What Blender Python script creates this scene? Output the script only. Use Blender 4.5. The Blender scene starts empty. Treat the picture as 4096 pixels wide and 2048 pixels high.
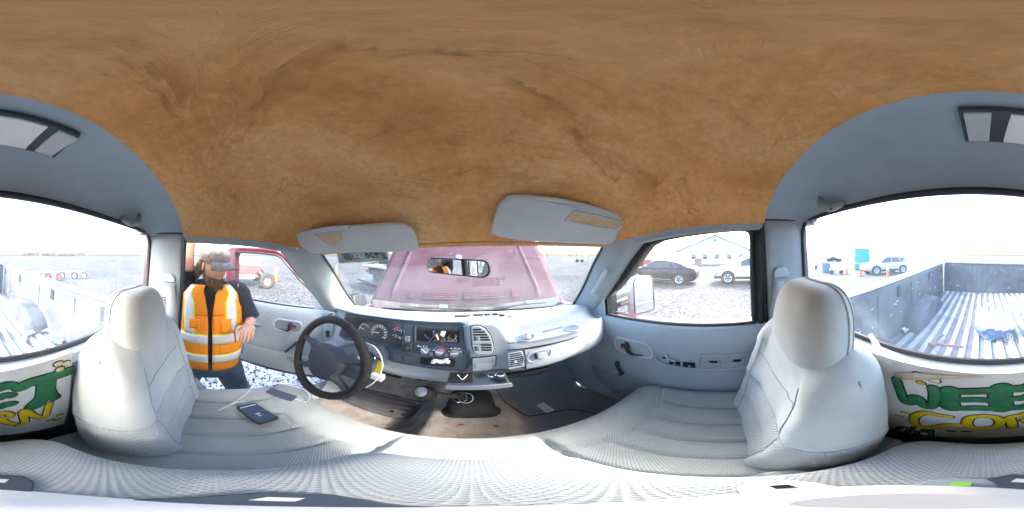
import bpy, bmesh, math, random
from mathutils import Vector, Matrix, noise, Euler
random.seed(7)
SC = bpy.context.scene
COL = SC.collection
rad = math.radians
# ------------------------------------------------------------------ camera, sky, sun, exposure
CAM_H = 1.68
cam = bpy.data.cameras.new('camera')
cam.type = 'PANO'
try:
    cam.panorama_type = 'EQUIRECTANGULAR'
except Exception:
    cam.cycles.panorama_type = 'EQUIRECTANGULAR'
cam.clip_start = 0.01
cam.clip_end = 2000
camo = bpy.data.objects.new('camera', cam)
COL.objects.link(camo)
camo.location = (0, 0, CAM_H)
camo.rotation_euler = (rad(90), 0, rad(-14.41))
SC.camera = camo
SUN_AZ, SUN_EL = 100, 37          # degrees right of the truck's heading, above the horizon
world = bpy.data.worlds.new('World')
SC.world = world
world.use_nodes = True
wn = world.node_tree.nodes
wl = world.node_tree.links
sky = wn.new('ShaderNodeTexSky')
sky.sky_type = 'NISHITA'
sky.sun_disc = False
sky.sun_elevation = rad(SUN_EL)
sky.sun_rotation = rad(SUN_AZ)
sky.air_density = 1.0
sky.dust_density = 4.0
sky.ozone_density = 1.0
wl.new(sky.outputs[0], wn['Background'].inputs[0])
wn['Background'].inputs[1].default_value = 0.15
sun = bpy.data.lights.new('sun', 'SUN')
sun.energy = 0.95
sun.angle = rad(10)          # hazy bright sky, soft-edged shade
sun.color = (1, 0.95, 0.88)
suno = bpy.data.objects.new('sun', sun)
COL.objects.link(suno)
sd = Vector((math.sin(rad(SUN_AZ)) * math.cos(rad(SUN_EL)), math.cos(rad(SUN_AZ)) * math.cos(rad(SUN_EL)), math.sin(rad(SUN_EL))))
suno.rotation_euler = (-sd).to_track_quat('-Z', 'Y').to_euler()
SC.view_settings.view_transform = 'Standard'
SC.view_settings.look = 'None'
SC.view_settings.exposure = 3.5
SC.view_settings.gamma = 1
SC.cycles.use_denoising = True
SC.cycles.max_bounces = 12
SC.cycles.diffuse_bounces = 6
SC.cycles.glossy_bounces = 4
SC.cycles.transmission_bounces = 8
SC.cycles.transparent_max_bounces = 16
SC.cycles.sample_clamp_indirect = 8
SC.cycles.caustics_reflective = False
SC.cycles.caustics_refractive = False

# ------------------------------------------------------------------ the truck's own frame (x right, y forward, z up; origin at eye height on the centre line)
RT = Matrix.Rotation(rad(-3.5), 3, 'X') @ Matrix.Rotation(rad(-1.6), 3, 'Y')
CC = Vector((0.06, 0, 0))
TM = Matrix.Translation(Vector((0, 0, CAM_H)) - RT @ CC) @ RT.to_4x4()
RTI = RT.inverted()


def ray(q):
    a = (q[0] - 1884) / 4096 * 2 * math.pi
    l = (1024 - q[1]) / 2048 * math.pi
    return Vector((math.sin(a) * math.cos(l), math.cos(a) * math.cos(l), math.sin(l)))


def on(q, ax, v):                 # measured direction met with a plane of the truck
    d = RTI @ ray(q)
    return CC + d * ((v - CC[ax]) / d[ax])


def pl(q, n, p0):
    n = Vector(n)
    d = RTI @ ray(q)
    return CC + d * (n.dot(Vector(p0) - CC) / n.dot(d))


def ground(q, z=0.0):             # measured direction met with the ground
    d = ray(q)
    t = (z - CAM_H) / d.z
    return Vector((d.x * t, d.y * t, z))


def far(q, r):                    # a point at horizontal distance r
    d = ray(q)
    t = r / math.hypot(d.x, d.y)
    return Vector((d.x * t, d.y * t, CAM_H + d.z * t))


def K(x0, y0, s):
    return lambda x, y: (x0 + x * s, y0 + y * s)


c1 = K(0, 600, .6211); c2 = K(600, 850, .6211); c3 = K(1100, 850, .6211); c4 = K(1600, 850, .6211)
c5 = K(2200, 850, .6211); c6 = K(2800, 850, .6211); c7 = K(3296, 600, .6211); c8 = K(3296, 1300, .5806)
d1 = K(0, 1300, .5806); d2 = K(600, 1450, .4643); d3 = K(1300, 1450, .4643); d4 = K(2000, 1450, .4643)
e1 = K(1400, 1050, .3494); e2 = K(1250, 860, .3106); e3 = K(1780, 1100, .3727); e4 = K(2400, 900, .2717)
e5 = K(3200, 980, .3106); e6 = K(0, 980, .3106); e7 = K(3696, 1200, .233); e8 = K(1660, 1440, .233)


# ------------------------------------------------------------------ materials
def mat(name, col, rough=.6, metal=0.0, var=.12, vscale=8.0, bump=.0, bscale=60.0, coat=0.0, spec=.5, col2=None, vdetail=6, stretch=None, trans=0.0, sheen=0.0):
    m = bpy.data.materials.new(name)
    m.use_nodes = True
    nt = m.node_tree
    b = nt.nodes['Principled BSDF']
    tc = nt.nodes.new('ShaderNodeTexCoord')
    mp = nt.nodes.new('ShaderNodeMapping')
    nt.links.new(tc.outputs['Object'], mp.inputs['Vector'])
    if stretch:
        mp.inputs['Scale'].default_value = stretch
    nz = nt.nodes.new('ShaderNodeTexNoise')
    nz.inputs['Scale'].default_value = vscale
    nz.inputs['Detail'].default_value = vdetail
    nz.inputs['Roughness'].default_value = .62
    nt.links.new(mp.outputs[0], nz.inputs['Vector'])
    rp = nt.nodes.new('ShaderNodeValToRGB')
    if col2 is None:
        lo = [c * (1 - var) for c in col[:3]]
        hi = [min(1, c * (1 + var)) for c in col[:3]]
    else:
        lo, hi = col2, col[:3]
    rp.color_ramp.elements[0].position = .34
    rp.color_ramp.elements[1].position = .66
    rp.color_ramp.elements[0].color = (*lo, 1)
    rp.color_ramp.elements[1].color = (*hi, 1)
    nt.links.new(nz.outputs['Fac'], rp.inputs['Fac'])
    nt.links.new(rp.outputs['Color'], b.inputs['Base Color'])
    b.inputs['Roughness'].default_value = rough
    b.inputs['Metallic'].default_value = metal
    b.inputs['Specular IOR Level'].default_value = spec
    b.inputs['Coat Weight'].default_value = coat
    b.inputs['Coat Roughness'].default_value = .08
    if sheen:
        b.inputs['Sheen Weight'].default_value = sheen
    if bump:
        n2 = nt.nodes.new('ShaderNodeTexNoise')
        n2.inputs['Scale'].default_value = bscale
        n2.inputs['Detail'].default_value = 4
        nt.links.new(mp.outputs[0], n2.inputs['Vector'])
        bp = nt.nodes.new('ShaderNodeBump')
        bp.inputs['Strength'].default_value = bump
        bp.inputs['Distance'].default_value = .01
        nt.links.new(n2.outputs['Fac'], bp.inputs['Height'])
        nt.links.new(bp.outputs[0], b.inputs['Normal'])
    return m


def emit(name, col, s):
    m = mat(name, col)
    b = m.node_tree.nodes['Principled BSDF']
    b.inputs['Emission Color'].default_value = (*col, 1)
    b.inputs['Emission Strength'].default_value = s
    return m


def glass(name, haze=.06, tint=(1, 1, 1), dirt=.0, hazecol=(.9, .93, .95), dscale=9):
    m = bpy.data.materials.new(name)
    m.use_nodes = True
    nt = m.node_tree
    nt.nodes.clear()
    out = nt.nodes.new('ShaderNodeOutputMaterial')
    tr = nt.nodes.new('ShaderNodeBsdfTransparent')
    tr.inputs[0].default_value = (*tint, 1)
    gl = nt.nodes.new('ShaderNodeBsdfGlossy')
    gl.inputs['Roughness'].default_value = .02
    fr = nt.nodes.new('ShaderNodeFresnel')
    fr.inputs['IOR'].default_value = 1.4
    mx = nt.nodes.new('ShaderNodeMixShader')
    mu = nt.nodes.new('ShaderNodeMath'); mu.operation = 'MULTIPLY'; mu.inputs[1].default_value = .14
    nt.links.new(fr.outputs[0], mu.inputs[0])
    nt.links.new(mu.outputs[0], mx.inputs[0])
    nt.links.new(tr.outputs[0], mx.inputs[1])
    nt.links.new(gl.outputs[0], mx.inputs[2])
    df = nt.nodes.new('ShaderNodeBsdfTranslucent')
    df.inputs[0].default_value = (*hazecol, 1)
    d0 = nt.nodes.new('ShaderNodeBsdfDiffuse')
    d0.inputs[0].default_value = (*hazecol, 1)
    dm = nt.nodes.new('ShaderNodeMixShader'); dm.inputs[0].default_value = .35
    nt.links.new(df.outputs[0], dm.inputs[1]); nt.links.new(d0.outputs[0], dm.inputs[2])
    tc = nt.nodes.new('ShaderNodeTexCoord')
    nz = nt.nodes.new('ShaderNodeTexNoise'); nz.inputs['Scale'].default_value = dscale; nz.inputs['Detail'].default_value = 5
    nt.links.new(tc.outputs['Object'], nz.inputs['Vector'])
    mr = nt.nodes.new('ShaderNodeMapRange')
    mr.inputs[1].default_value = .35; mr.inputs[2].default_value = .75
    mr.inputs[3].default_value = haze; mr.inputs[4].default_value = haze + dirt
    nt.links.new(nz.outputs['Fac'], mr.inputs[0])
    # specks of dried dirt
    vo = nt.nodes.new('ShaderNodeTexVoronoi'); vo.inputs['Scale'].default_value = 45
    nt.links.new(tc.outputs['Object'], vo.inputs['Vector'])
    lt = nt.nodes.new('ShaderNodeMath'); lt.operation = 'LESS_THAN'; lt.inputs[1].default_value = .10
    nt.links.new(vo.outputs['Distance'], lt.inputs[0])
    sp = nt.nodes.new('ShaderNodeMath'); sp.operation = 'MULTIPLY_ADD'
    sp.inputs[1].default_value = .12 if dirt > .02 else 0
    nt.links.new(lt.outputs[0], sp.inputs[0]); nt.links.new(mr.outputs[0], sp.inputs[2])
    m2 = nt.nodes.new('ShaderNodeMixShader')
    nt.links.new(sp.outputs[0], m2.inputs[0])
    nt.links.new(mx.outputs[0], m2.inputs[1]); nt.links.new(dm.outputs[0], m2.inputs[2])
    nt.links.new(m2.outputs[0], out.inputs[0])
    return m


def weave(name, col, dark, sx, sy, ax='xy', thr=.35, bump=.5, mixn=.25):
    """cloth with rows of small dark dashes, set out in the object's own metres"""
    m = mat(name, col, rough=.95, var=.15, vscale=4.5, vdetail=9, sheen=.25, spec=.2)
    nt = m.node_tree
    b = nt.nodes['Principled BSDF']
    tc = nt.nodes.new('ShaderNodeTexCoord')
    sep = nt.nodes.new('ShaderNodeSeparateXYZ')
    nt.links.new(tc.outputs['Object'], sep.inputs[0])
    def sn(ch, f, ph=0):
        a = nt.nodes.new('ShaderNodeMath'); a.operation = 'MULTIPLY_ADD'
        a.inputs[1].default_value = f; a.inputs[2].default_value = ph
        nt.links.new(sep.outputs['xyz'.index(ch)], a.inputs[0])
        s = nt.nodes.new('ShaderNodeMath'); s.operation = 'SINE'
        nt.links.new(a.outputs[0], s.inputs[0])
        return s
    if ax[0] == 'w':
        sm_ = nt.nodes.new('ShaderNodeMath'); sm_.operation = 'ADD'
        nt.links.new(sep.outputs[0], sm_.inputs[0]); nt.links.new(sep.outputs[1], sm_.inputs[1])
        cb_ = nt.nodes.new('ShaderNodeCombineXYZ')
        nt.links.new(sm_.outputs[0], cb_.inputs[0]); nt.links.new(sep.outputs[1], cb_.inputs[1]); nt.links.new(sep.outputs[2], cb_.inputs[2])
        sep = nt.nodes.new('ShaderNodeSeparateXYZ'); nt.links.new(cb_.outputs[0], sep.inputs[0])
        ax = 'x' + ax[1]
    s1 = sn(ax[0], 2 * math.pi / sx)
    s2 = sn(ax[1], 2 * math.pi / sy)
    mu = nt.nodes.new('ShaderNodeMath'); mu.operation = 'MULTIPLY'
    nt.links.new(s1.outputs[0], mu.inputs[0]); nt.links.new(s2.outputs[0], mu.inputs[1])
    nz = nt.nodes.new('ShaderNodeTexNoise'); nz.inputs['Scale'].default_value = 260
    nt.links.new(tc.outputs['Object'], nz.inputs['Vector'])
    ad = nt.nodes.new('ShaderNodeMath'); ad.operation = 'MULTIPLY_ADD'; ad.inputs[1].default_value = mixn * 4
    nt.links.new(nz.outputs['Fac'], ad.inputs[0]); nt.links.new(mu.outputs[0], ad.inputs[2])
    mr = nt.nodes.new('ShaderNodeMapRange'); mr.clamp = True
    mr.inputs[1].default_value = thr + mixn * 2; mr.inputs[2].default_value = thr + .4 + mixn * 2
    nt.links.new(ad.outputs[0], mr.inputs[0])
    mixc = nt.nodes.new('ShaderNodeMixRGB')
    old = b.inputs['Base Color'].links[0].from_socket
    nt.links.new(mr.outputs[0], mixc.inputs[0])
    nt.links.new(old, mixc.inputs[1])
    mixc.inputs[2].default_value = (*dark, 1)
    nt.links.new(mixc.outputs[0], b.inputs['Base Color'])
    bp = nt.nodes.new('ShaderNodeBump'); bp.invert = True
    bp.inputs['Strength'].default_value = bump; bp.inputs['Distance'].default_value = .004
    nt.links.new(mr.outputs[0], bp.inputs['Height'])
    nt.links.new(bp.outputs[0], b.inputs['Normal'])
    return m


def mirror_mat(name):
    return mat(name, (.85, .88, .9), rough=.02, metal=1, var=.01)


M = {}
M['trim'] = mat('grey_trim', (.275, .32, .345), .62, bump=.16, bscale=420, var=.11, vscale=4.5, vdetail=11)
M['trim_dark'] = mat('slate_trim', (.17, .2, .235), .6, bump=.12, bscale=500, var=.06)
M['trim_blue'] = mat('blue_grey_trim', (.30, .37, .43), .6, bump=.16, bscale=420, var=.10, vscale=3.5, vdetail=11)
M['door'] = mat('door_trim', (.29, .355, .405), .5, bump=.16, bscale=380, var=.11, vscale=4, vdetail=11)
M['dash'] = mat('dash_plastic', (.32, .355, .385), .5, bump=.16, bscale=360, var=.12, vscale=5, vdetail=11)
M['silver'] = mat('silver_vent_plastic', (.36, .41, .45), .45, var=.05, bump=.05, bscale=300)
M['bezel'] = mat('charcoal_bezel', (.042, .058, .082), .55, var=.12, bump=.1, bscale=400)
M['hub'] = mat('dark_hub_vinyl', (.028, .034, .045), .55, var=.15, vscale=12, bump=.2, bscale=300)
M['black'] = mat('black_plastic', (.018, .02, .024), .45, var=.2, bump=.08, bscale=200)
M['rubber'] = mat('black_rubber', (.02, .021, .022), .75, var=.25, vscale=20, bump=.15, bscale=120)
M['padrubber'] = mat('grey_floor_rubber', (.10, .10, .105), .8, var=.25, vscale=12, bump=.2, bscale=90)
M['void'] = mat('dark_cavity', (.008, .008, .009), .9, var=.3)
M['leather'] = mat('worn_black_leather', (.013, .012, .013), .5, var=.4, vscale=30, bump=.6, bscale=190, spec=.35)
M['visor'] = mat('visor_vinyl', (.48, .51, .53), .75, var=.07, vscale=6, bump=.15, bscale=220)
M['foam'] = mat('torn_foam', (.55, .42, .26), .95, var=.15, vscale=18, bump=.4, bscale=120)
M['velour'] = mat('light_velour', (.475, .505, .495), .95, var=.13, vscale=5, vdetail=10, bump=.22, bscale=600, sheen=.4, spec=.15)
M['ribbed'] = weave('ribbed_cloth', (.50, .515, .52), (.26, .28, .29), .014, .011, 'yz', thr=.15)


def seat_cloth():
    m = weave('seat_cloth', (.475, .505, .495), (.27, .295, .305), .0095, .0085, 'wz', thr=.1, bump=.6)
    nt = m.node_tree
    mr = [n for n in nt.nodes if n.type == 'MAP_RANGE'][0]
    sep = [n for n in nt.nodes if n.type == 'SEPXYZ'][0]
    g = nt.nodes.new('ShaderNodeMath'); g.operation = 'LESS_THAN'; g.inputs[1].default_value = 1.66 - .476
    nt.links.new(sep.outputs[2], g.inputs[0])
    mu = nt.nodes.new('ShaderNodeMath'); mu.operation = 'MULTIPLY'
    tos = [l.to_socket for l in mr.outputs[0].links]
    nt.links.new(mr.outputs[0], mu.inputs[0]); nt.links.new(g.outputs[0], mu.inputs[1])
    for t in tos:
        nt.links.new(mu.outputs[0], t)
    return m


M['seatcloth'] = seat_cloth()
M['dotted'] = weave('dotted_cloth', (.36, .395, .395), (.24, .265, .27), .0085, .0066, 'xy', thr=.2, bump=.7)
M['dotfine'] = weave('fine_dotted_cloth', (.43, .475, .465), (.25, .275, .28), .008, .0064, 'xy', thr=.15, bump=.6)
M['seam'] = mat('seam_thread', (.38, .405, .40), .95, var=.2, vscale=60, bump=.4, bscale=400)
M['dark_cloth'] = mat('dark_cloth', (.07, .075, .08), .95, var=.2, vscale=30)
M['carpet'] = mat('brown_carpet', (.50, .455, .41), 1, col2=(.25, .225, .20), vscale=9, bump=1, bscale=260, vdetail=10)


def carpet_zones(m):
    # the passenger footwell is laid with a darker slate carpet
    nt = m.node_tree; b = nt.nodes['Principled BSDF']
    old = b.inputs['Base Color'].links[0].from_socket
    tc = nt.nodes.new('ShaderNodeTexCoord'); sp = nt.nodes.new('ShaderNodeSeparateXYZ'); nt.links.new(tc.outputs['Object'], sp.inputs[0])
    nz = nt.nodes.new('ShaderNodeTexNoise'); nz.inputs['Scale'].default_value = 11; nz.inputs['Detail'].default_value = 6; nt.links.new(tc.outputs['Object'], nz.inputs['Vector'])
    ad = nt.nodes.new('ShaderNodeMath'); ad.operation = 'MULTIPLY_ADD'; ad.inputs[1].default_value = .16; nt.links.new(nz.outputs['Fac'], ad.inputs[0]); nt.links.new(sp.outputs[0], ad.inputs[2])
    mr = nt.nodes.new('ShaderNodeMapRange'); mr.inputs[1].default_value = .30; mr.inputs[2].default_value = .37; nt.links.new(ad.outputs[0], mr.inputs[0])
    mx = nt.nodes.new('ShaderNodeMixRGB'); mx.inputs[2].default_value = (.30, .325, .355, 1)
    nt.links.new(mr.outputs[0], mx.inputs[0]); nt.links.new(old, mx.inputs[1]); nt.links.new(mx.outputs[0], b.inputs['Base Color'])


carpet_zones(M['carpet'])
M['belt'] = mat('grey_webbing', (.33, .35, .37), .8, var=.05, bump=.3, bscale=300)
M['maroon'] = mat('maroon_paint', (.07, .008, .02), .3, var=.15, coat=.7, metal=.15)
M['hood'] = mat('faded_maroon_paint', (.072, .042, .056), .75, var=.12, coat=.0, spec=.12, vscale=3, col2=(.05, .022, .034))
M['louver'] = mat('dark_louver', (.05, .008, .02), .7)
M['chrome'] = mat('chrome', (.8, .8, .82), .12, metal=1, var=.02)
M['steel'] = mat('dull_steel', (.42, .43, .44), .4, metal=.8, var=.2)
M['white'] = mat('white_paint', (.78, .78, .77), .5, var=.03)
M['whiteplastic'] = mat('white_plastic', (.8, .8, .8), .4, var=.03)
M['lens'] = mat('ribbed_lens', (.62, .64, .66), .3, var=.06, bump=.6, bscale=300)
M['bedpaint'] = mat('scuffed_bed_paint', (.085, .10, .125), .6, col2=(.035, .042, .055), vscale=5, vdetail=12, bump=.3, bscale=40)
M['bedridge'] = mat('dusty_bed_ridge', (.42, .40, .38), .8, col2=(.24, .24, .25), vscale=6, bump=.2, bscale=60)
M['bedgroove'] = mat('bed_groove', (.14, .16, .19), .8, col2=(.07, .08, .1), vscale=6, bump=.2, bscale=60)
M['wsglass'] = glass('windshield_glass', haze=.004, dirt=.014, tint=(.88, .92, .91))
M['rearglass'] = glass('rear_window_glass', haze=.022, dirt=.05, hazecol=(.66, .86, 1.0))
M['sideglass'] = glass('side_glass', haze=.01, dirt=.015)
M['mirror'] = mirror_mat('mirror_silver')
M['yellow'] = mat('yellow_paint', (.75, .55, .01), .5, var=.08, vscale=30)
M['green'] = mat('green_paint', (.03, .19, .075), .5, var=.25, vscale=24)
M['blackpaint'] = mat('black_marker', (.012, .012, .014), .6)
M['boardwhite'] = mat('white_board', (.8, .78, .74), .5, var=.04, vscale=4)
M['paleyellow'] = mat('pale_yellow_paint', (.8, .68, .4), .6)
M['cream'] = mat('cream_masking', (.72, .6, .45), .6)
M['orange'] = mat('orange_plastic', (.85, .12, .02), .5, var=.08)
M['print'] = mat('white_print', (.62, .65, .68), .5, var=.02)
M['redprint'] = mat('red_print', (.6, .05, .04), .5)
M['blueprint'] = mat('blue_print', (.06, .15, .55), .5)
M['bluew'] = mat('blue_wire', (.03, .12, .4), .5)
M['leafy'] = mat('dry_leaf', (.2, .09, .045), .9, var=.3)
M['status_green'] = mat('green_glow_paint', (.25, .6, .05), .5)  # green glow at one stand foot, painted as plain colour


def headliner_mat():
    m = mat('bare_headliner_foam', (.37, .185, .072), 1, var=.1, vscale=3, bump=.0)
    nt = m.node_tree
    b = nt.nodes['Principled BSDF']
    tc = nt.nodes.new('ShaderNodeTexCoord')
    n1 = nt.nodes.new('ShaderNodeTexNoise'); n1.inputs['Scale'].default_value = 2.2; n1.inputs['Detail'].default_value = 9; n1.inputs['Roughness'].default_value = .6
    n1.inputs['Distortion'].default_value = .8
    nt.links.new(tc.outputs['Object'], n1.inputs['Vector'])
    r1 = nt.nodes.new('ShaderNodeValToRGB')
    e = r1.color_ramp.elements
    e[0].position = .3; e[0].color = (.50, .235, .075, 1)
    e[1].position = .72; e[1].color = (.79, .51, .285, 1)
    k = e.new(.47); k.color = (.70, .37, .14, 1)
    k = e.new(.58); k.color = (.76, .44, .20, 1)
    nt.links.new(n1.outputs['Fac'], r1.inputs['Fac'])
    n2 = nt.nodes.new('ShaderNodeTexNoise'); n2.inputs['Scale'].default_value = 55; n2.inputs['Detail'].default_value = 8; n2.inputs['Roughness'].default_value = .7
    nt.links.new(tc.outputs['Object'], n2.inputs['Vector'])
    r2 = nt.nodes.new('ShaderNodeValToRGB')
    r2.color_ramp.elements[0].position = .32; r2.color_ramp.elements[0].color = (.62, .57, .52, 1)
    r2.color_ramp.elements[1].position = .62; r2.color_ramp.elements[1].color = (1.08, 1.05, 1.02, 1)
    nt.links.new(n2.outputs['Fac'], r2.inputs['Fac'])
    mx = nt.nodes.new('ShaderNodeMixRGB'); mx.blend_type = 'MULTIPLY'; mx.inputs[0].default_value = .45
    nt.links.new(r1.outputs[0], mx.inputs[1]); nt.links.new(r2.outputs[0], mx.inputs[2])
    last = mx.outputs[0]
    for sc_, rot_, str_, dist_, wid, colr, fac in ((3.2, .4, (1, 2.6, 1), 2.2, .022, (.33, .15, .05, 1), .5), (5.0, -.3, (1, 2.2, 1), 2.8, .016, (.92, .68, .44, 1), .3), (9.0, 1.1, (1.5, 2, 1), 3.0, .02, (.42, .2, .08, 1), .12)):  # residue veins; their dark and pale lines also paint wrinkle shading into the colour
        m2 = nt.nodes.new('ShaderNodeMapping'); m2.inputs['Scale'].default_value = str_; m2.inputs['Rotation'].default_value = (0, 0, rot_)
        nt.links.new(tc.outputs['Object'], m2.inputs['Vector'])
        nn = nt.nodes.new('ShaderNodeTexNoise'); nn.inputs['Scale'].default_value = sc_; nn.inputs['Detail'].default_value = 5; nn.inputs['Distortion'].default_value = dist_
        nt.links.new(m2.outputs[0], nn.inputs['Vector'])
        sb_ = nt.nodes.new('ShaderNodeMath'); sb_.operation = 'SUBTRACT'; sb_.inputs[1].default_value = .5; nt.links.new(nn.outputs['Fac'], sb_.inputs[0])
        ab_ = nt.nodes.new('ShaderNodeMath'); ab_.operation = 'ABSOLUTE'; nt.links.new(sb_.outputs[0], ab_.inputs[0])
        mr_ = nt.nodes.new('ShaderNodeMapRange'); mr_.inputs[1].default_value = 0; mr_.inputs[2].default_value = wid; mr_.inputs[3].default_value = fac; mr_.inputs[4].default_value = 0
        nt.links.new(ab_.outputs[0], mr_.inputs[0])
        gt = nt.nodes.new('ShaderNodeTexNoise'); gt.inputs['Scale'].default_value = 2.4 + sc_ * .3; gt.inputs['Detail'].default_value = 3
        nt.links.new(m2.outputs[0], gt.inputs['Vector'])
        gr = nt.nodes.new('ShaderNodeMapRange'); gr.inputs[1].default_value = .47; gr.inputs[2].default_value = .62
        nt.links.new(gt.outputs['Fac'], gr.inputs[0])
        mm_ = nt.nodes.new('ShaderNodeMath'); mm_.operation = 'MULTIPLY'; nt.links.new(mr_.outputs[0], mm_.inputs[0]); nt.links.new(gr.outputs[0], mm_.inputs[1])
        mc_ = nt.nodes.new('ShaderNodeMixRGB'); nt.links.new(mm_.outputs[0], mc_.inputs[0]); nt.links.new(last, mc_.inputs[1]); mc_.inputs[2].default_value = colr
        last = mc_.outputs[0]
    nt.links.new(last, b.inputs['Base Color'])
    b.inputs['Specular IOR Level'].default_value = .1
    # wrinkled residue of the old cloth
    mp = nt.nodes.new('ShaderNodeMapping'); mp.inputs['Scale'].default_value = (5, 13, 1); mp.inputs['Rotation'].default_value = (0, 0, .5)
    nt.links.new(tc.outputs['Object'], mp.inputs['Vector'])
    n3 = nt.nodes.new('ShaderNodeTexNoise'); n3.inputs['Scale'].default_value = 2.0; n3.inputs['Detail'].default_value = 10; n3.inputs['Roughness'].default_value = .66; n3.inputs['Distortion'].default_value = 1.6
    nt.links.new(mp.outputs[0], n3.inputs['Vector'])
    ad = nt.nodes.new('ShaderNodeMath'); ad.operation = 'MULTIPLY_ADD'; ad.inputs[1].default_value = .25
    nt.links.new(n2.outputs['Fac'], ad.inputs[0]); nt.links.new(n3.outputs['Fac'], ad.inputs[2])
    bp = nt.nodes.new('ShaderNodeBump'); bp.inputs['Strength'].default_value = .62; bp.inputs['Distance'].default_value = .018
    nt.links.new(ad.outputs[0], bp.inputs['Height'])
    nt.links.new(bp.outputs[0], b.inputs['Normal'])
    return m


M['headliner'] = headliner_mat()


# ------------------------------------------------------------------ mesh builder
def V(*a):
    return Vector(a)


def catmull(pts, n):
    pts = [Vector(p) for p in pts]
    if len(pts) == 2:
        return [pts[0].lerp(pts[1], i / (n - 1)) for i in range(n)]
    L = [0]
    for a, b in zip(pts, pts[1:]):
        L.append(L[-1] + max((b - a).length, 1e-6))
    out = []
    for i in range(n):
        s = L[-1] * i / (n - 1)
        k = max(j for j in range(len(pts) - 1) if L[j] <= s + 1e-9)
        t = (s - L[k]) / (L[k + 1] - L[k])
        p0 = pts[k - 1] if k > 0 else pts[k] * 2 - pts[k + 1]
        p1, p2 = pts[k], pts[k + 1]
        p3 = pts[k + 2] if k + 2 < len(pts) else pts[k + 1] * 2 - pts[k]
        out.append(.5 * ((2 * p1) + (p2 - p0) * t + (2 * p0 - 5 * p1 + 4 * p2 - p3) * t * t + (3 * p1 - p0 - 3 * p2 + p3) * t ** 3))
    return out


ORIG = {}


def origin_of(o):
    while o.parent is not None:
        o = o.parent
    return ORIG.get(o.name, Vector((0, 0, 0)))


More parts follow.
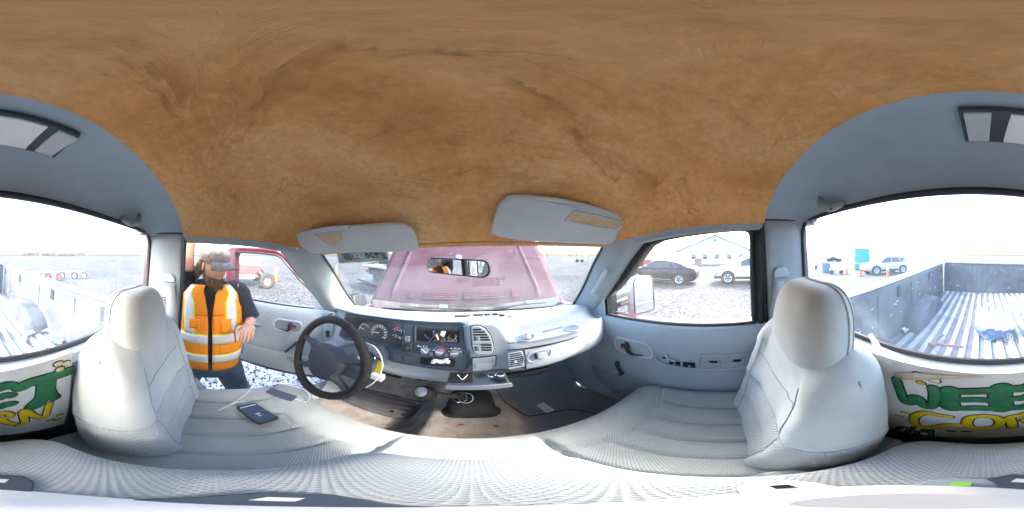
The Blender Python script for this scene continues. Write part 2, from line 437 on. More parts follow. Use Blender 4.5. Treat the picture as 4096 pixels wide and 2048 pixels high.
class MB:
    def __init__(s):
        s.v = []; s.f = []; s.m = []; s.mi = 0

    def add(s, vs, fs):
        o = len(s.v)
        s.v += [Vector(v) for v in vs]
        for f in fs:
            s.f.append([i + o for i in f]); s.m.append(s.mi)
        return s

    def box(s, c, size, rot=None, top=1.0):
        c = Vector(c); x, y, z = [k / 2 for k in size]
        vs = []
        for dz in (-1, 1):
            k = top if dz > 0 else 1
            for dx, dy in ((-1, -1), (1, -1), (1, 1), (-1, 1)):
                p = Vector((dx * x * k, dy * y * k, dz * z))
                vs.append(c + (rot @ p if rot else p))
        return s.add(vs, [[3, 2, 1, 0], [4, 5, 6, 7], [0, 1, 5, 4], [1, 2, 6, 5], [2, 3, 7, 6], [3, 0, 4, 7]])

    def frame_box(s, o, a, b, n, depth):      # box on a face: corner o, edges a, b, thickness along n
        o, a, b = Vector(o), Vector(a), Vector(b); n = Vector(n) * depth
        vs = [o, o + a, o + a + b, o + b]
        return s.add(vs + [p + n for p in vs], [[3, 2, 1, 0], [4, 5, 6, 7], [0, 1, 5, 4], [1, 2, 6, 5], [2, 3, 7, 6], [3, 0, 4, 7]])

    def prism(s, poly, d):
        poly = [Vector(p) for p in poly]; d = Vector(d); n = len(poly)
        return s.add(poly + [p + d for p in poly], [list(range(n))[::-1], list(range(n, 2 * n))] + [[i, (i + 1) % n, n + (i + 1) % n, n + i] for i in range(n)])

    def grid(s, rows, cu=False, cap=False):
        nr, nc = len(rows), len(rows[0])
        fs = []
        for i in range(nr - 1):
            for j in range(nc if cu else nc - 1):
                k = (j + 1) % nc
                fs.append([i * nc + j, i * nc + k, (i + 1) * nc + k, (i + 1) * nc + j])
        if cap:
            fs.append(list(range(nc))[::-1]); fs.append([(nr - 1) * nc + j for j in range(nc)])
        return s.add([p for r in rows for p in r], fs)

    def loft(s, curves, nu, nv):
        cs = [catmull(c, nu) for c in curves]
        cols = [catmull([c[i] for c in cs], nv) for i in range(nu)]
        return s.grid([[cols[i][j] for i in range(nu)] for j in range(nv)])

    def tube(s, pts, r, n=8, cap=True, smooth=0, closed=False, flat=None, dome=False):
        pts = [Vector(p) for p in pts]
        rs = list(r) if isinstance(r, (list, tuple)) else [r] * len(pts)
        if smooth:
            m = len(pts)
            q = catmull(pts + ([pts[0]] if closed else []), smooth)
            if closed:
                q = q[:-1]
            rr = []
            for i in range(len(q)):
                t = i / max(1, len(q) - 1) * (m - 1); k = min(int(t), m - 2) if m > 1 else 0
                rr.append(rs[k] + (rs[min(k + 1, m - 1)] - rs[k]) * (t - k))
            pts, rs = q, rr
        if dome and not closed:
            a, b = (pts[0] - pts[1]).normalized(), (pts[-1] - pts[-2]).normalized()
            pre = [(pts[0] + a * rs[0] * math.sin(x), rs[0] * math.cos(x)) for x in (1.45, 1.1, .6)]
            post = [(pts[-1] + b * rs[-1] * math.sin(x), rs[-1] * math.cos(x)) for x in (.6, 1.1, 1.45)]
            pts = [p for p, _ in pre] + pts + [p for p, _ in post]
            rs = [x for _, x in pre] + rs + [x for _, x in post]
        m = len(pts)
        rows = []
        prev = None
        for i, p in enumerate(pts):
            if closed:
                t = (pts[(i + 1) % m] - pts[i - 1]).normalized()
            else:
                t = (pts[min(i + 1, m - 1)] - pts[max(i - 1, 0)]).normalized()
            if prev is None:
                prev = t.orthogonal().normalized() if flat is None else Vector(flat).cross(t).normalized()
            if flat is not None:
                u = Vector(flat).cross(t).normalized(); w = Vector(flat)
            else:
                u = (prev - t * prev.dot(t)).normalized(); w = t.cross(u)
            prev = u
            rows.append([p + (u * math.cos(a) + w * math.sin(a)) * rs[i] for a in [2 * math.pi * k / n for k in range(n)]])
        if closed:
            rows.append(rows[0])
        return s.grid(rows, cu=True, cap=cap and not closed)

    def lathe(s, prof, o, ax=(0, 0, 1), n=20, cap=True):
        ax = Vector(ax).normalized(); u = ax.orthogonal().normalized(); w = ax.cross(u); o = Vector(o)
        rows = [[o + ax * h + (u * math.cos(2 * math.pi * k / n) + w * math.sin(2 * math.pi * k / n)) * r for k in range(n)] for r, h in prof]
        return s.grid(rows, cu=True, cap=cap)

    def ell(s, c, r, rot=None, nu=20, nv=12, fn=None):
        c = Vector(c)
        rows = []
        for i in range(nv + 1):
            th = -math.pi / 2 + math.pi * (i + .02 if i == 0 else i - .02 if i == nv else i) / nv
            row = []
            for j in range(nu):
                a = 2 * math.pi * j / nu
                p = Vector((math.cos(a) * math.cos(th), math.sin(a) * math.cos(th), math.sin(th)))
                if fn:
                    p = fn(p)
                p = Vector((p.x * r[0], p.y * r[1], p.z * r[2]))
                row.append(c + (rot @ p if rot else p))
            rows.append(row)
        return s.grid(rows, cu=True, cap=True)

    def build(s, name, m, parent=None, smooth=True, bevel=0, seg=2, sub=0, solid=0, label=None, cat=None, group=None, kind=None, frame=None, angle=35, recenter=False):
        """frame: matrix that carries the drawn coordinates to the world (top-level only)"""
        me = bpy.data.meshes.new(name)
        vs = s.v
        off = Vector((0, 0, 0))
        if parent is None and (frame is not None or recenter):
            xs = [v.x for v in vs]; ys = [v.y for v in vs]; zs = [v.z for v in vs]
            off = Vector(((min(xs) + max(xs)) / 2, (min(ys) + max(ys)) / 2, min(zs)))
        elif parent is not None:
            off = origin_of(parent)
        me.from_pydata([v - off for v in vs], [], s.f)
        mats = m if isinstance(m, (list, tuple)) else [m]
        for k in mats:
            me.materials.append(M[k] if isinstance(k, str) else k)
        if len(mats) > 1:
            me.polygons.foreach_set('material_index', s.m)
        bm = bmesh.new(); bm.from_mesh(me)
        bmesh.ops.recalc_face_normals(bm, faces=bm.faces)
        bm.to_mesh(me); bm.free()
        if smooth:
            me.polygons.foreach_set('use_smooth', [True] * len(me.polygons))
            try:
                me.set_sharp_from_angle(angle=rad(angle))
            except Exception:
                pass
        o = bpy.data.objects.new(name, me)
        COL.objects.link(o)
        if parent is not None:
            o.parent = parent
        else:
            ORIG[o.name] = off
            o.matrix_world = (frame if frame is not None else Matrix.Identity(4)) @ Matrix.Translation(off)
        if solid:
            k = o.modifiers.new('solid', 'SOLIDIFY'); k.thickness = solid; k.offset = 0
        if bevel:
            k = o.modifiers.new('bevel', 'BEVEL'); k.width = bevel; k.segments = seg; k.limit_method = 'ANGLE'; k.angle_limit = rad(30)
            k.harden_normals = False
        if sub:
            k = o.modifiers.new('sub', 'SUBSURF'); k.levels = sub; k.render_levels = sub
        tag(o, label, cat, group, kind)
        return o


def tag(o, label=None, cat=None, group=None, kind=None):
    if label: o['label'] = label
    if cat: o['category'] = cat
    if group: o['group'] = group
    if kind: o['kind'] = kind
    return o


def thing(name, label, cat, origin=(0, 0, 0), frame=None, group=None):
    """Empty at the base of a thing; parts are drawn in the same coordinates and shifted by 'origin'"""
    o = bpy.data.objects.new(name, None)
    COL.objects.link(o)
    o.matrix_world = (frame if frame is not None else Matrix.Identity(4)) @ Matrix.Translation(Vector(origin))
    ORIG[o.name] = Vector(origin)
    o.empty_display_size = .1
    return tag(o, label, cat, group)


def text_mesh(txt, size, m, parent, o, a, b, name='lettering', align='CENTER', extrude=.0004, font_scale=(1, 1), **kw):
    """lettering laid on a face: origin o, reading direction a, up direction b"""
    cu = bpy.data.curves.new(name, 'FONT')
    cu.body = txt; cu.size = size; cu.align_x = align; cu.align_y = 'CENTER'; cu.extrude = extrude
    cu.resolution_u = 3
    t = bpy.data.objects.new(name, cu)
    COL.objects.link(t)
    dg = bpy.context.evaluated_depsgraph_get()
    me = bpy.data.meshes.new_from_object(t.evaluated_get(dg))
    bpy.data.objects.remove(t)
    a = Vector(a).normalized(); b = Vector(b).normalized(); n = a.cross(b)
    off = origin_of(parent)
    for v in me.vertices:
        v.co = Vector(o) + a * v.co.x * font_scale[0] + b * v.co.y * font_scale[1] + n * v.co.z - off
    me.materials.clear(); me.materials.append(M[m])
    ob = bpy.data.objects.new(name, me)
    COL.objects.link(ob)
    ob.parent = parent
    tag(ob, **kw)
    return ob


def interp(tab, x):
    if x <= tab[0][0]: return tab[0][1]
    for (a, u), (b, v) in zip(tab, tab[1:]):
        if x <= b:
            t = (x - a) / (b - a)
            return u + (v - u) * t
    return tab[-1][1]


def rrect(c, a, b, w, h, r, n=5):
    c, a, b = Vector(c), Vector(a).normalized(), Vector(b).normalized()
    out = []
    for qx, qy, a0 in ((1, 1, 0), (-1, 1, 90), (-1, -1, 180), (1, -1, 270)):
        for k in range(n + 1):
            t = rad(a0 + 90 * k / n)
            out.append(c + a * (qx * (w / 2 - r) + r * math.cos(t)) + b * (qy * (h / 2 - r) + r * math.sin(t)))
    return out


def sstep(x, a, b):
    t = min(1, max(0, (x - a) / (b - a)))
    return t * t * (3 - 2 * t)
# ================================================================== THE TRUCK: cab shell
truck = thing('pickup_truck', 'maroon pickup truck around the camera, grey bench-seat cab, hood raised, driver door open', 'truck', (0, 0, -1.66), TM)


def part(mb, name, m, parent=None, **k):
    return mb.build(name, m, parent or truck, **k)


HW = [(-.16, .695), (.1, .688), (.25, .672), (.37, .64), (.43, .61), (.475, .585)]
ZE = [(-.16, .106), (.1, .107), (.25, .10), (.37, .084), (.475, .062)]
ZC = [(-.16, .218), (-.05, .226), (.08, .228), (.2, .216), (.3, .188), (.38, .148), (.44, .10), (.475, .072)]


def roof_z(x, y):
    w = interp(HW, y); t = min(1, abs(x) / w)
    return interp(ZE, y) + (interp(ZC, y) - interp(ZE, y)) * (1 - t ** 4) ** .74


creases = []
tl = lambda x, y: (.795 * x, .795 * y)
tr = lambda x, y: (2048 + .795 * x, .795 * y)
for line, amp, w in [([tr(0, 370), tr(180, 450), tr(300, 530), tr(360, 600), tr(372, 660)], -.006, .010),
                     ([tr(310, 660), tr(400, 770), tr(480, 850), tr(530, 900)], -.0045, .005),
                     ([tr(500, 790), tr(640, 870), tr(720, 940), tr(790, 1015)], -.004, .005),
                     ([tr(600, 500), tr(760, 462), tr(860, 475), tr(930, 500)], .005, .012),
                     ([tr(0, 755), tr(130, 765), tr(260, 790)], -.003, .005),
                     ([tr(840, 130), tr(960, 160), tr(1080, 210)], .006, .010),
                     ([tr(1000, 545), tr(1080, 570), tr(1130, 600)], .006, .010),
                     ([tr(850, 1000), tr(890, 1060), tr(905, 1130)], -.003, .006),
                     ([tl(1300, 400), tl(1400, 310), tl(1500, 250), tl(1600, 215)], -.005, .008),
                     ([tl(1250, 540), tl(1300, 490), tl(1340, 420)], -.004, .006),
                     ([tl(740, 330), tl(820, 390), tl(880, 470), tl(890, 510)], -.004, .006),
                     ([tl(1820, 240), tl(2000, 235), tl(2200, 245), tl(2400, 280)], -.004, .008),
                     ([tl(2120, 900), tl(2250, 870), tl(2420, 880), tl(2550, 905)], -.0035, .005),
                     ([tl(1780, 720), tl(1850, 670), tl(1960, 640)], -.004, .007),
                     ([tl(400, 240), tl(600, 225), tl(720, 260)], -.003, .008),
                     ([tl(940, 1105), tl(1050, 1108)], -.003, .005),
                     ([tl(2500, 690), tl(2530, 640), tl(2576, 620)], -.006, .010)]:
    pts = []
    for q in line:
        h = .215
        for _ in range(4):
            p = on(q, 2, h); h = roof_z(p.x, max(-.15, min(.47, p.y)))
        pts.append((p.x, p.y))
    creases.append((pts, amp, w))


def crease_z(x, y):
    z = 0
    for pts, amp, w in creases:
        best = 9
        for (ax, ay), (bx, by) in zip(pts, pts[1:]):
            dx, dy = bx - ax, by - ay
            t = max(0, min(1, ((x - ax) * dx + (y - ay) * dy) / (dx * dx + dy * dy + 1e-12)))
            best = min(best, math.hypot(x - ax - t * dx, y - ay - t * dy))
        wk = w * (.72 if amp < 0 else 1.15)
        if best < wk * 3:
            z += (4.2 if amp < 0 else 1.6) * amp * math.exp(-(best / wk) ** 2)
    return z


mb = MB()
rows = []
NX, NY = 210, 110
for j in range(NY + 1):
    y = -.156 + .631 * j / NY
    w = interp(HW, y)
    row = []
    for i in range(NX + 1):
        u = -1 + 2 * i / NX
        x = w * math.copysign(1 - (1 - abs(u)) ** 1.25, u)
        z = roof_z(x, y)
        fade = min(1, (1 - abs(u)) * 8, (j / NY) * 14, (1 - j / NY) * 9)
        n = noise.noise(Vector((x * 6, y * 14, 3))) * .004
        n -= (1 - abs(noise.noise(Vector((x * 9 + y * 6, y * 24 - x * 8, 7))))) ** 8 * .004
        n += (1 - abs(noise.noise(Vector((x * 21 - y * 8, y * 34, 1))))) ** 9 * .0018
        row.append(V(x, y, z + (n + crease_z(x, y)) * fade))
    rows.append(row)
mb.grid(rows)
part(mb, 'headliner', 'headliner', label='bare brown foam headliner with wrinkled cloth residue', angle=80)
# outer roof skin and header bar behind the headliner
mb = MB()
mb.loft([[V(interp(HW, y) * u * 1.06, y, roof_z(interp(HW, y) * u * .999, y) + .03) for u in (-1, -.9, -.7, -.3, 0, .3, .7, .9, 1)] for y in (-.42, -.16, .1, .3, .47, .54)], 30, 16)
part(mb, 'roof_panel', 'maroon')
mb = MB()
mb.loft([[V(x, y + .002 - .02 * (x / .6) ** 2 * 0, z) for x, y, z in [(-.59, .475, .062), (-.3, .482, .068), (0, .485, .072), (.3, .482, .068), (.59, .475, .062)]],
         [V(x, y, z) for x, y, z in [(-.60, .492, .056), (-.3, .50, .061), (0, .502, .064), (.3, .50, .061), (.60, .492, .056)]]], 24, 3)
part(mb, 'windshield_header', 'headliner', solid=.006)

# grey rear overhead trim
mb = MB()
cur = []
for y, f in ((-.150, 1.0), (-.185, 1.02), (-.235, .98), (-.28, .86), (-.312, .55), (-.325, .22), (-.328, 0.0)):
    c = []
    for i in range(41):
        u = -1 + 2 * i / 40
        x = .712 * math.copysign(1 - (1 - abs(u)) ** 1.5, u)
        t = min(1, abs(x) / .712)
        za = .103 + .117 * (1 - t ** 4) ** .74
        zw = .118 - .02 * t * t
        yy = y - (0 if f < 1 else 0)
        c.append(V(x, yy, zw + (za - zw) * f))
    cur.append(c)
mb.loft(cur, 81, 26)
rear_trim = part(mb, 'rear_overhead_trim', 'trim_blue')
# brake and cargo lamp set into that trim
def lamp_pt(x, y):
    return V(x, y, .2165 - .14 * max(0, -y - .235) - .004)
mb = MB()
cs = [(.094, -.19), (.094, -.275), (-.108, -.275), (-.098, -.19)]
mb.prism([lamp_pt(*q) - V(0, 0, .003) for q in cs], (0, 0, .012))
lamp = part(mb, 'cargo_lamp', 'bezel', bevel=.002)
for nm, m, a, b in (('lamp_lens', 'lens', .056, .088), ('lamp_lens', 'lens', -.098, -.062), ('lamp_cover', 'whiteplastic', -.045, .034)):
    mb = MB()
    mb.prism([lamp_pt(a, -.195) - V(0, 0, .007), lamp_pt(a, -.269) - V(0, 0, .007), lamp_pt(b, -.269) - V(0, 0, .007), lamp_pt(b, -.195) - V(0, 0, .007)], (0, 0, .006))
    part(mb, nm, m, lamp, bevel=.001)
# coat hooks
for s in (-1, 1):
    mb = MB()
    mb.tube([V(s * .43, -.316, .128), V(s * .45, -.295, .118), V(s * .49, -.29, .135), V(s * .515, -.30, .168)], [.012, .014, .014, .008], 10, smooth=12, dome=True)
    h = part(mb, 'coat_hook', 'trim')
    mb = MB(); mb.lathe([(.001, 0), (.004, 0), (.004, .002), (.001, .002)], (s * .44, -.288, .112), (0, .8, -.6), 10)
    part(mb, 'screw', 'black', h)

# rear glass, its seal, sill and rear wall
def rw_outline(inset=0.0):
    pts = rrect((0, -.332, -.085), (1, 0, 0), (0, 0, 1), 1.424 - inset * 2, .40 - inset * 2, .06 - inset * .5, 6)
    return [V(p.x, p.y, p.z + (.012 * (1 - (p.x / .712) ** 2) if p.z > -.08 else 0)) for p in pts]
mb = MB(); mb.prism(rw_outline(.004), (0, -.005, 0))
rg = part(mb, 'rear_window', 'rearglass', smooth=False, label='dusty rear window glass')
mb = MB(); mb.tube(rw_outline(), .009, 8, closed=True)
part(mb, 'window_seal', 'black', rg)
mb = MB()   # wall panels beside and above the glass (outside skin)
for s in (-1, 1):
    mb.box((s * .78, -.345, -.1), (.12, .02, .46))
mb.box((0, -.36, .165), (1.5, .05, .08)); mb.box((0, -.38, -.79), (1.64, .02, .85))
for s in (-1, 1):
    mb.box((s * .768, -.268, -.42), (.03, .21, 1.14)); mb.box((s * .745, .1, .125), (.05, 1.0, .045)); mb.box((s * .735, -.25, .13), (.08, .30, .03))
part(mb, 'cab_back_wall', 'maroon')
mb = MB()
prof = [(-.334, -.283), (-.318, -.292), (-.302, -.306), (-.297, -.325), (-.303, -.345), (-.32, -.36), (-.325, -.42), (-.325, -1.0)]
mb.loft([[V(x, y, z) for x in (-.72, 0, .72)] for y, z in prof], 9, 24)
part(mb, 'rear_sill_trim', 'trim_blue')

# B pillars, rails over the doors, A pillars
def pillar_b(s):
    mb = MB()
    mb.loft([[V(s * .735, -.155, z), V(s * .708, -.158, z), V(s * .699, -.168, z), V(s * .698, -.21, z), V(s * .702, -.27, z), V(s * .712, -.315, z), V(s * .72, -.335, z)] for z in (.125, .06, -.1, -.3, -.6, -1.0)], 22, 14)
    p = part(mb, 'door_pillar', 'trim')
    mb = MB(); mb.tube([V(s * .718, -.147, z) for z in (.10, -.1, -.5, -.95)], .007, 8)
    part(mb, 'pillar_seal', 'black', p)
    for k in range(11):
        for c in range(2):
            mb = MB(); mb.box((s * .699, -.262 + .032 * c, -.2 - .013 * k), (.004, .024, .005))
            part(mb, 'speaker_slot', 'void', p, smooth=False)
    # seat belt: guide, cover, webbing
    mb = MB()
    g = V(s * .682, -.212, -.098)
    mb.prism([g + V(0, y, z) for y, z in ((-.034, -.02), (-.03, .012), (-.012, .024), (.014, .024), (.031, .008), (.033, -.02))], (s * .016, 0, 0))
    gd = part(mb, 'belt_guide', 'silver', bevel=.006, seg=3)
    mb = MB(); mb.tube([g + V(s * .003, -.03, -.028), g + V(s * .003, .036, -.028)], .006, 8)
    part(mb, 'guide_loop', 'trim', gd)
    mb = MB()
    P = [V(s * .684, -.205, -.12), V(s * .682, -.19, -.2), V(s * .66, -.165, -.33), V(s * .63, -.15, -.5), V(s * .62, -.14, -.66), V(s * .64, -.1, -.74)]
    a = catmull([p + V(0, -.024, 0) for p in P], 22); b = catmull([p + V(s * -.004, .024, 0) for p in P], 22)
    mb.grid([[p, q] for p, q in zip(a, b)])
    part(mb, 'belt_webbing', 'belt', gd, solid=.002)
    return p
for s in (-1, 1):
    pillar_b(s)
    ys = (-.15, 0, .12, .24, .32, .38)
    mb = MB()
    mb.loft([[V(s * (interp(HW, y) - .002), y, interp(ZE, y) + .004) for y in ys], [V(s * (interp(HW, y) + .012), y, interp(ZE, y) - .006) for y in ys],
             [V(s * (interp(HW, y) + .022), y, interp(ZE, y) - .022) for y in ys], [V(s * (interp(HW, y) + .05), y, interp(ZE, y) - .026) for y in ys]], 22, 12)
    part(mb, 'roof_rail_trim', 'trim')
    # A pillar trim
    inner = [V(s * .585, .478, .064), V(s * .625, .60, -.03), V(s * .665, .74, -.16), V(s * .70, .90, -.302)]
    outer = [V(s * .668, .355, .082), V(s * .680, .47, -.03), V(s * .688, .585, -.16), V(s * .70, .72, -.31)]
    ridge = [a.lerp(b, .5) + V(-s * .016, -.016, .004) for a, b in zip(inner, outer)]
    back = [p + V(s * .11, -.015, .0) for p in outer]
    front = [p + V(s * .012, .03, -.006) for p in inner]
    mb = MB(); mb.loft([front, inner, ridge, outer, back], 24, 18)
    ap = part(mb, 'windshield_pillar', 'trim')
    mb = MB(); mb.tube([p + V(s * -.002, .012, 0) for p in inner] , .007, 8, smooth=24)
    part(mb, 'windshield_seal', 'black', ap)
    if s == 1:   # grab handle
        mb = MB()
        a, b = V(.632, .632, -.172), V(.625, .53, -.06)
        mb.tube([a + V(.02, .01, -.012), a, a.lerp(b, .3) + V(-.016, -.016, 0), a.lerp(b, .7) + V(-.016, -.016, 0), b, b + V(.02, .01, .012)], .0105, 10, smooth=22, dome=True)
        part(mb, 'grab_handle', 'silver', ap)

# windshield
mb = MB()
mb.loft([[V(-.59, .49, .058), V(-.3, .53, .066), V(0, .545, .07), V(.3, .53, .066), V(.59, .49, .058)],
         [V(-.65, .70, -.12), V(-.33, .74, -.11), V(0, .752, -.105), V(.33, .74, -.11), V(.65, .70, -.12)],
         [V(-.705, .905, -.305), V(-.36, .955, -.288), V(0, .975, -.28), V(.36, .955, -.288), V(.705, .905, -.305)]], 28, 14)
wsm = mb
ws = part(mb, 'windshield', 'wsglass', label='cracked and dusty windshield glass' if False else 'dusty windshield glass')

# black fringe printed along the lower edge of the glass
mb = MB(); rows = []
n_top = 28
base = [wsm.v[13 * 28 + i] for i in range(28)]; up1 = [wsm.v[12 * 28 + i] for i in range(28)]
lo = catmull(base, 161); hi = catmull([b.lerp(u, .55) for b, u in zip(base, up1)], 161)
off_ = V(0, -.006, .002)
rows = [[p + off_ for p in lo], [a.lerp(b, .62 if i % 2 else 1.0) + off_ for i, (a, b) in enumerate(zip(lo, hi))]]
mb.grid(rows)
part(mb, 'glass_fringe', 'black', ws, smooth=False)
# ================================================================== dashboard
DP = [None, (.80, -.245), (.70, -.238), (.664, -.242), (.648, -.252), (.664, -.263), (.655, -.30), (.63, -.40), (.615, -.462), (.572, -.472), (.578, -.51), (.68, -.555)]
CP = [None, (.80, -.242), (.70, -.230), (.635, -.222), (.604, -.226), (.597, -.236), (.595, -.28), (.592, -.36), (.59, -.43), (.594, -.445), (.61, -.455), (.70, -.48)]
PP = [None, (.80, -.252), (.722, -.25), (.682, -.262), (.650, -.305), (.60, -.313), (.580, -.314), (.573, -.328), (.566, -.345), (.556, -.40), (.57, -.464), (.68, -.485)]


def dash_pt(x, k):
    if k == 0:
        y, z = .955 - .06 * (x / .7) ** 2, -.277 - .024 * (x / .7) ** 2
    else:
        a = sstep(x, .0, .045); b = sstep(x, .145, .205)
        p = Vector(DP[k]).lerp(Vector(CP[k]), a).lerp(Vector(PP[k]), b)
        y, z = p
    if x > .50 and k:
        t = ((x - .50) / .21); y += .075 * t * t * (1 if k > 2 else .3); z -= .035 * t * t * (1 if k < 6 else .4)
    if x < -.56 and k:
        t = ((-.56 - x) / .15); y += .06 * t * t * (1 if k > 2 else .3); z -= .03 * t * t
    return V(x, y, z)


xs = [-.72, -.69, -.65, -.6, -.5, -.4, -.3, -.2, -.1, -.04, -.005, .02, .04, .06, .10, .14, .155, .175, .19, .21, .25, .3, .36, .42, .48, .54, .6, .65, .68, .705]
mb = MB()
rows = []
for x in xs:
    c = [dash_pt(x, k) for k in range(12)]
    fine = []
    for a, b in zip(c, c[1:]):
        for t in (0, .25, .5, .75):
            fine.append(a.lerp(b, t))
    fine.append(c[-1])
    sm = fine[:]
    for _ in range(2):
        sm = [sm[0]] + [(sm[i - 1] + sm[i] * 2 + sm[i + 1]) / 4 for i in range(1, len(sm) - 1)] + [sm[-1]]
    rows.append(sm)
mb.grid(rows)
dash = part(mb, 'dashboard', 'dash', label='grey moulded dashboard', sub=1)
# end closing piece at the passenger side
mb = MB()
c = [dash_pt(.705, k) for k in range(12)]
mb.add(c + [V(.715, .9, -.6)], [[i, i + 1, 12] for i in range(11)])
part(mb, 'dash_end_cap', 'dash', dash, smooth=False)

NB = Vector((0, -1, .25)).normalized()
BZ = lambda q, off=0.0: pl(q, NB, Vector((0, .60, -.35)) + NB * off)
AX = Vector((1, 0, 0)); BX = NB.cross(AX).normalized()
BX = BX if BX.z > 0 else -BX


def panel(parent, name, qs, m, off, depth, bevel=.0, **k):
    """raised piece on the instrument face, corners measured on it"""
    mb = MB(); mb.prism([BZ(q, off) for q in qs], NB * depth)
    return part(mb, name, m, parent, bevel=bevel, smooth=bevel > 0, **k)


# charcoal instrument bezel: outer frame as a slab with the openings left in it
bx0, bx1 = -.556, .036
outl = [e1(-40, 575), e1(300, 625), e1(700, 670), e1(1050, 690), e1(1270, 690), e1(1335, 720), e1(1362, 800), e1(1368, 1150), e1(1350, 1215), e1(1290, 1235), e1(1000, 1215), e1(780, 1185), e1(500, 1130), e1(420, 1100), e1(430, 1040), e1(380, 960), e1(180, 900), e1(-60, 880), e1(-120, 830)]
bez = part(MB().prism([BZ(q, 0) for q in outl], -NB * .012), 'instrument_bezel', 'bezel', bevel=.005, label='charcoal bezel around gauges, switches and heater controls')
# rim bead
mb = MB(); mb.tube([BZ(q, .002) for q in outl], .0045, 8, closed=True)
part(mb, 'bezel_rim', 'bezel', bez)
# gauge cluster: dark lens panel
cl = [e1(-60, 640), e1(100, 625), e1(590, 690), e1(605, 720), e1(580, 985), e1(500, 970), e1(450, 935), e1(180, 870), e1(-60, 850)]
cluster = panel(truck, 'gauge_cluster', cl, mat('gauge_face', (.028, .033, .045), .25, var=.15), .003, .001)
SZ = .3494 / 11.38 * math.pi / 180 * .66 * 1.0   # rough metres per zoomed pixel at the bezel


def gauge(cx, cy, r, a0, a1, n, nums, needle):
    o = BZ(e1(cx, cy), .006)
    for k in range(n):
        t = rad(a0 + (a1 - a0) * k / (n - 1)); d = AX * math.cos(t) + BX * math.sin(t)
        mb = MB(); w = d.cross(NB) * .0011
        mb.prism([o + d * r * .86 - w, o + d * r - w, o + d * r + w, o + d * r * .86 + w], NB * .0006)
        part(mb, 'tick_mark', 'print', cluster, smooth=False)
    for s_, t in nums:
        d = AX * math.cos(rad(t)) + BX * math.sin(rad(t))
        text_mesh(s_, r * .21, 'print', cluster, o + d * r * .72, AX, BX, 'numeral')
    d = AX * math.cos(rad(needle)) + BX * math.sin(rad(needle)); w = d.cross(NB) * .0015
    mb = MB(); mb.prism([o - w, o + d * r * .8 - w * .3, o + d * r * .8 + w * .3, o + w], NB * .002)
    part(mb, 'needle', 'print', cluster, smooth=False)


gauge(330, 805, .040, 205, -35, 21, [(str(10 * k), 190 - 25 * (k - 1)) for k in range(1, 11)], 184)
gauge(160, 765, .030, 200, 40, 13, [('1', 190), ('2', 155), ('3', 120), ('4', 85), ('5', 50)], 165)
for q, nd in ((e1(515, 785), 110), (e1(515, 855), 60), (e1(590, 800), 110), (e1(580, 880), 120)):
    o = BZ(q, .006)
    for k in range(5):
        t = rad(150 - 30 * k); d = AX * math.cos(t) + BX * math.sin(t); w = d.cross(NB) * .0008
        mb = MB(); mb.prism([o + d * .011 - w, o + d * .014 - w, o + d * .014 + w, o + d * .011 + w], NB * .0006)
        part(mb, 'tick_mark', 'print', cluster, smooth=False)
    t = rad(nd); d = AX * math.cos(t) + BX * math.sin(t); w = d.cross(NB) * .001
    mb = MB(); mb.prism([o - w, o + d * .011, o + w], NB * .0012)
    part(mb, 'needle', 'print', cluster, smooth=False)
panel(cluster, 'warning_lamp', [e1(530, 737), e1(565, 737), e1(565, 752), e1(530, 752)], 'redprint', .006, .0005)
# blank switch plates and switches
for qs in ([e1(612, 712), e1(722, 722), e1(716, 835), e1(608, 825)], [e1(488, 1035), e1(600, 1055), e1(600, 1130), e1(484, 1108)], [e1(612, 1058), e1(738, 1072), e1(735, 1152), e1(608, 1132)],
           [e1(608, 835), e1(716, 845), e1(712, 915), e1(606, 905)], [e1(604, 915), e1(712, 925), e1(706, 1030), e1(600, 1018)]):
    panel(bez, 'switch_plate', qs, 'bezel', .003, .003, .0015)
sw = panel(truck, 'headlamp_switch', [e1(630, 853), e1(690, 857), e1(690, 905), e1(630, 900)], 'trim_dark', .007, .006, .002)
panel(sw, 'switch_mark', [e1(630, 840), e1(690, 845), e1(690, 850), e1(630, 845)], 'print', .0065, .0006)
kn = part(MB().lathe([(.001, .006), (.019, .006), (.017, .012), (.013, .03), (.012, .031), (.001, .031)], BZ(e1(648, 978)), NB, 18), 'selector_knob', 'black')
part(MB().frame_box(BZ(e1(645, 978), .03) - AX * .003 - BX * .012, AX * .006, BX * .024, NB, .006), 'knob_grip', 'black', kn, bevel=.001)
# radio opening: open box with loose wires
rq = [e1(748, 728), e1(1278, 755), e1(1272, 940), e1(748, 908)]
ri = [e1(768, 768), e1(1255, 782), e1(1252, 912), e1(768, 892)]
radio = part(MB().prism([BZ(q, .003) for q in rq], NB * .003), 'radio_opening', 'black', bevel=.002, label='empty radio slot with loose wires')
mb = MB(); P = [BZ(q, .0065) for q in ri]; mb.prism(P, NB * .0004)
part(mb, 'slot_cavity', 'void', radio, smooth=False)
for a, b in ((0, 1), (1, 2), (2, 3), (3, 0)):
    p, q = BZ(rq[a], .006), BZ(rq[b], .006)
    part(MB().tube([p, q], .004, 6), 'slot_frame', 'bezel', radio)
random.seed(3)
for k in range(18):
    x0 = random.uniform(900, 1240); y0 = random.uniform(795, 890)
    pts = [BZ(e1(x0 + dx, min(903, max(785, y0 + dy))), .012 + random.uniform(0, .012)) for dx, dy in ((0, 0), (random.uniform(-30, 40), random.uniform(-30, 30)), (random.uniform(-70, 60), random.uniform(-40, 60)), (random.uniform(-80, 20), random.uniform(0, 100)))]
    part(MB().tube(pts, random.choice([.0011, .0015, .002]), 5, smooth=10), 'loose_wire', random.choice(['bluew', 'bluew', 'trim', 'leafy', 'black', 'black', 'bluew']), radio)
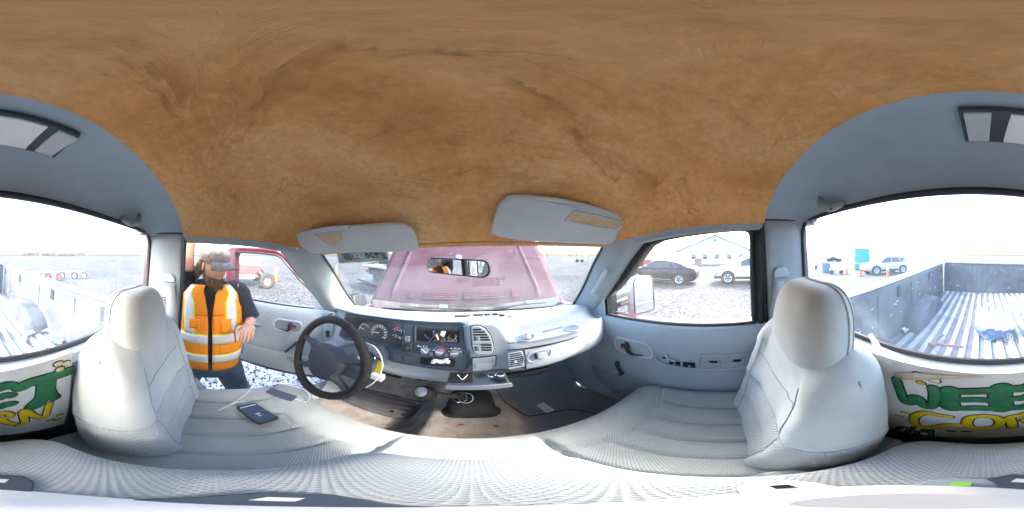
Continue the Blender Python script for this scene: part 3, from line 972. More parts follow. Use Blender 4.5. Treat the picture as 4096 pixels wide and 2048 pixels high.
panel(radio, 'wire_connector', [e1(1030, 825), e1(1050, 783), e1(1102, 790), e1(1075, 852)], 'whiteplastic', .02, .008, .002)
panel(radio, 'wire_connector', [e1(978, 825), e1(1000, 815), e1(1022, 880), e1(1010, 890)], 'paleyellow', .02, .006, .002)
# heater controls
hc = panel(truck, 'heater_panel', [e1(745, 940), e1(1280, 968), e1(1278, 1082), e1(748, 1045)], 'bezel', .003, .004, .003)
for cx, cy, t in ((858, 1003, -40), (1025, 1018, -10), (1197, 1032, 10)):
    o = BZ(e1(cx, cy), .006)
    k = part(MB().lathe([(.001, 0), (.0165, 0), (.0155, .012), (.013, .014), (.001, .0145)], o, NB, 22), 'control_dial', 'trim_dark')
    d = AX * math.cos(rad(t)) + BX * math.sin(rad(t)); w = d.cross(NB) * .0018
    part(MB().prism([o + NB * .0148 - d * .013 - w, o + NB * .0148 + d * .012 - w, o + NB * .0148 + d * .012 + w, o + NB * .0148 - d * .013 + w], NB * .003), 'dial_pointer', 'print', k, smooth=False)
o = BZ(e1(1025, 1018), .0075)
for nm, m_, a0, a1 in (('cold_arc', 'blueprint', 165, 100), ('hot_arc', 'redprint', 95, -10)):
    mb = MB(); rows = []
    for i in range(13):
        t = rad(a0 + (a1 - a0) * i / 12); d = AX * math.cos(t) + BX * math.sin(t)
        rows.append([o + d * .0195, o + d * .0235])
    mb.grid(rows); part(mb, nm, m_, hc, smooth=False, solid=.0005)
for q in (e1(938, 1036), e1(1110, 1052)):
    part(MB().lathe([(.001, .006), (.0085, .006), (.008, .010), (.001, .010)], BZ(q), NB, 16), 'push_button', 'trim_dark', hc)
for q, w in (((780, 955), 10), ((805, 962), 16), ((845, 955), 8), ((875, 962), 5), ((915, 997), 8), ((958, 1003), 14), ((1160, 985), 12), ((1205, 980), 12), ((1245, 988), 12), ((1265, 1022), 12), ((1135, 1020), 8)):
    panel(hc, 'control_mark', [e1(q[0] - w, q[1] - 5), e1(q[0] + w, q[1] - 5), e1(q[0] + w, q[1] + 5), e1(q[0] - w, q[1] + 5)], 'print', .0075, .0005)
# storage slot under them
st = panel(truck, 'storage_slot', [e1(815, 1080), e1(1190, 1105), e1(1208, 1130), e1(1195, 1195), e1(1000, 1185), e1(815, 1165), e1(800, 1140)], 'void', .003, .001)
panel(st, 'slot_tray', [e1(905, 1120), e1(1180, 1140), e1(1170, 1170), e1(900, 1150)], 'black', .006, .012, .002)
mb = MB()
for k in range(9):
    x = 935 + 20 * k + random.uniform(-6, 6); y = 1108 + random.uniform(-6, 14)
    a = BZ(e1(x, y), .02)
    mb.add([a, a + AX * .016 + BX * random.uniform(-.004, .005), a + AX * .014 - BX * .012 + NB * .006, a - BX * .014 + NB * random.uniform(-.002, .008)], [[0, 1, 2], [0, 2, 3]])
mb.build('crumpled_paper', 'boardwhite', None, frame=TM, solid=.001, label='crumpled white paper scrap lying in the slot under the heater dials', cat='paper')

# centre vents, drawer cover and ash tray
NV = Vector((0, -1, .03)).normalized(); VP = Vector((0, .584, -.3)); BV = V(0, .03, 1).normalized()
VV = lambda q, off=0.0: pl(q, NV, VP + NV * off)


def vpart(name, qs, m, off, depth, parent=None, bevel=.0, **k):
    return part(MB().prism([VV(q, off) for q in qs], NV * depth), name, m, parent, bevel=bevel, smooth=bevel > 0, **k)


v1 = vpart('air_vent', [e3(277, 560), e3(300, 540), e3(370, 540), e3(430, 575), e3(480, 640), e3(512, 722), e3(290, 735)], 'silver', -.004, .008, bevel=.003, label='rounded centre air vent above its twin')
v2 = vpart('air_vent', [e3(290, 740), e3(513, 727), e3(523, 790), e3(505, 840), e3(450, 848), e3(345, 845), e3(305, 815)], 'silver', -.004, .008, bevel=.003, label='low centre air vent below its twin')
for p, rws in ((v1, [(300, 577, 390), (300, 603, 430), (302, 632, 455), (378, 660, 470), (380, 686, 485)]), (v2, [(388, 743, 503), (388, 770, 503), (390, 796, 503)])):
    for x0, y0, x1 in rws:
        vpart('vent_gap', [e3(x0, y0), e3(x1 - 6, y0), e3(x1, y0 + 9), e3(x1 - 6, y0 + 18), e3(x0, y0 + 18), e3(x0 - 6, y0 + 9)], 'void', .0042, .0006, p)
for p, rws in ((v1, [(308, 660, 332), (308, 685, 332)]), (v2, [(315, 770, 340), (318, 795, 342)])):
    for x0, y0, x1 in rws:
        vpart('vent_gap', [e3(x0, y0), e3(x1, y0), e3(x1, y0 + 16), e3(x0, y0 + 16)], 'void', .0042, .0006, p)
for p, x, y in ((v1, 355, 678), (v2, 365, 785)):
    vpart('vent_lever', [e3(x - 12, y - 22), e3(x + 10, y - 22), e3(x + 12, y + 24), e3(x - 10, y + 24)], 'trim', .004, .010, p, bevel=.002)
dw = vpart('drawer_cover', [e3(292, 890), e3(545, 868), e3(540, 960), e3(500, 1010), e3(292, 1032)], 'dash', .0, .006, bevel=.003)
vpart('drawer_pull', [e3(325, 955), e3(340, 945), e3(510, 948), e3(510, 985), e3(480, 1000), e3(345, 1002), e3(325, 985)], 'silver', .006, .003, dw, bevel=.003)
# pulled-out ash tray
tray = part(MB().box((.068, .51, -.431), (.178, .09, .012)), 'ash_tray', 'bezel', bevel=.003, label='pulled out ash tray with power sockets')
part(MB().frame_box((-.022, .463, -.443), (.183, 0, 0), (0, 0, .022), (0, 1, 0), .005), 'tray_lip', 'trim_dark', tray, bevel=.002)
part(MB().box((.020, .518, -.424), (.066, .062, .004)), 'tray_well', 'void', tray, smooth=False)
for x in (.082, .112, .140):
    t = part(MB().lathe([(.0125, 0), (.0135, .004), (.0105, .0045), (.0095, -.004), (.001, -.004)], (x, .528, -.4245), (0, -.2, 1), 18, cap=False), 'power_socket', 'chrome' if x > .1 else 'black', tray)
    part(MB().lathe([(.001, .001), (.0098, .001), (.0098, .0015), (.001, .0015)], (x, .528, -.4245), (0, -.2, 1), 16), 'socket_hole', 'void', tray)
for a, b in (((.006, .532), (.022, .50)), ((.038, .532), (.024, .50))):
    part(MB().tube([V(*a, -.419), V(*b, -.419)], .0016, 6), 'tray_clip', 'print', tray)
part(MB().tube([V(.118, .515, -.42), V(.128, .49, -.418), V(.145, .478, -.41), V(.15, .465, -.418)], [.004, .008, .009, .004], 8, smooth=10), 'socket_cap', 'black', tray)
ch = part(MB().box((.09, .565, -.503), (.075, .04, .026)), 'socket_adapter', 'black', bevel=.006)
part(MB().lathe([(.012, 0), (.0135, .003), (.011, .0035), (.010, 0)], (.072, .544, -.503), (0, -1, 0), 18, cap=False), 'socket_ring', 'chrome', ch)
for k in (0, 1):
    part(MB().box((.108, .5445, -.499 - .009 * k), (.014, .003, .003)), 'socket_port', 'print', ch, smooth=False)
mb = MB()
mb.tube([V(.12, .56, -.515), V(.14, .60, -.60), V(.17, .66, -.75), V(.20, .72, -.86), V(.235, .735, -.945), V(.27, .70, -.985), V(.37, .69, -.988), V(.45, .67, -.988), V(.50, .60, -.988), V(.52, .5, -.988)], .0035, 7, smooth=50)
mb.build('charger_lead', 'black', None, frame=TM, label='thin black cord trailing from the socket adapter over the passenger floor', cat='cord')

# passenger tray recesses, glove box, face vents
ty = lambda q: on(q, 2, -.309)
shelf = part(MB().prism([on(q, 2, -.3115) for q in (c4(692, 838), c4(725, 800), c4(765, 776), c4(960, 744), c4(1150, 714), c4(1222, 722), c4(1205, 742), c4(1050, 790), c4(850, 832))], (0, 0, .004)), 'dash_tray', 'silver', bevel=.0015, label='shallow dash tray with two cup recesses')
for q, r in ((e3(870, 668), .034), (e3(1360, 570), .034)):
    p = on(q, 2, -.306)
    part(MB().lathe([(r * 1.18, -.004), (r * 1.15, .002), (r, .003), (r * .97, .0005)], p, (0, 0, 1), 28, cap=False), 'cup_ring', 'silver', shelf)
    part(MB().lathe([(.001, 0.0004), (r, 0.0004), (r, 0.001), (.001, .001)], p, (0, 0, 1), 24), 'cup_recess', 'trim_dark', shelf)
p = on(e3(885, 675), 2, -.30)
mb = MB(); mb.lathe([(.001, 0), (.012, .001), (.0135, .008), (.009, .018), (.010, .026), (.001, .027)], p, (0, 0, 1), 14)
mb.build('bottle_cap', mat('pale_pink_plastic', (.75, .55, .55), .3), None, frame=TM, label='small pale pink plastic cap standing in the dash cup recess', cat='cap')
part(MB().frame_box(on(c4(660, 745), 2, -.3) * 0 + V(.335, .612, -.3085), (.1, .012, 0), (0, .03, 0), (0, 0, 1), .002), 'tray_well', 'trim_dark', shelf, smooth=False)
GN = Vector((0, -1, .12)).normalized(); GP = Vector((0, .555, -.40))
GV = lambda q, off=0.0: pl(q, GN, GP + GN * off)


def gpart(name, qs, m, off, depth, parent=None, bevel=.0, **k):
    return part(MB().prism([GV(q, off) for q in qs], GN * depth), name, m, parent, bevel=bevel, smooth=bevel > 0, **k)


mb = MB()
top = [GV(c4(x, y)) for x, y in ((800, 882), (950, 856), (1100, 822), (1195, 795))]
bot = [GV(c4(x, y)) for x, y in ((810, 1012), (950, 985), (1100, 938), (1195, 895))]
for i, k in enumerate(top): k.y += (0, .0, .008, .022)[i]
for i, k in enumerate(bot): k.y += (0, .0, .008, .022)[i]
mid = [a.lerp(b, .45) + V(0, -.016, 0) for a, b in zip(top, bot)]
mb.loft([[p + V(0, .02, 0) for p in top], top, [a.lerp(b, .15) + V(0, -.01, 0) for a, b in zip(top, bot)], mid, [a.lerp(b, .8) + V(0, -.012, 0) for a, b in zip(top, bot)], bot, [p + V(0, .03, 0) for p in bot]], 16, 18)
gb = part(mb, 'glove_box', 'dash', label='closed glove box door with recessed latch')
part(MB().tube(rrect(GV(c4(900, 918), .02), (1, .06, .06), (0, 0, 1), .092, .045, .02), .0035, 8, closed=True), 'latch_surround', 'silver', gb)
part(MB().prism([GV(c4(x, y), .018) for x, y in ((875, 905), (935, 892), (940, 925), (880, 938))], GN * .012), 'latch', 'dash', gb, bevel=.003)
part(MB().prism([GV(c4(x, y), .02) for x, y in ((862, 910), (874, 905), (880, 938), (868, 938))], GN * .008), 'latch_gap', 'void', gb, smooth=False)
for qs, rowsv, dx in (([(690, 905), (785, 888), (800, 925), (800, 985), (695, 1008)], [(703, 912, 780), (704, 925, 786), (705, 938, 790), (705, 951, 792), (705, 964, 792), (704, 977, 790), (702, 990, 785)], .0),
                      ([(1208, 785), (1262, 768), (1280, 800), (1278, 848), (1225, 878)], [(1220, 795, 1262), (1223, 807, 1268), (1226, 819, 1270), (1228, 831, 1272), (1230, 843, 1270), (1230, 855, 1264)], .05)):
    sh = V(0, dx, 0)
    va = part(MB().prism([GV(c4(x, y), .006) + sh for x, y in qs], GN * .008), 'air_vent', 'silver', bevel=.003, label='upright slatted vent beside the glove box toward the centre' if dx == 0 else 'small slatted vent beside the glove box next to the passenger door')
    for x0, y0, x1 in rowsv:
        k = .17 if dx == 0 else .3
        part(MB().prism([GV(c4(x, y), .0142) + sh for x, y in ((x0, y0), (x1, y0 - (x1 - x0) * k), (x1, y0 - (x1 - x0) * k + 7), (x0, y0 + 7))], GN * .0008), 'vent_gap', 'void', va, smooth=False)
    if dx == 0:
        part(MB().prism([GV(c4(x, y), .0142) for x, y in ((730, 953), (750, 949), (752, 962), (732, 966))], GN * .006), 'vent_lever', 'silver', va, bevel=.001)
def shut(parent, pts, r=.0017, name='shut_line'):
    part(MB().tube(pts, r, 5, closed=True), name, 'void', parent)


shut(gb, [GV(c4(x, y), .012) + V(0, dy_, 0) for x, y, dy_ in ((800, 882, .002), (950, 856, .002), (1100, 822, .010), (1195, 795, .024), (1203, 850, .022), (1195, 895, .024), (1100, 938, .010), (950, 985, .002), (810, 1012, .002), (798, 950, .0))])
part(MB().tube([on(c4(x, y), 1, yy) for x, y, yy in ((692, 888, .562), (800, 876, .560), (950, 850, .560), (1100, 815, .566), (1200, 785, .578), (1275, 757, .600))], .002, 5, smooth=24), 'crease_line', 'void', dash)
part(MB().tube([on(c4(x, y), 1, .583) for x, y in ((692, 841), (850, 836), (1050, 796), (1205, 748))], .0016, 5, smooth=24), 'crease_line', 'void', dash)
for p_, qs_ in ((v1, [e3(275, 560), e3(300, 538), e3(370, 538), e3(432, 573), e3(482, 638), e3(515, 722), e3(525, 790), e3(507, 843), e3(450, 851), e3(345, 848), e3(303, 817), e3(287, 738)]), (dw, [e3(290, 888), e3(548, 866), e3(543, 962), e3(502, 1013), e3(290, 1035)])):
    shut(p_, [VV(q, -.002) for q in qs_], .0024)
# loose panel edge under the glove box
mb = MB(); mb.prism([on(c4(x, y), 1, .60) for x, y in ((680, 1048), (860, 1020), (975, 998), (970, 1018), (900, 1045), (690, 1066))], (0, .02, 0))
part(mb, 'under_dash_flap', 'black', bevel=.002)
# defroster grille on top
for (x0, x1, y) in ((c4(70, 0)[0], c4(90, 0)[0], 0),):
    pass
for k, (x0, x1) in enumerate(((.062, .108), (.112, .142), (.148, .176), (.18, .206), (.212, .236), (-.02, .05))):
    for r_ in range(5 if x0 > 0 else 3):
        x0_, x1_ = x0, x1
        part(MB().box(((x0_ + x1_) / 2, .735 + .011 * r_, -.2345 - .0012 * r_ - (.008 if x0 > .16 else 0) - (.008 if x0 > .2 else 0)), (x1_ - x0_, .005, .003)), 'defroster_slot', 'void', dash, smooth=False)
# driver side end vent and dimmer panel
lv = part(MB().prism([on(c3(x, y), 1, .672) for x, y in ((335, 660), (352, 640), (380, 640), (388, 655), (372, 690), (340, 700))], (0, -.008, 0)), 'air_vent', 'silver', bevel=.003, label='angled end vent behind the steering wheel rim')
for k in range(3):
    part(MB().prism([on(c3(x, y + 15 * k), 1, .662) for x, y in ((345, 655), (378, 647), (378, 653), (345, 661))], (0, -.001, 0)), 'vent_gap', 'void', lv, smooth=False)
sp_ = part(MB().prism([on(c3(x, y), 1, .655) for x, y in ((315, 720), (370, 708), (378, 750), (372, 815), (320, 830))], (0, -.008, 0)), 'end_switch_panel', 'trim', bevel=.004)
part(MB().lathe([(.001, 0), (.013, 0), (.011, .014), (.001, .015)], on(c3(342, 770), 1, .645), (0, -1, 0), 16), 'dimmer_knob', 'black', sp_)
part(MB().lathe([(.001, 0), (.015, 0), (.013, .008), (.001, .008)], on(c3(340, 790), 1, .645), (0, -1, 0), 16), 'selector_ring', 'black', sp_)

# rear-view mirror
mc = V(.002, .60, -.002)
mn = Vector((-.36, -.92, -.08)).normalized(); ma = mn.cross(V(0, 0, 1)).normalized() * -1
ma = ma if ma.x > 0 else -ma
ma = (ma + V(0, 0, -.09)).normalized(); mbv = ma.cross(mn).normalized(); mbv = mbv if mbv.z > 0 else -mbv
W_ = .262
def mirror_outline(w, h):
    return rrect(mc, ma, mbv, w, h, h * .42, 6)
mb = MB(); o1 = mirror_outline(W_, .064)
rows = [[p + (mc - p) * .25 - mn * .022 for p in o1], [p - mn * .014 for p in o1], [p for p in o1], [p + (mc - p) * .03 + mn * .003 for p in o1]]
mb.grid(rows, cu=True, cap=True)
rvm = part(mb, 'rear_view_mirror', 'black', label='oval rear-view mirror hanging from the windshield')
part(MB().prism([p + mn * .0032 for p in mirror_outline(W_ - .012, .053)], mn * .0006), 'mirror_glass', 'mirror', rvm, smooth=False)
part(MB().tube([mc - mn * .02, mc - mn * .03 + V(0, .01, .03), V(.008, .665, .038), V(.008, .688, .032)], [.008, .008, .010, .012], 10, smooth=12), 'mirror_stalk', 'steel', rvm)
part(MB().box((.008, .69, .03), (.024, .006, .032)), 'mirror_mount', 'steel', rvm, bevel=.003)

# sun visors
def visor(name_label, corners, tear, tname, thick=.018):
    mb = MB()
    P = [Vector(p) for p in corners]
    n = (P[1] - P[0]).cross(P[-1] - P[0]).normalized()
    if n.z > 0: n = -n
    c = sum(P, Vector()) / len(P)
    rows = []
    for f, d in ((.90, -.5), (.985, -.28), (1, 0), (.985, .28), (.93, .45), (.80, .5)):
        rows.append([c + (p - c) * f + n * thick * d for p in P])
    mb.grid(rows, cu=True, cap=True)
    v = part(mb, 'sun_visor', 'visor', label=name_label)
    mb = MB()
    mb.prism([p + n * (thick * .5 + .0012) for p in tear], n * .0012)
    part(mb, tname, 'foam', v, smooth=False)
    # curled edge of torn cloth
    q = [p + n * (thick * .5 + .003) for p in tear]
    part(MB().tube(q, .0032, 6, closed=True), 'torn_edge', 'visor', v)
    return v, n


def vis_pt(q, a=.36, b=.45, za=.125, zb=.055):
    return pl(q, (0, (za - zb), (b - a)), (0, a, za))


LV = lambda x, y: vis_pt(e2(x, y), .36, .455, .122, .055)
lc = [(-300, 330), (-240, 240), (-120, 205), (0, 190), (180, 160), (480, 140), (800, 118), (1100, 102), (1200, 115), (1270, 155), (1320, 220), (1350, 310), (1372, 430), (1330, 448), (1000, 462), (600, 470), (250, 482), (60, 492), (-60, 478), (-160, 425)]
lvz, n_ = visor('driver sun visor with grey vinyl torn open', [LV(*q) for q in lc], [LV(*q) for q in ((60, 225), (300, 195), (400, 190), (425, 260), (390, 320), (300, 378), (180, 320))], 'exposed_foam')
part(MB().tube([LV(-40, 200) + V(0, 0, -.004), LV(180, 150) + V(0, 0, -.006), LV(480, 128) + V(0, 0, -.006)], .007, 8, smooth=12), 'rolled_edge', 'visor', lvz)
RV = lambda x, y: vis_pt((2048 + .795 * x, .795 * y), .33, .455, .158, .075)
rc = [(-108, 1170), (-90, 1090), (-62, 1020), (-20, 985), (60, 980), (150, 992), (230, 1015), (330, 1022), (420, 1045), (520, 1075), (600, 1110), (655, 1150), (600, 1200), (470, 1226), (330, 1222), (150, 1212), (0, 1196), (-70, 1186)]
rvz, n_ = visor('passenger sun visor with a yellowed bare patch', [RV(*q) for q in rc], [RV(*q) for q in ((260, 1095), (300, 1050), (420, 1072), (550, 1105), (515, 1140), (400, 1125))], 'exposed_foam', .02)
part(MB().tube([RV(-20, 990) + V(0, 0, -.002), RV(150, 990) + V(0, 0, -.004), RV(330, 1018) + V(0, 0, -.004), RV(560, 1090)], .006, 8, smooth=14), 'rolled_edge', 'visor', rvz)

# windscreen sticker, read from behind
SP = lambda q: pl(q, (0, .34, .41), (0, .545 - .004, .066 - .006))
sk = [SP(e2(*q)) for q in ((310, 475), (340, 625), (985, 572), (935, 455))]
mb = MB(); mb.prism(sk, (0, .001, .001))
M['sticker'] = glass('thin_sticker_paper', haze=.95, dirt=0, hazecol=(.22, .23, .22))
sticker = part(mb, 'lot_sticker', 'sticker', smooth=False, label='white lot number sticker on the windshield read from behind')
a_ = (sk[1] - sk[2]).normalized(); b_ = (sk[0] - sk[1]); b_ = (b_ - a_ * b_.dot(a_)).normalized()
n_ = -(a_.cross(b_)).normalized()
if n_.y > 0: n_ = -n_
ctr = (sk[0] + sk[1] + sk[2] + sk[3]) / 4
text_mesh('45675386', .062, 'blackpaint', sticker, ctr + n_ * .007 + b_ * .011 - a_ * .012, a_, b_, 'lot_number', font_scale=(.86, 1.1), extrude=.0008)
text_mesh('E', .024, 'blackpaint', sticker, ctr + n_ * .007 + a_ * .126 - b_ * .006, a_, b_, 'lot_letter')
text_mesh('ALLSTATE INSURANCE COMPANY', .008, 'blackpaint', sticker, ctr + n_ * .006 - b_ * .028 - a_ * .03, a_, b_, 'owner_line')
for k in range(9):
    part(MB().frame_box(ctr + n_ * .005 - a_ * (.120) + b_ * (.026 - .006 * k), -a_ * .02, b_ * random.choice([.002, .003, .004]), n_, .0004), 'barcode_line', 'blackpaint', sticker, smooth=False)

# ================================================================== steering wheel and column
wc = V(-.432, .415, -.41)
wn_ = Vector((.018, -math.cos(rad(17)), math.sin(rad(17)))).normalized()
wa = wn_.cross(V(0, 0, 1)).normalized(); wa = wa if wa.x > 0 else -wa
wb = wa.cross(wn_).normalized(); wb = wb if wb.z > 0 else -wb
R0 = .181
mb = MB()
rows = []
for i in range(120):
    t = 2 * math.pi * i / 120; d = wa * math.cos(t) + wb * math.sin(t)
    row = []
    for j in range(16):
        p = 2 * math.pi * j / 16
        rr = .0185
        if math.cos(p) > -.3:
            rr += .0011 * math.sin(i * math.pi / 2 + (j % 2) * math.pi) * (1 if j % 2 else .6)
        row.append(wc + d * (R0 + rr * math.cos(p)) + wn_ * (rr * .95 * math.sin(p)))
    rows.append(row)
rows.append(rows[0])
mb.grid(rows, cu=True)
wheel = part(mb, 'steering_wheel', 'leather', label='black steering wheel in a worn laced cover')
WP = lambda x, y, z=0: wc + wa * x + wb * y + wn_ * z
pad = [(-.075, .052), (-.03, .066), (.04, .066), (.085, .05), (.1, .02), (.088, -.03), (.055, -.085), (.02, -.1), (-.03, -.1), (-.06, -.085), (-.088, -.03), (-.095, .02)]
mb = MB()
rows = []
for f, z in ((.75, -.045), (1, -.03), (1.03, -.01), (1, .006), (.9, .016), (.6, .022), (.2, .024)):
    rows.append([WP(x * f, y * f - .005, z) for x, y in pad])
mb.grid(rows, cu=True, cap=True)
part(mb, 'horn_pad', 'hub', wheel)
for x0, y0, x1, y1 in ((-.07, .03, -.172, .045), (.075, .03, .172, .045), (-.06, -.06, -.145, -.105), (.06, -.06, .145, -.105)):
    mb = MB(); mb.tube([WP(x0, y0, .002), WP((x0 + x1) / 2, (y0 + y1) / 2, -.006), WP(x1, y1, 0)], [.022, .014, .013], 10, smooth=8)
    part(mb, 'wheel_spoke', 'hub', wheel)
for k in (0, 1, 2):
    part(MB().frame_box(WP(-.012, .004 - .012 * k, .0235), wa * .03, wb * .002, wn_, .001), 'embossed_mark', 'black', wheel, smooth=False)
cd = (-wn_)
cb = wc + cd * .03
mb = MB(); mb.tube([cb, cb + cd * .05, cb + cd * .14, cb + cd * .26 + V(0, .02, -.02)], [.052, .058, .062, .062], 16, smooth=10)
colm = part(mb, 'steering_column', 'bezel')
mb = MB(); mb.lathe([(.001, 0), (.017, 0), (.017, .012), (.012, .013), (.001, .013)], V(-.335, .505, -.405), (.75, -.6, .1), 16)
ign = part(mb, 'ignition_lock', 'steel', colm)
mb = MB(); mb.tube([cb + cd * .03 - wa * .03 + wb * .0, cb + cd * .04 - wa * .13 + wb * .02, cb + cd * .03 - wa * .17 + wb * .03], [.009, .007, .008], 8, smooth=8, dome=True)
part(mb, 'turn_stalk', 'black', colm)
mb = MB(); mb.box((-.40, .60, -.52), (.20, .16, .14), Matrix.Rotation(.35, 3, 'X')); part(mb, 'column_shroud', 'bezel', bevel=.03, seg=3)
# keys with a yellow tag
kp = on(c3(655, 905), 1, .485)
keys = thing('key_ring', 'ignition keys on a split ring with a bright yellow paper tag', 'keys', tuple(kp), TM)
ringc = on(c3(663, 935), 1, .478)
part(MB().tube([ringc + V(math.cos(t), 0, math.sin(t)) * .014 for t in [k * math.pi / 10 for k in range(20)]], .0013, 6, closed=True), 'split_ring', 'chrome', keys)
part(MB().frame_box(kp + V(-.012, .0, -.01), (.03, -.004, -.006), (.0, 0, .018), (0, -1, 0), .003), 'key', 'steel', keys, bevel=.001)
part(MB().prism([on(c3(x, y), 1, .474) for x, y in ((665, 960), (697, 965), (700, 985), (672, 1040), (640, 1022))], (0, .001, 0)), 'paper_tag', 'yellow', keys, smooth=False)
part(MB().prism([on(c3(x, y), 1, .470) for x, y in ((690, 962), (698, 985), (708, 994), (690, 988))], (0, .001, 0)), 'tag_fold', 'yellow', keys, smooth=False)
lp = [on(c3(x, y), 1, yy) for x, y, yy in ((585, 838, .50), (640, 865, .48), (680, 920, .465), (692, 985, .46), (672, 1050, .45), (620, 1108, .44), (545, 1135, .44), (470, 1130, .45), (410, 1105, .47), (360, 1065, .49), (335, 1020, .50))]
MB().tube(lp, .0024, 7, smooth=60).build('white_wire', 'whiteplastic', None, frame=TM, label='stiff white wire looped around the steering column below the wheel', cat='wire')
part(MB().box((-.275, .53, -.50), (.05, .03, .03)), 'diagnostic_plug', 'whiteplastic', colm, bevel=.004)
# ================================================================== doors (same pattern both sides; u runs from hinge to latch edge, n faces the cab)
def build_door(H, u, n, label, is_open):
    H, u, n = Vector(H), Vector(u).normalized(), Vector(n).normalized()
    Z = V(0, 0, 1)
    D = lambda s, z, off=0.0: H + u * s + Z * z + n * off
    prof = [(-.05, -.322), (-.018, -.318), (.0, -.325), (.012, -.345), (.016, -.39), (.010, -.46), (.012, -.56), (.016, -.66), (.014, -.712), (.004, -.724), (.012, -.738), (.012, -.82), (.002, -.93), (-.03, -.95)]
    ss = [-.01, .03, .08, .2, .35, .5, .65, .8, .92, .965]
    mb = MB()
    rows = []
    for s in ss:
        k = -.02 if s in (-.01, .965) else 0
        rows.append([D(s, z + (.012 * sstep(s, .3, -.0) if z < -.3 and z > -.35 else 0) * 0, o + k) for o, z in prof])
    mb.grid(rows)
    d = part(mb, 'door', 'door', sub=1, label=label)
    # painted shell and window frame
    mb = MB(); mb.frame_box(D(-.03, -.98, -.13), u * 1.02, Z * .65, n, .105)
    part(mb, 'door_shell', 'maroon', d, bevel=.02)
    outer = [(-.005, -.30), (.10, -.205), (.25, -.065), (.37, .04), (.425, .085), (.48, .110), (.62, .125), (.80, .132), (.93, .132), (.965, .115), (.975, .07), (.972, -.1), (.97, -.325)]
    inner = [(.155, -.325), (.153, -.215), (.28, -.10), (.385, .01), (.43, .052), (.485, .072), (.62, .084), (.80, .090), (.868, .088), (.884, .078), (.888, .05), (.882, -.1), (.876, -.325)]
    mb = MB()
    rows = []
    for o in (-.115, -.03):
        rows.append([D(s, z, o) for s, z in outer])
    rows += [[D(s, z, -.022) for s, z in [((a + c * 3) / 4, (b + e * 3) / 4) for (a, b), (c, e) in zip(inner, outer)]]]
    rows += [[D(s, z, -.03) for s, z in inner], [D(s, z, -.115) for s, z in inner]]
    rows.append(rows[0])
    mb.grid(rows)
    part(mb, 'window_frame', 'maroon' if is_open else 'rubber', d)
    # seals
    mb = MB(); mb.tube([D(s, z, -.036) for s, z in inner[1:]], .011, 8, smooth=50)
    part(mb, 'window_seal', 'black', d)
    mb = MB(); mb.tube([D(.14, -.322, -.022), D(.5, -.318, -.022), D(.88, -.316, -.022)], .010, 8)
    part(mb, 'belt_seal', 'black', d)
    if not is_open:
        mb = MB(); mb.tube([D(.912, .06, -.02), D(.91, -.1, -.02), D(.905, -.322, -.02)], .013, 8, smooth=12)
        part(mb, 'run_channel', 'rubber', d)
    # glass
    poly = [(.155, -.33), (.155, -.213), (.28, -.10), (.385, .01), (.43, .052), (.485, .074), (.62, .086), (.80, .092), (.868, .09), (.886, .05), (.882, -.1), (.876, -.33)]
    mb = MB(); mb.prism([D(s, z, -.07) for s, z in poly], n * -.004)
    part(mb, 'door_glass', 'sideglass', d, smooth=False)
    # corner piece at the mirror
    mb = MB(); mb.prism([D(.03, -.322, -.014), D(.152, -.325, -.014), D(.150, -.215, -.014), D(.112, -.225, -.014)], n * .008)
    part(mb, 'mirror_corner_cover', 'door', d, bevel=.004)
    # inside handle
    hp = rrect(D(.335, -.474, .014), u, (Z + u * -.12).normalized(), .212, .094, .042, 6)
    part(MB().tube(hp, .0075, 8, closed=True), 'handle_surround', 'silver', d)
    ctr = D(.335, -.474, .010)
    mb = MB(); mb.prism([ctr + (p - ctr) * .95 for p in hp], n * .004); part(mb, 'handle_cup', 'trim_dark' if is_open else 'trim', d, smooth=False)
    mb = MB(); mb.tube([D(.30, -.45, .016), D(.315, -.452, .03), D(.315, -.485, .032), D(.335, -.512, .022), D(.39, -.505, .018)], [.010, .011, .010, .006, .004], 8, smooth=14)
    part(mb, 'handle_lever', 'black', d)
    part(MB().frame_box(D(.268, -.49, .015), u * .03, Z * .03, n, .004), 'lock_slot', 'black', d, smooth=False)
    part(MB().frame_box(D(.276, -.486, .019), u * .014, Z * .010, n, .004), 'lock_button', 'redprint', d, smooth=False)
    # window crank
    a, b = (D(.235, -.612, .02), D(.268, -.672, .026)) if not is_open else (D(.262, -.606, .02), D(.325, -.688, .026))
    part(MB().tube([a, a.lerp(b, .3) + n * .012, b + n * .008], [.014, .009, .008], 10, smooth=10, dome=True), 'window_crank', 'black', d)
    part(MB().lathe([(.001, 0), (.012, 0), (.011, .022), (.008, .026), (.001, .027)], b, n, 14), 'crank_knob', 'black', d)
    # lower speaker grille, map pocket ribs
    k = 0
    for i in range(13):
        for j in range(7):
            s = .125 + .016 * i; z = -.762 - .013 * j
            if s > .115 + j * .006 and s < .34 - j * .016 and is_open:
                part(MB().frame_box(D(s, z, .013), u * .009, Z * .006, n, .001), 'speaker_hole', 'void', d, smooth=False)
    for i in range(12 if not is_open else 0):
        part(MB().tube([D(.03, -.735 - .012 * i, .014), D(.36 - .012 * i, -.735 - .012 * i, .014)], .0028, 6), 'grille_rib', 'door', d)
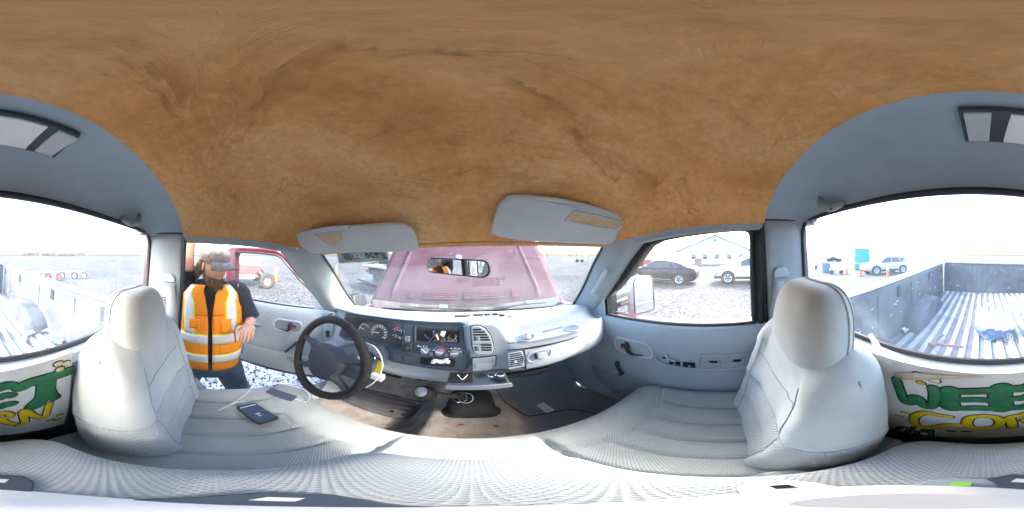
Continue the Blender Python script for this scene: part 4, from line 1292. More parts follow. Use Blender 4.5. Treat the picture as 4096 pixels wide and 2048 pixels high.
    if is_open:
        for i in range(9):
            part(MB().frame_box(D(.70, -.76 - .011 * i, .013), u * .06, Z * .005, n, .001), 'vent_slot', 'void', d, smooth=False)
        part(MB().tube([D(.56, -.508, .016), D(.6, -.515, .02), D(.63, -.52, .016)], [.012, .016, .010], 8, smooth=8, dome=True), 'pull_cup', 'door', d)
        part(MB().prism([D(.545, -.505, .018), D(.60, -.52, .022), D(.585, -.53, .022), D(.555, -.525, .02)], n * .003), 'pull_hole', 'void', d, smooth=False)
        part(MB().lathe([(.001, 0), (.004, 0), (.004, .001), (.001, .001)], D(.503, -.39, .017), n, 8), 'screw_hole', 'void', d)
    else:
        # bare mount of the missing armrest
        part(MB().tube(catmull([D(.462, -.475, .016), D(.452, -.505, .018), D(.475, -.53, .018), D(.56, -.548, .018), D(.70, -.55, .016), D(.86, -.545, .016)], 30), .006, 8), 'armrest_edge', 'door', d)
        part(MB().tube(catmull([D(.505, -.475, .018), D(.512, -.498, .02), D(.54, -.507, .018)], 10), .008, 8, dome=True), 'armrest_boss', 'door', d)
        part(MB().tube(catmull([D(.64, -.53, .016), D(.645, -.47, .016), D(.68, -.46, .016), D(.86, -.458, .016)], 20), .004, 8), 'armrest_edge', 'door', d)
        for s0, z0, w_, h_ in ((.483, -.502, .022, .010), (.512, -.534, .048, .022), (.572, -.540, .05, .03), (.682, -.506, .03, .012), (.775, -.503, .03, .012)):
            part(MB().frame_box(D(s0, z0, .014), u * w_, Z * h_, n, .0035), 'mounting_hole', 'void', d, smooth=False)
            if s0 > .6:
                part(MB().tube(rrect(D(s0 + w_ / 2, z0 + h_ / 2, .016), u, Z, w_ + .02, h_ + .014, .005, 3), .0025, 6, closed=True), 'hole_frame', 'silver', d)
        part(MB().lathe([(.001, 0), (.006, 0), (.006, .004), (.001, .004)], D(.60, -.53, .018), n, 10), 'mounting_bolt', 'steel', d)
        part(MB().lathe([(.001, 0), (.006, 0), (.006, .004), (.001, .004)], D(.535, -.527, .018), n, 10), 'mounting_bolt', 'steel', d)
    return d, D


dl, DL = build_door((-.78, .78, 0), (-.7122, -.7019, 0), (.7019, -.7122, 0), 'open driver door with grey trim panel and maroon frame', True)
dr_, DR = build_door((.70, .78, 0), (0, -1, 0), (-1, 0, 0), 'closed passenger door with grey trim panel and missing armrest', False)

# towing mirror outside the passenger window
MN = Vector((-.36, -.93, .07)).normalized(); MP0 = Vector((.94, .53, -.27))
MQ = lambda x, y, o=0.0: pl(c5(x, y), MN, MP0 + MN * o)
hd = [MQ(x, y) for x, y in ((538, 450), (550, 428), (575, 416), (640, 412), (656, 425), (662, 470), (670, 610), (655, 630), (560, 655), (546, 645))]
cm = sum(hd, Vector()) / len(hd)
mm = MB()
mm.grid([[p for p in hd], [cm + (p - cm) * 1.07 - MN * .03 for p in hd], [cm + (p - cm) * 1.05 - MN * .07 for p in hd], [cm + (p - cm) * .6 - MN * .12 for p in hd]], cu=True, cap=True)
tm_ = part(mm, 'towing_mirror', 'whiteplastic', label='pale towing mirror on a double arm outside the passenger window')
part(MB().tube([p + MN * .002 for p in hd], .005, 8, closed=True), 'mirror_edge', 'black', tm_)
part(MB().prism([MQ(x, y, .003) for x, y in ((541, 452), (552, 432), (577, 421), (638, 417), (653, 429), (658, 470), (663, 558), (545, 585))], MN * .002), 'mirror_glass', 'mirror', tm_, smooth=False)
part(MB().prism([MQ(x, y, .003) for x, y in ((545, 596), (663, 569), (666, 608), (652, 626), (561, 650), (549, 641))], MN * .002), 'spotter_glass', 'mirror', tm_, smooth=False)
for z, mt_ in ((-.27, 'whiteplastic'), (-.335, 'chrome')):
    part(MB().tube([V(.78, .80, z), V(.85, .72, z + .01), cm + V(-.04, .07, z + .29)], [.022, .024, .024], 10, smooth=8), 'mirror_arm', mt_, tm_)
part(MB().box((.80, .80, -.31), (.08, .10, .15)), 'mirror_base', 'black', tm_, bevel=.02)

# ================================================================== floor, kick panels, pedals, gear lever
mb = MB(); rows = []
for i in range(61):
    x = -.74 + 1.48 * i / 60
    hump = .125 * (1 - sstep(abs(x - .03), .13, .25))
    row = []
    for y, z in [(-.33, -1.0), (.0, -1.0), (.3, -1.0), (.6, -1.0), (.85, -.995), (.95, -.97), (1.02, -.90), (1.1, -.78), (1.16, -.65), (1.18, -.4), (1.15, -.28)]:
        hh = hump * (1 + .9 * sstep(y, .75, 1.1))
        row.append(V(x, y, min(z + hh, -.28) + .004 * noise.noise(Vector((x * 9, y * 9, 0)))))
    rows.append(row)
mb.grid(rows)
part(mb, 'floor_carpet', 'carpet', sub=1, label='worn brown grey floor carpet over the transmission hump')
for s in (-1, 1):
    mb = MB(); mb.loft([[V(s * .70, .60, -.98), V(s * .705, .70, -.8), V(s * .705, .74, -.6), V(s * .71, .78, -.33)], [V(s * .66, .76, -.98), V(s * .675, .82, -.8), V(s * .68, .86, -.6), V(s * .69, .88, -.35)], [V(s * .67, 1.15, -.98), V(s * .67, 1.15, -.8), V(s * .67, 1.15, -.6), V(s * .67, 1.1, -.35)]], 14, 12)
    part(mb, 'kick_panel', 'door')
    mb = MB(); mb.box((s * .745, .2, -1.0), (.13, 1.3, .09)); part(mb, 'door_sill', 'trim', bevel=.02)
# heel pad
hp = [V(x, y, -.989) for x, y in ((-.565, .66), (-.58, .86), (-.36, .885), (-.20, .81), (-.215, .665))]
pad_ = part(MB().prism(hp, (0, 0, .008)), 'heel_pad', 'padrubber', bevel=.003)
for k in range(5):
    y = .685 + .042 * k
    part(MB().tube([V(-.555, y, -.979), V(-.40, y + .004, -.979), V(-.24 + .012 * k, y, -.979)], .007, 6), 'pad_rib', 'padrubber', pad_)
# pedals
for x, y, z, w, h, nm_ in ((-.40, .90, -.80, .085, .055, 'brake_pedal'), (-.235, .96, -.83, .05, .13, 'accelerator_pedal'), (-.54, .90, -.79, .07, .055, 'clutch_pedal')):
    rt = Matrix.Rotation(rad(-38), 3, 'X')
    p = part(MB().box((x, y, z), (w, h, .016), rt), nm_, 'rubber', bevel=.004)
    part(MB().tube([V(x, y + .015, z - .01), V(x, y + .10, z + .08), V(x, y + .14, z + .3)], .009, 8, smooth=8), 'pedal_arm', 'black', p)
    for k in range(4):
        part(MB().box(V(x, y, z) + rt @ V(0, -h * .36 + h * .24 * k, .009), (w * .86, .004, .003), rt), 'pedal_rib', 'rubber', p, smooth=False)
# gear lever and boot
mb = MB()
def ring_(cx, cy, z, w, h, r): return rrect((cx, cy, z), (1, 0, 0), (0, 1, 0), w, h, r, 5)
rows = [ring_(.036, .765, -.868, .245, .255, .06), ring_(.036, .765, -.862, .238, .25, .06), ring_(.036, .765, -.858, .21, .225, .055)]
z = -.856
for k in range(5):
    rows += [ring_(.036, .765, z, .200 - .006 * k, .215 - .006 * k, .05), ring_(.036, .765, z + .005, .206 - .006 * k, .221 - .006 * k, .05), ring_(.036, .765, z + .009, .194 - .006 * k, .21 - .006 * k, .05)]
    z += .0105
rows += [ring_(.036, .765, z, .165, .18, .045), ring_(.034, .762, z + .008, .12, .13, .045), ring_(.03, .755, z + .016, .07, .075, .033), ring_(.025, .75, z + .02, .045, .045, .022)]
mb.grid(rows, cu=True, cap=True)
gl = part(mb, 'gear_lever', 'rubber', label='chrome capped gear lever in a ribbed black boot')
kn_ = V(-.098, .535, -.545)
base = V(.02, .745, -.79)
part(MB().tube([base, base.lerp(kn_, .25) + V(.01, 0, .012), base.lerp(kn_, .6) + V(.002, 0, .008), kn_.lerp(base, .1)], [.02, .016, .013, .02], 12, smooth=16), 'lever_shaft', 'rubber', gl)
kd = (kn_ - base).normalized()
part(MB().lathe([(.016, -.045), (.024, -.03), (.031, -.01), (.034, .008), (.031, .022), (.024, .030)], kn_, kd, 20), 'lever_knob', 'leather', gl)
part(MB().lathe([(.024, .026), (.023, .031), (.018, .034), (.001, .036)], kn_, kd, 20), 'knob_cap', 'steel', gl)
for f, r, m in ((.30, .030, 'chrome'), (.12, .032, 'print')):
    c = base.lerp(kn_, f); uu_ = kd.orthogonal().normalized(); ww_ = kd.cross(uu_)
    MB().tube([c + V(.012, 0, .004) + (uu_ * math.cos(t) + ww_ * math.sin(t)) * r for t in [k * math.pi / 12 for k in range(24)]], .0022, 6, closed=True).build('bracelet', m, None, frame=TM, label='thin gold coloured bracelet hanging on the gear lever shaft' if m == 'chrome' else 'white beaded bracelet lying around the gear lever boot', cat='bracelet')

# litter and card on the floor
c_ = V(.372, .735, -.986)
MB().frame_box(c_ + V(-.022, -.045, 0), (.045, .01, 0), (-.012, .095, .002), (0, 0, 1), .0012).build('paper_card', 'boardwhite', None, smooth=False, frame=TM, label='small white card lying on the dark passenger floor', cat='card')
random.seed(11)
for k, (q, m) in enumerate((((650, 970), 'leafy'), ((1280, 940), 'leafy'), ((1400, 1130), 'leafy'), ((790, 1110), 'leafy'))):
    p = on(e8(*q), 2, -.866)
    mb = MB()
    pts = [V(math.cos(t) * (.012 + .004 * math.sin(3 * t)), math.sin(t) * .007, .002 * math.sin(2 * t)) for t in [i * math.pi / 5 for i in range(10)]]
    mb.add([p + V(0, 0, .003)] + [p + Matrix.Rotation(k * 1.1, 3, 'Z') @ v for v in pts], [[0, i + 1, (i + 1) % 10 + 1] for i in range(10)])
    mb.build('dry_leaf', m, None, frame=TM, solid=.0008, label='curled brown dry leaf on the carpet by the gear lever boot', cat='leaf', group='dry leaves around the gear lever')
for q, ff in ((e8(935, 993), 'e'), (d3(580, 422), 'd'), (d3(675, 448), 'd')):
    p = on(q, 2, -.866 if ff == 'e' else -.978)
    MB().lathe([(.001, 0), (.0085, 0), (.0085, .0016), (.001, .0016)], p, (0, .1, 1), 14).build('coin', 'chrome', None, frame=TM, label='small silver coin lying beside the gear lever boot' if ff == 'e' else 'small silver coin dropped on the black heel pad', cat='coin', group='coins on the floor' if ff == 'd' else None)

# ================================================================== bench seat
def cushion_z(x, y):
    z = -.70
    # driver and passenger wells with fore-and-aft pleats, raised centre
    for cx, w in ((-.395, .26), (.44, .25)):
        d = abs(x - cx) / w
        if d < 1:
            z -= .030 * (1 - d * d) * sstep(y, .36, .1)
    back = sstep(y, .30, .22)
    for xs_ in (-.555, -.445, -.335, -.225, .285, .375, .475, .575):
        z -= .016 * math.exp(-((x - xs_ - .02 * (y - .1)) / .008) ** 2) * back
    for xs_ in (-.125, .185):
        z -= .022 * math.exp(-((x - xs_) / .011) ** 2) * sstep(y, .44, .30)
    z -= .014 * math.exp(-((y - .262 - .06 * ((abs(x) - .4) / .3) ** 2) / .009) ** 2) * (1 if abs(x - .03) > .16 else .3)
    z += .003 * noise.noise(Vector((x * 7, y * 7, 2)))
    if y > .33:
        t = min(1, (y - .33) / .10)
        z -= .085 * (1 - math.sqrt(max(0, 1 - t * t)))
    return z


mb = MB(); rows = []
NXs, NYs = 150, 70
for j in range(NYs + 1):
    y = -.24 + .67 * (1 - (1 - j / NYs) ** 1.15)
    row = []
    for i in range(NXs + 1):
        x = -.665 + 1.355 * i / NXs
        e = min(x + .665, .69 - x)
        z = cushion_z(x, y) - .05 * (1 - math.sqrt(max(0, 1 - (1 - min(1, e / .05)) ** 2)))
        row.append(V(x, y, z))
    rows.append(row)
rows.append([V(p.x, .432, -.81) for p in rows[-1]])
rows.append([V(p.x, .415, -.90) for p in rows[-1]])
mb.grid(rows)
for s, k in ((0, 0), (1, -1)):
    side = [r[k] for r in rows]
    mb.grid([side, [V(p.x + (.004 if k == 0 else -.004), p.y, -.92) for p in side]])
bench = part(mb, 'seat_cushion', 'dotfine', label='long bench seat cushion in finely dotted grey cloth', angle=80)
part(MB().box((0, .08, -.95), (1.2, .55, .09)), 'seat_base', 'black', bench)

# folded-down centre backrest (the camera stands on it)
def rbox(c, size, r, n=6, crown=.0, mat_=None):
    mb = MB(); w, d, h = size
    rows = []
    for k in range(n + 1):
        t = math.pi / 2 * k / n
        rows.append(ring_(c[0], c[1], c[2] - h / 2 + r - r * math.cos(t), w - 2 * r + 2 * r * math.sin(t), d - 2 * r + 2 * r * math.sin(t), .05))
    for k in range(n + 1):
        t = math.pi / 2 * k / n
        rows.append(ring_(c[0], c[1], c[2] + h / 2 - r + r * math.sin(t), w - 2 * r + 2 * r * math.cos(t), d - 2 * r + 2 * r * math.cos(t), .05))
    last = rows[-1]; cc = V(c[0], c[1], c[2] + h / 2)
    for f in (.8, .6, .4, .2, .02):
        rows.append([cc + (p - cc) * f + V(0, 0, crown * (1 - f * f)) for p in last])
    mb.grid(rows, cu=True, cap=True)
    return mb
mb = rbox((.034, .008, -.58), (.246, .395, .215), .045, crown=.004)
cb_ = part(mb, 'centre_backrest', 'dotted', label='folded down centre backrest in coarse dotted cloth')


def seat_back(cx, hw, dy, label):
    """backrest with bolsters, seams and head restraint"""
    mb = MB(); rows = []
    NR, NC = 46, 64
    for i in range(NR + 1):
        t = i / NR
        z = -.73 + .515 * t
        yc = -.085 - .11 * t + dy
        w = hw * (.93 + .09 * math.sin(math.pi * min(1, t * 1.15))) if t < .434 else hw * (1.02 - .24 * ((t - .434) / .566) ** 2.2)
        dp = .115 - .035 * t
        if t > .86:
            k = (t - .86) / .14; w *= math.sqrt(max(.0004, 1 - (k * .62) ** 2.6)); dp *= math.sqrt(max(.0004, 1 - (k * .97) ** 2.4))
        if t < .08:
            k = (.08 - t) / .08; w *= 1 - .07 * k * k; dp *= math.sqrt(1 - .8 * k * k)
        row = []
        for j in range(NC):
            a = 2 * math.pi * j / NC
            ca, sa = math.cos(a), math.sin(a)
            ex = 2 / 3.0
            x = math.copysign(abs(ca) ** ex, ca); yv = math.copysign(abs(sa) ** ex, sa)
            y = yv * dp
            if sa > 0:       # front: concave middle, side bolsters, lumbar crease
                ux = abs(x)
                y += (.020 * sstep(ux, .50, .80) - .016 * (1 - sstep(ux, .3, .62))) * min(1, sa * 2) * sstep(t, 1.0, .8)
                y -= .012 * math.exp(-((ux - .60 + .06 * t) / .030) ** 2) * sstep(t, .97, .85) * sa
                y -= .013 * math.exp(-((t - .50 + .12 * ux * ux) / .016) ** 2) * sa * (1 if ux < .62 else .35)
                y -= .012 * math.exp(-((t - .27 + .06 * ux * ux) / .016) ** 2) * sa * (1 if ux < .62 else .2)
            y -= .003 * math.exp(-((sa - .0) / .09) ** 2)
            y += .0045 * noise.noise(Vector((x * 3 + cx * 9, t * 6, sa * 2))) + .002 * noise.noise(Vector((x * 9, t * 17, cx)))
            row.append(V(cx + x * w, yc + y, z))
        rows.append(row)
    mb.grid(rows, cu=True, cap=True)
    # material: plain velour high, ribbed cloth on sides and low down
    for fi, f in enumerate(mb.f):
        c = sum((mb.v[k] for k in f), Vector()) / len(f)
        t = (c.z + .73) / .515; ux = (c.x - cx) / hw
        inner = ux if cx < 0 else -ux
        mb.m[fi] = 0
    sb = part(mb, 'seat_back', 'seatcloth', label=label, angle=80)
    part(MB().tube([cx_p + (cx_p - V(cx, cx_p.y, cx_p.z)) * .004 for cx_p in rows[23]], .0022, 6, closed=True), 'waist_seam', 'seam', sb)
    for jc in (11, 21):
        part(MB().tube([rows[i][jc] + V(0, .001, 0) for i in range(3, 40)], .0014, 6), 'panel_seam', 'seam', sb)
    for ic in (12, 23, 33):
        part(MB().tube([rows[ic][j] + V(0, .001, 0) for j in range(11, 22)], .0014, 6), 'panel_seam', 'seam', sb)
    # head restraint
    hc = V(cx - (.012 if cx > 0 else -.012), -.176 + dy, -.183 if cx > 0 else -.202)
    mb = MB()
    rows = []
    for i in range(29):
        th = -math.pi / 2 + math.pi * i / 28
        cz, sz = math.cos(th), math.sin(th)
        rz = math.copysign(abs(sz) ** .8, sz) * .100
        rr = max(.02, abs(cz)) ** .45
        row = []
        for j in range(48):
            a = 2 * math.pi * j / 48; ca, sa = math.cos(a), math.sin(a)
            x = math.copysign(abs(ca) ** .62, ca) * rr * (.137 - .012 * (rz / .1)); y = math.copysign(abs(sa) ** .75, sa) * rr * .062
            row.append(hc + V(x, y - .20 * rz, rz))
        rows.append(row)
    mb.grid(rows, cu=True, cap=True)
    hr = part(mb, 'head_restraint', 'velour', sb, angle=80)
    for jj in (1, 3):
        loop = [rows[i][(48 - jj) % 48] for i in range(29)] + [rows[i][24 + jj] for i in range(28, -1, -1)]
        part(MB().tube([hc + (p - hc) * 1.003 for p in loop], .0021, 6), 'seam_piping', 'seam', hr)
    for sx in (-.06, .06):
        part(MB().tube([hc + V(sx, .01, -.08), hc + V(sx, .015, -.15)], .006, 8), 'restraint_post', 'steel', hr)
    # shoulder seam
    for off in (0, .009):
        pts = []
        for i in range(16):
            t = .52 + .40 * i / 15
            z = -.73 + .515 * t; yc = -.085 - .11 * t + dy
            w = hw * (1.02 - .24 * max(0, (t - .434) / .566) ** 2.2)
            pts.append(V(cx + (-1 if cx > 0 else 1) * (w * .985 - off * .5), yc + .02 - off, z))
        part(MB().tube(pts, .0022, 6, smooth=30), 'shoulder_seam', 'seam', sb)
    return sb


seat_back(.418, .232, 0, 'passenger backrest with head restraint in light grey velour')
seat_back(-.405, .245, -.035, 'driver backrest with head restraint in light grey velour')
# belt buckle between the seats
bk = part(MB().box((-.655, -.03, -.70), (.05, .03, .10), Matrix.Rotation(.5, 3, 'X')), 'belt_buckle', 'belt', bevel=.006)
part(MB().box((.175, .0, -.66), (.028, .045, .12), Matrix.Rotation(.3, 3, 'X')), 'belt_buckle', 'trim', bevel=.008)

# ================================================================== things lying in the cab
# hand-painted sign
SY = -.262
sign = thing('corn_sign', 'white hand-painted board reading SWEET CORN in green and yellow behind the seats', 'sign', (.11, SY, -.68), TM)
tilt = lambda x, z, o=0.0: V(x, SY + .035 * (z + .26) * -1 * -1 + o, z)
xl, xr = -.178, .43
bd = [(xr, -.265), (.30, -.262), (.12, -.258), (.0, -.262), (xl, -.248), (xl - .015, -.46), (xl - .02, -.672), (.0, -.655), (.2, -.69), (xr, -.70)]
part(MB().prism([tilt(x, z) for x, z in bd], (0, -.012, 0)), 'board', 'boardwhite', sign, smooth=False)


def stroke(pts, r, m, name, out=.010, h=.003):
    for rr, mm_, hh, oo, nm_ in ((r + .0032, 'blackpaint', .0005, .0010, 'outline'), (r, m, h, .0016, name)):
        mb = MB(); P = [V(-x, 0, z) for x, z in pts]
        mb.tube(P, rr, 12, smooth=max(8, 8 * len(pts)), dome=True)
        mb.v = [tilt(-v.x, v.z, .0) + V(0, max(0, v.y) / rr * hh + oo if True else 0, 0) for v in mb.v]
        part(mb, nm_, mm_, sign)


def S(q):                        # measured point on the board -> (x, z)
    p = on(q, 1, SY + .004)
    return p.x, p.z


G_ = lambda *pts: [S(c8(*p)) for p in pts]
Gd = lambda *pts: [S(d1(*p)) for p in pts]
stroke(G_((490, 390), (515, 470), (545, 545), (580, 545), (605, 515), (640, 515), (660, 560), (700, 580), (745, 555), (755, 490), (745, 445)), 0.0112, 'green', 'letter')
for ys in (470, 530, 590):
    stroke(G_((850, ys - 5), (950, ys), (1050, ys - 2), (1135 if ys != 530 else 1125, ys - (6 if ys < 500 else -2))), 0.0125 if ys != 530 else 0.0106, 'green', 'letter')
stroke(G_((865, 465), (855, 530), (870, 585)), 0.0185, 'green', 'letter')
stroke(G_((1225, 450), (1215, 520), (1235, 590)), 0.0211, 'green', 'letter')
for ys, ye in ((455, 430), (525, 500), (590, 560)):
    stroke(G_((1240, ys), (1340, ys - 6), (1376, ys - 8)) + Gd((40, ye - 2 + (8 if ys == 590 else 0)), (85, ye - 2)), 0.0132 if ys != 525 else 0.0112, 'green', 'letter')
stroke(Gd((150, 440), (220, 405), (330, 375), (440, 340), (485, 325)), 0.0165, 'green', 'letter')
stroke(Gd((330, 385), (330, 440), (320, 500), (280, 545), (255, 570)), 0.0231, 'green', 'letter')
stroke(Gd((340, 430), (375, 495), (400, 515)), 0.0132, 'green', 'letter')
stroke(G_((850, 650), (780, 640), (690, 622), (620, 640), (600, 675), (630, 715), (720, 730), (830, 712), (930, 712)), 0.0099, 'yellow', 'letter')
stroke(G_((1100, 645), (1010, 655), (980, 695), (1010, 728), (1100, 732), (1190, 720), (1220, 685), (1180, 655), (1100, 645)), 0.0099, 'yellow', 'letter')
stroke(G_((1370, 640), (1290, 655), (1300, 690), (1310, 728)), 0.0099, 'yellow', 'letter')
stroke(G_((1370, 640)) + Gd((30, 620), (80, 632), (70, 655), (10, 668), (50, 688), (110, 702)), 0.0086, 'yellow', 'letter')
stroke(Gd((150, 708), (190, 690), (170, 610), (210, 615), (260, 645), (330, 650), (345, 600), (360, 555)), 0.0090, 'yellow', 'letter')
for q, big in ((c8(662, 408), 1), (c8(645, 352), 0), (c8(755, 390), 0), (c8(540, 622), 1), (c8(497, 646), 1), (d1(408, 273), 0), (d1(462, 270), 0), (d1(420, 312), 0), (d1(436, 637), 1), (d1(374, 672), 1), (d1(418, 670), 1)):
    x, z = S(q)
    stroke([(x - .003, z), (x + .003, z + .001)], .0055 if big else .008, 'yellow' if big else 'paleyellow', 'dot')
for pts in (((470, 735), (520, 722), (560, 735), (540, 765), (490, 770)), ((600, 725), (570, 745), (620, 755), (600, 785)), ((690, 735), (660, 755), (720, 760), (715, 740), (720, 790)), ((850, 752), (880, 755)), ((960, 755), (985, 757))):
    stroke(G_(*pts), .0045, 'green', 'price_mark')
for qs in (((745, 405), (870, 420), (865, 480), (840, 500), (800, 480), (750, 470)),):
    pass
mb = MB(); mb.grid([[tilt(x, z, .004) for x, z in G_((480, 330), (640, 330), (860, 350), (1100, 352))], [tilt(x, z, .004) for x, z in G_((480, 370), (640, 385), (860, 372), (1100, 360))]])
part(mb, 'tape_strip', 'cream', sign, solid=.0006)
# torn clear plastic
M['film'] = glass('clear_plastic_film', haze=.28, dirt=.25, dscale=40)
mb = MB(); rows = []
P0 = [c8(318, 55), c8(350, 120), c8(430, 170), c8(560, 215), c8(680, 275), c8(790, 322)]
P1 = [c8(330, 60), c8(372, 150), c8(385, 235), c8(520, 265), c8(660, 300), c8(790, 324)]
random.seed(5)
for k in range(7):
    rows.append([(lambda a, b: a.lerp(b, k / 6) + V(random.uniform(-.004, .004), random.uniform(-.010, .010), random.uniform(-.003, .003)))(on(p, 1, -.275), on(q, 1, -.268)) for p, q in zip(P0, P1)])
mb.grid(rows)
mb.build('plastic_wrap', 'film', None, frame=TM, smooth=False, label='crumpled clear plastic wrap stuck between the rear sill and the sign', cat='plastic wrap')
# two phones on the driver cushion
def phone(cs, name, label, m_face, two):
    P = [V(*p, -.712) for p in cs]
    ctr = sum(P, Vector()) / 4
    mb = MB()
    ax_ = (P[2] - P[1]); by = (P[0] - P[1]); L = ax_.length; W = by.length
    ax_.normalize(); by = (by - ax_ * by.dot(ax_)).normalized()
    o = rrect(ctr, ax_, by, L, W, .011, 5)
    mb.prism(o, (0, 0, .0105))
    t = thing(name, label, 'phone', tuple(ctr), TM)
    part(mb, 'phone_case', 'black' if two else 'trim_dark', t, bevel=.003)
    part(MB().prism([p + V(0, 0, .0106) + (ctr - p) * (.10 if two else .05) for p in o], (0, 0, .0006)), 'screen', m_face, t, smooth=False)
    return t, ctr, ax_, by, L, W


t, ctr, ax_, by, L, W = phone(((-.495, .118), (-.530, .184), (-.403, .228), (-.372, .155)), 'mobile_phone', 'black cased phone with its dim screen up on the driver cushion', mat('dark_screen', (.015, .012, .02), .08, var=.05), True)
part(MB().frame_box(ctr - ax_ * L * .40 - by * W * .40 + V(0, 0, .0114), ax_ * .006, by * W * .8, (0, 0, 1), .0005), 'earpiece_bar', 'print', t, smooth=False)
part(MB().frame_box(ctr + ax_ * L * .05 - by * W * .10 + V(0, 0, .0114), ax_ * .004, by * .016, (0, 0, 1), .0005), 'screen_mark', 'print', t, smooth=False)
text_mesh('81', .014, 'print', t, ctr + ax_ * L * .16 + V(0, 0, .0116), -by, ax_, 'screen_digits')
t2, ctr2, ax2, by2, L2, W2 = phone(((-.597, .243), (-.622, .288), (-.512, .357), (-.487, .308)), 'mobile_phone', 'slate phone lying face down with a white plug in its end', mat('slate_back', (.07, .08, .10), .4, var=.1), False)
plug = ctr2 + ax2 * (L2 * .5 + .012) + V(0, 0, .006)
mb = MB(); mb.box(plug, (.026, .012, .008), Matrix((ax2, by2, V(0, 0, 1))).transposed())
cab = thing('charging_cable', 'white charging cable curling around both phones on the driver cushion', 'cable', tuple(plug), TM)
part(mb, 'plug', 'whiteplastic', cab, bevel=.003)
pts = [plug + ax2 * .01] + [on(d2(x, y), 2, -.702) for x, y in ((1340, 338), (1372, 315), (1370, 270), (1300, 220), (1150, 185), (1030, 168), (950, 170), (900, 195), (840, 260), (760, 320), (680, 370), (585, 412))]
part(MB().tube(pts, .0021, 7, smooth=70), 'wire', 'whiteplastic', cab)
pts = [on(d2(x, y), 2, -.702) for x, y in ((600, 408), (680, 370), (740, 345), (800, 335), (822, 334))]
part(MB().tube(pts, .0021, 7, smooth=30), 'wire', 'whiteplastic', cab)

# camera stand on the centre backrest
stand = thing('camera_stand', 'small pale camera stand with dark slotted feet on the centre backrest', 'stand', (.06, 0, -.472), TM)
zt = -.470
part(MB().lathe([(.001, 0), (.046, 0), (.046, .006), (.036, .012), (.014, .020), (.010, .028), (.001, .028)], (.06, 0, zt), (0, 0, 1), 32), 'stand_base', 'boardwhite', stand)
part(MB().lathe([(.010, .026), (.009, .12), (.009, .28), (.001, .28)], (.06, 0, zt), (0, 0, 1), 16), 'stand_pole', 'boardwhite', stand)
for px_, r_, m_ in ((180, .085, 'bezel'), (1340, .080, 'bezel'), (2860, .072, 'boardwhite'), (3960, .068, 'trim')):
    a = (px_ - 1884) / 4096 * 2 * math.pi; d = V(math.sin(a), math.cos(a), 0); w = V(d.y, -d.x, 0)
    c = V(.06, 0, zt)
    f = part(MB().prism([c + d * .025 - w * .022, c + d * r_ * .8 - w * .02, c + d * r_ - w * .012, c + d * r_ + w * .012, c + d * r_ * .8 + w * .02, c + d * .025 + w * .022], (0, 0, .007)), 'stand_foot', m_, stand, bevel=.002)
    part(MB().prism([c + d * (r_ - .022) - w * .005 + V(0, 0, .0072), c + d * (r_ - .012) - w * .005 + V(0, 0, .0072), c + d * (r_ - .012) + w * .005 + V(0, 0, .0072), c + d * (r_ - .022) + w * .005 + V(0, 0, .0072)], (0, 0, .0008)), 'foot_slot', 'print' if px_ < 2000 else ('void' if px_ < 3000 else 'status_green'), f if False else stand, smooth=False)
# ================================================================== cargo bed
BZF = -.80
bed = part(MB().box((0, -1.62, BZF - .03), (1.46, 2.26, .03)), 'bed_floor', 'bedgroove', label='ribbed steel cargo bed floor')
for k in range(15):
    x = -.63 + .09 * k
    m = .55
    part(MB().prism([V(x - .026, -.52, BZF - .016), V(x - .020, -.52, BZF), V(x + .020, -.52, BZF), V(x + .026, -.52, BZF - .016)], (0, -2.19, 0)), 'bed_rib', 'bedridge', bed, bevel=.003)
for s in (-1, 1):
    mb = MB()
    prof = [(.73, BZF - .02), (.735, -.6), (.745, -.40), (.742, -.345), (.752, -.318), (.80, -.312), (.86, -.32), (.885, -.36), (.90, -.5), (.89, -.9)]
    mb.loft([[V(s * x, y, z) for y in (-.46, -1.6, -2.74)] for x, z in prof], 12, 40)
    w = part(mb, 'bed_side', 'bedpaint', label='scuffed dark bed side wall')
    part(MB().box((s * .808, -1.6, -.308), (.11, 2.28, .012)), 'bed_rail', 'steel', w, bevel=.004)
    for y in (-.62, -1.2, -2.0, -2.66):
        part(MB().box((s * .739, y, -.40), (.012, .05, .10)), 'stake_pocket', 'void', w, bevel=.004)
    for y in (-.9, -1.45, -1.95, -2.4):
        part(MB().tube([V(s * .742, y, -.36), V(s * .736, y, -.6), V(s * .732, y, -.80)], .006, 6), 'pressed_rib', 'bedpaint', w)
    # wheel housing
    mb = MB(); rows = []
    for i in range(17):
        t = math.pi * i / 16
        y = -1.62 - .40 * math.cos(t); z = BZF - .02 + .235 * math.sin(t) ** .75
        rows.append([V(s * .74, y, z), V(s * .60, y, z), V(s * .565, y + .02 * math.cos(t), z - .02 * math.sin(t)), V(s * .555, y + .04 * math.cos(t), BZF - .02 if math.sin(t) < .05 else z - .06 * math.sin(t)), V(s * .553, y + .04 * math.cos(t), BZF - .02)])
    mb.grid(rows)
    part(mb, 'wheel_housing', 'bedpaint')
mb = MB(); mb.box((0, -.47, -.63), (1.5, .03, .40)); fw = part(mb, 'bed_front_wall', 'bedpaint')
tgm = part(MB().box((0, -2.76, -.56), (1.44, .05, .50)), 'tailgate', 'bedpaint', bevel=.01, label='closed tailgate with scuffed black inner face')
part(MB().box((0, -2.76, -.305), (1.40, .062, .018)), 'tailgate_cap', 'rubber', tgm, bevel=.004)
for x in (-.54, -.36, -.18, 0, .18, .36, .54):
    part(MB().box((x, -2.733, -.56), (.05, .008, .40)), 'tailgate_rib', 'bedpaint', tgm, bevel=.003)
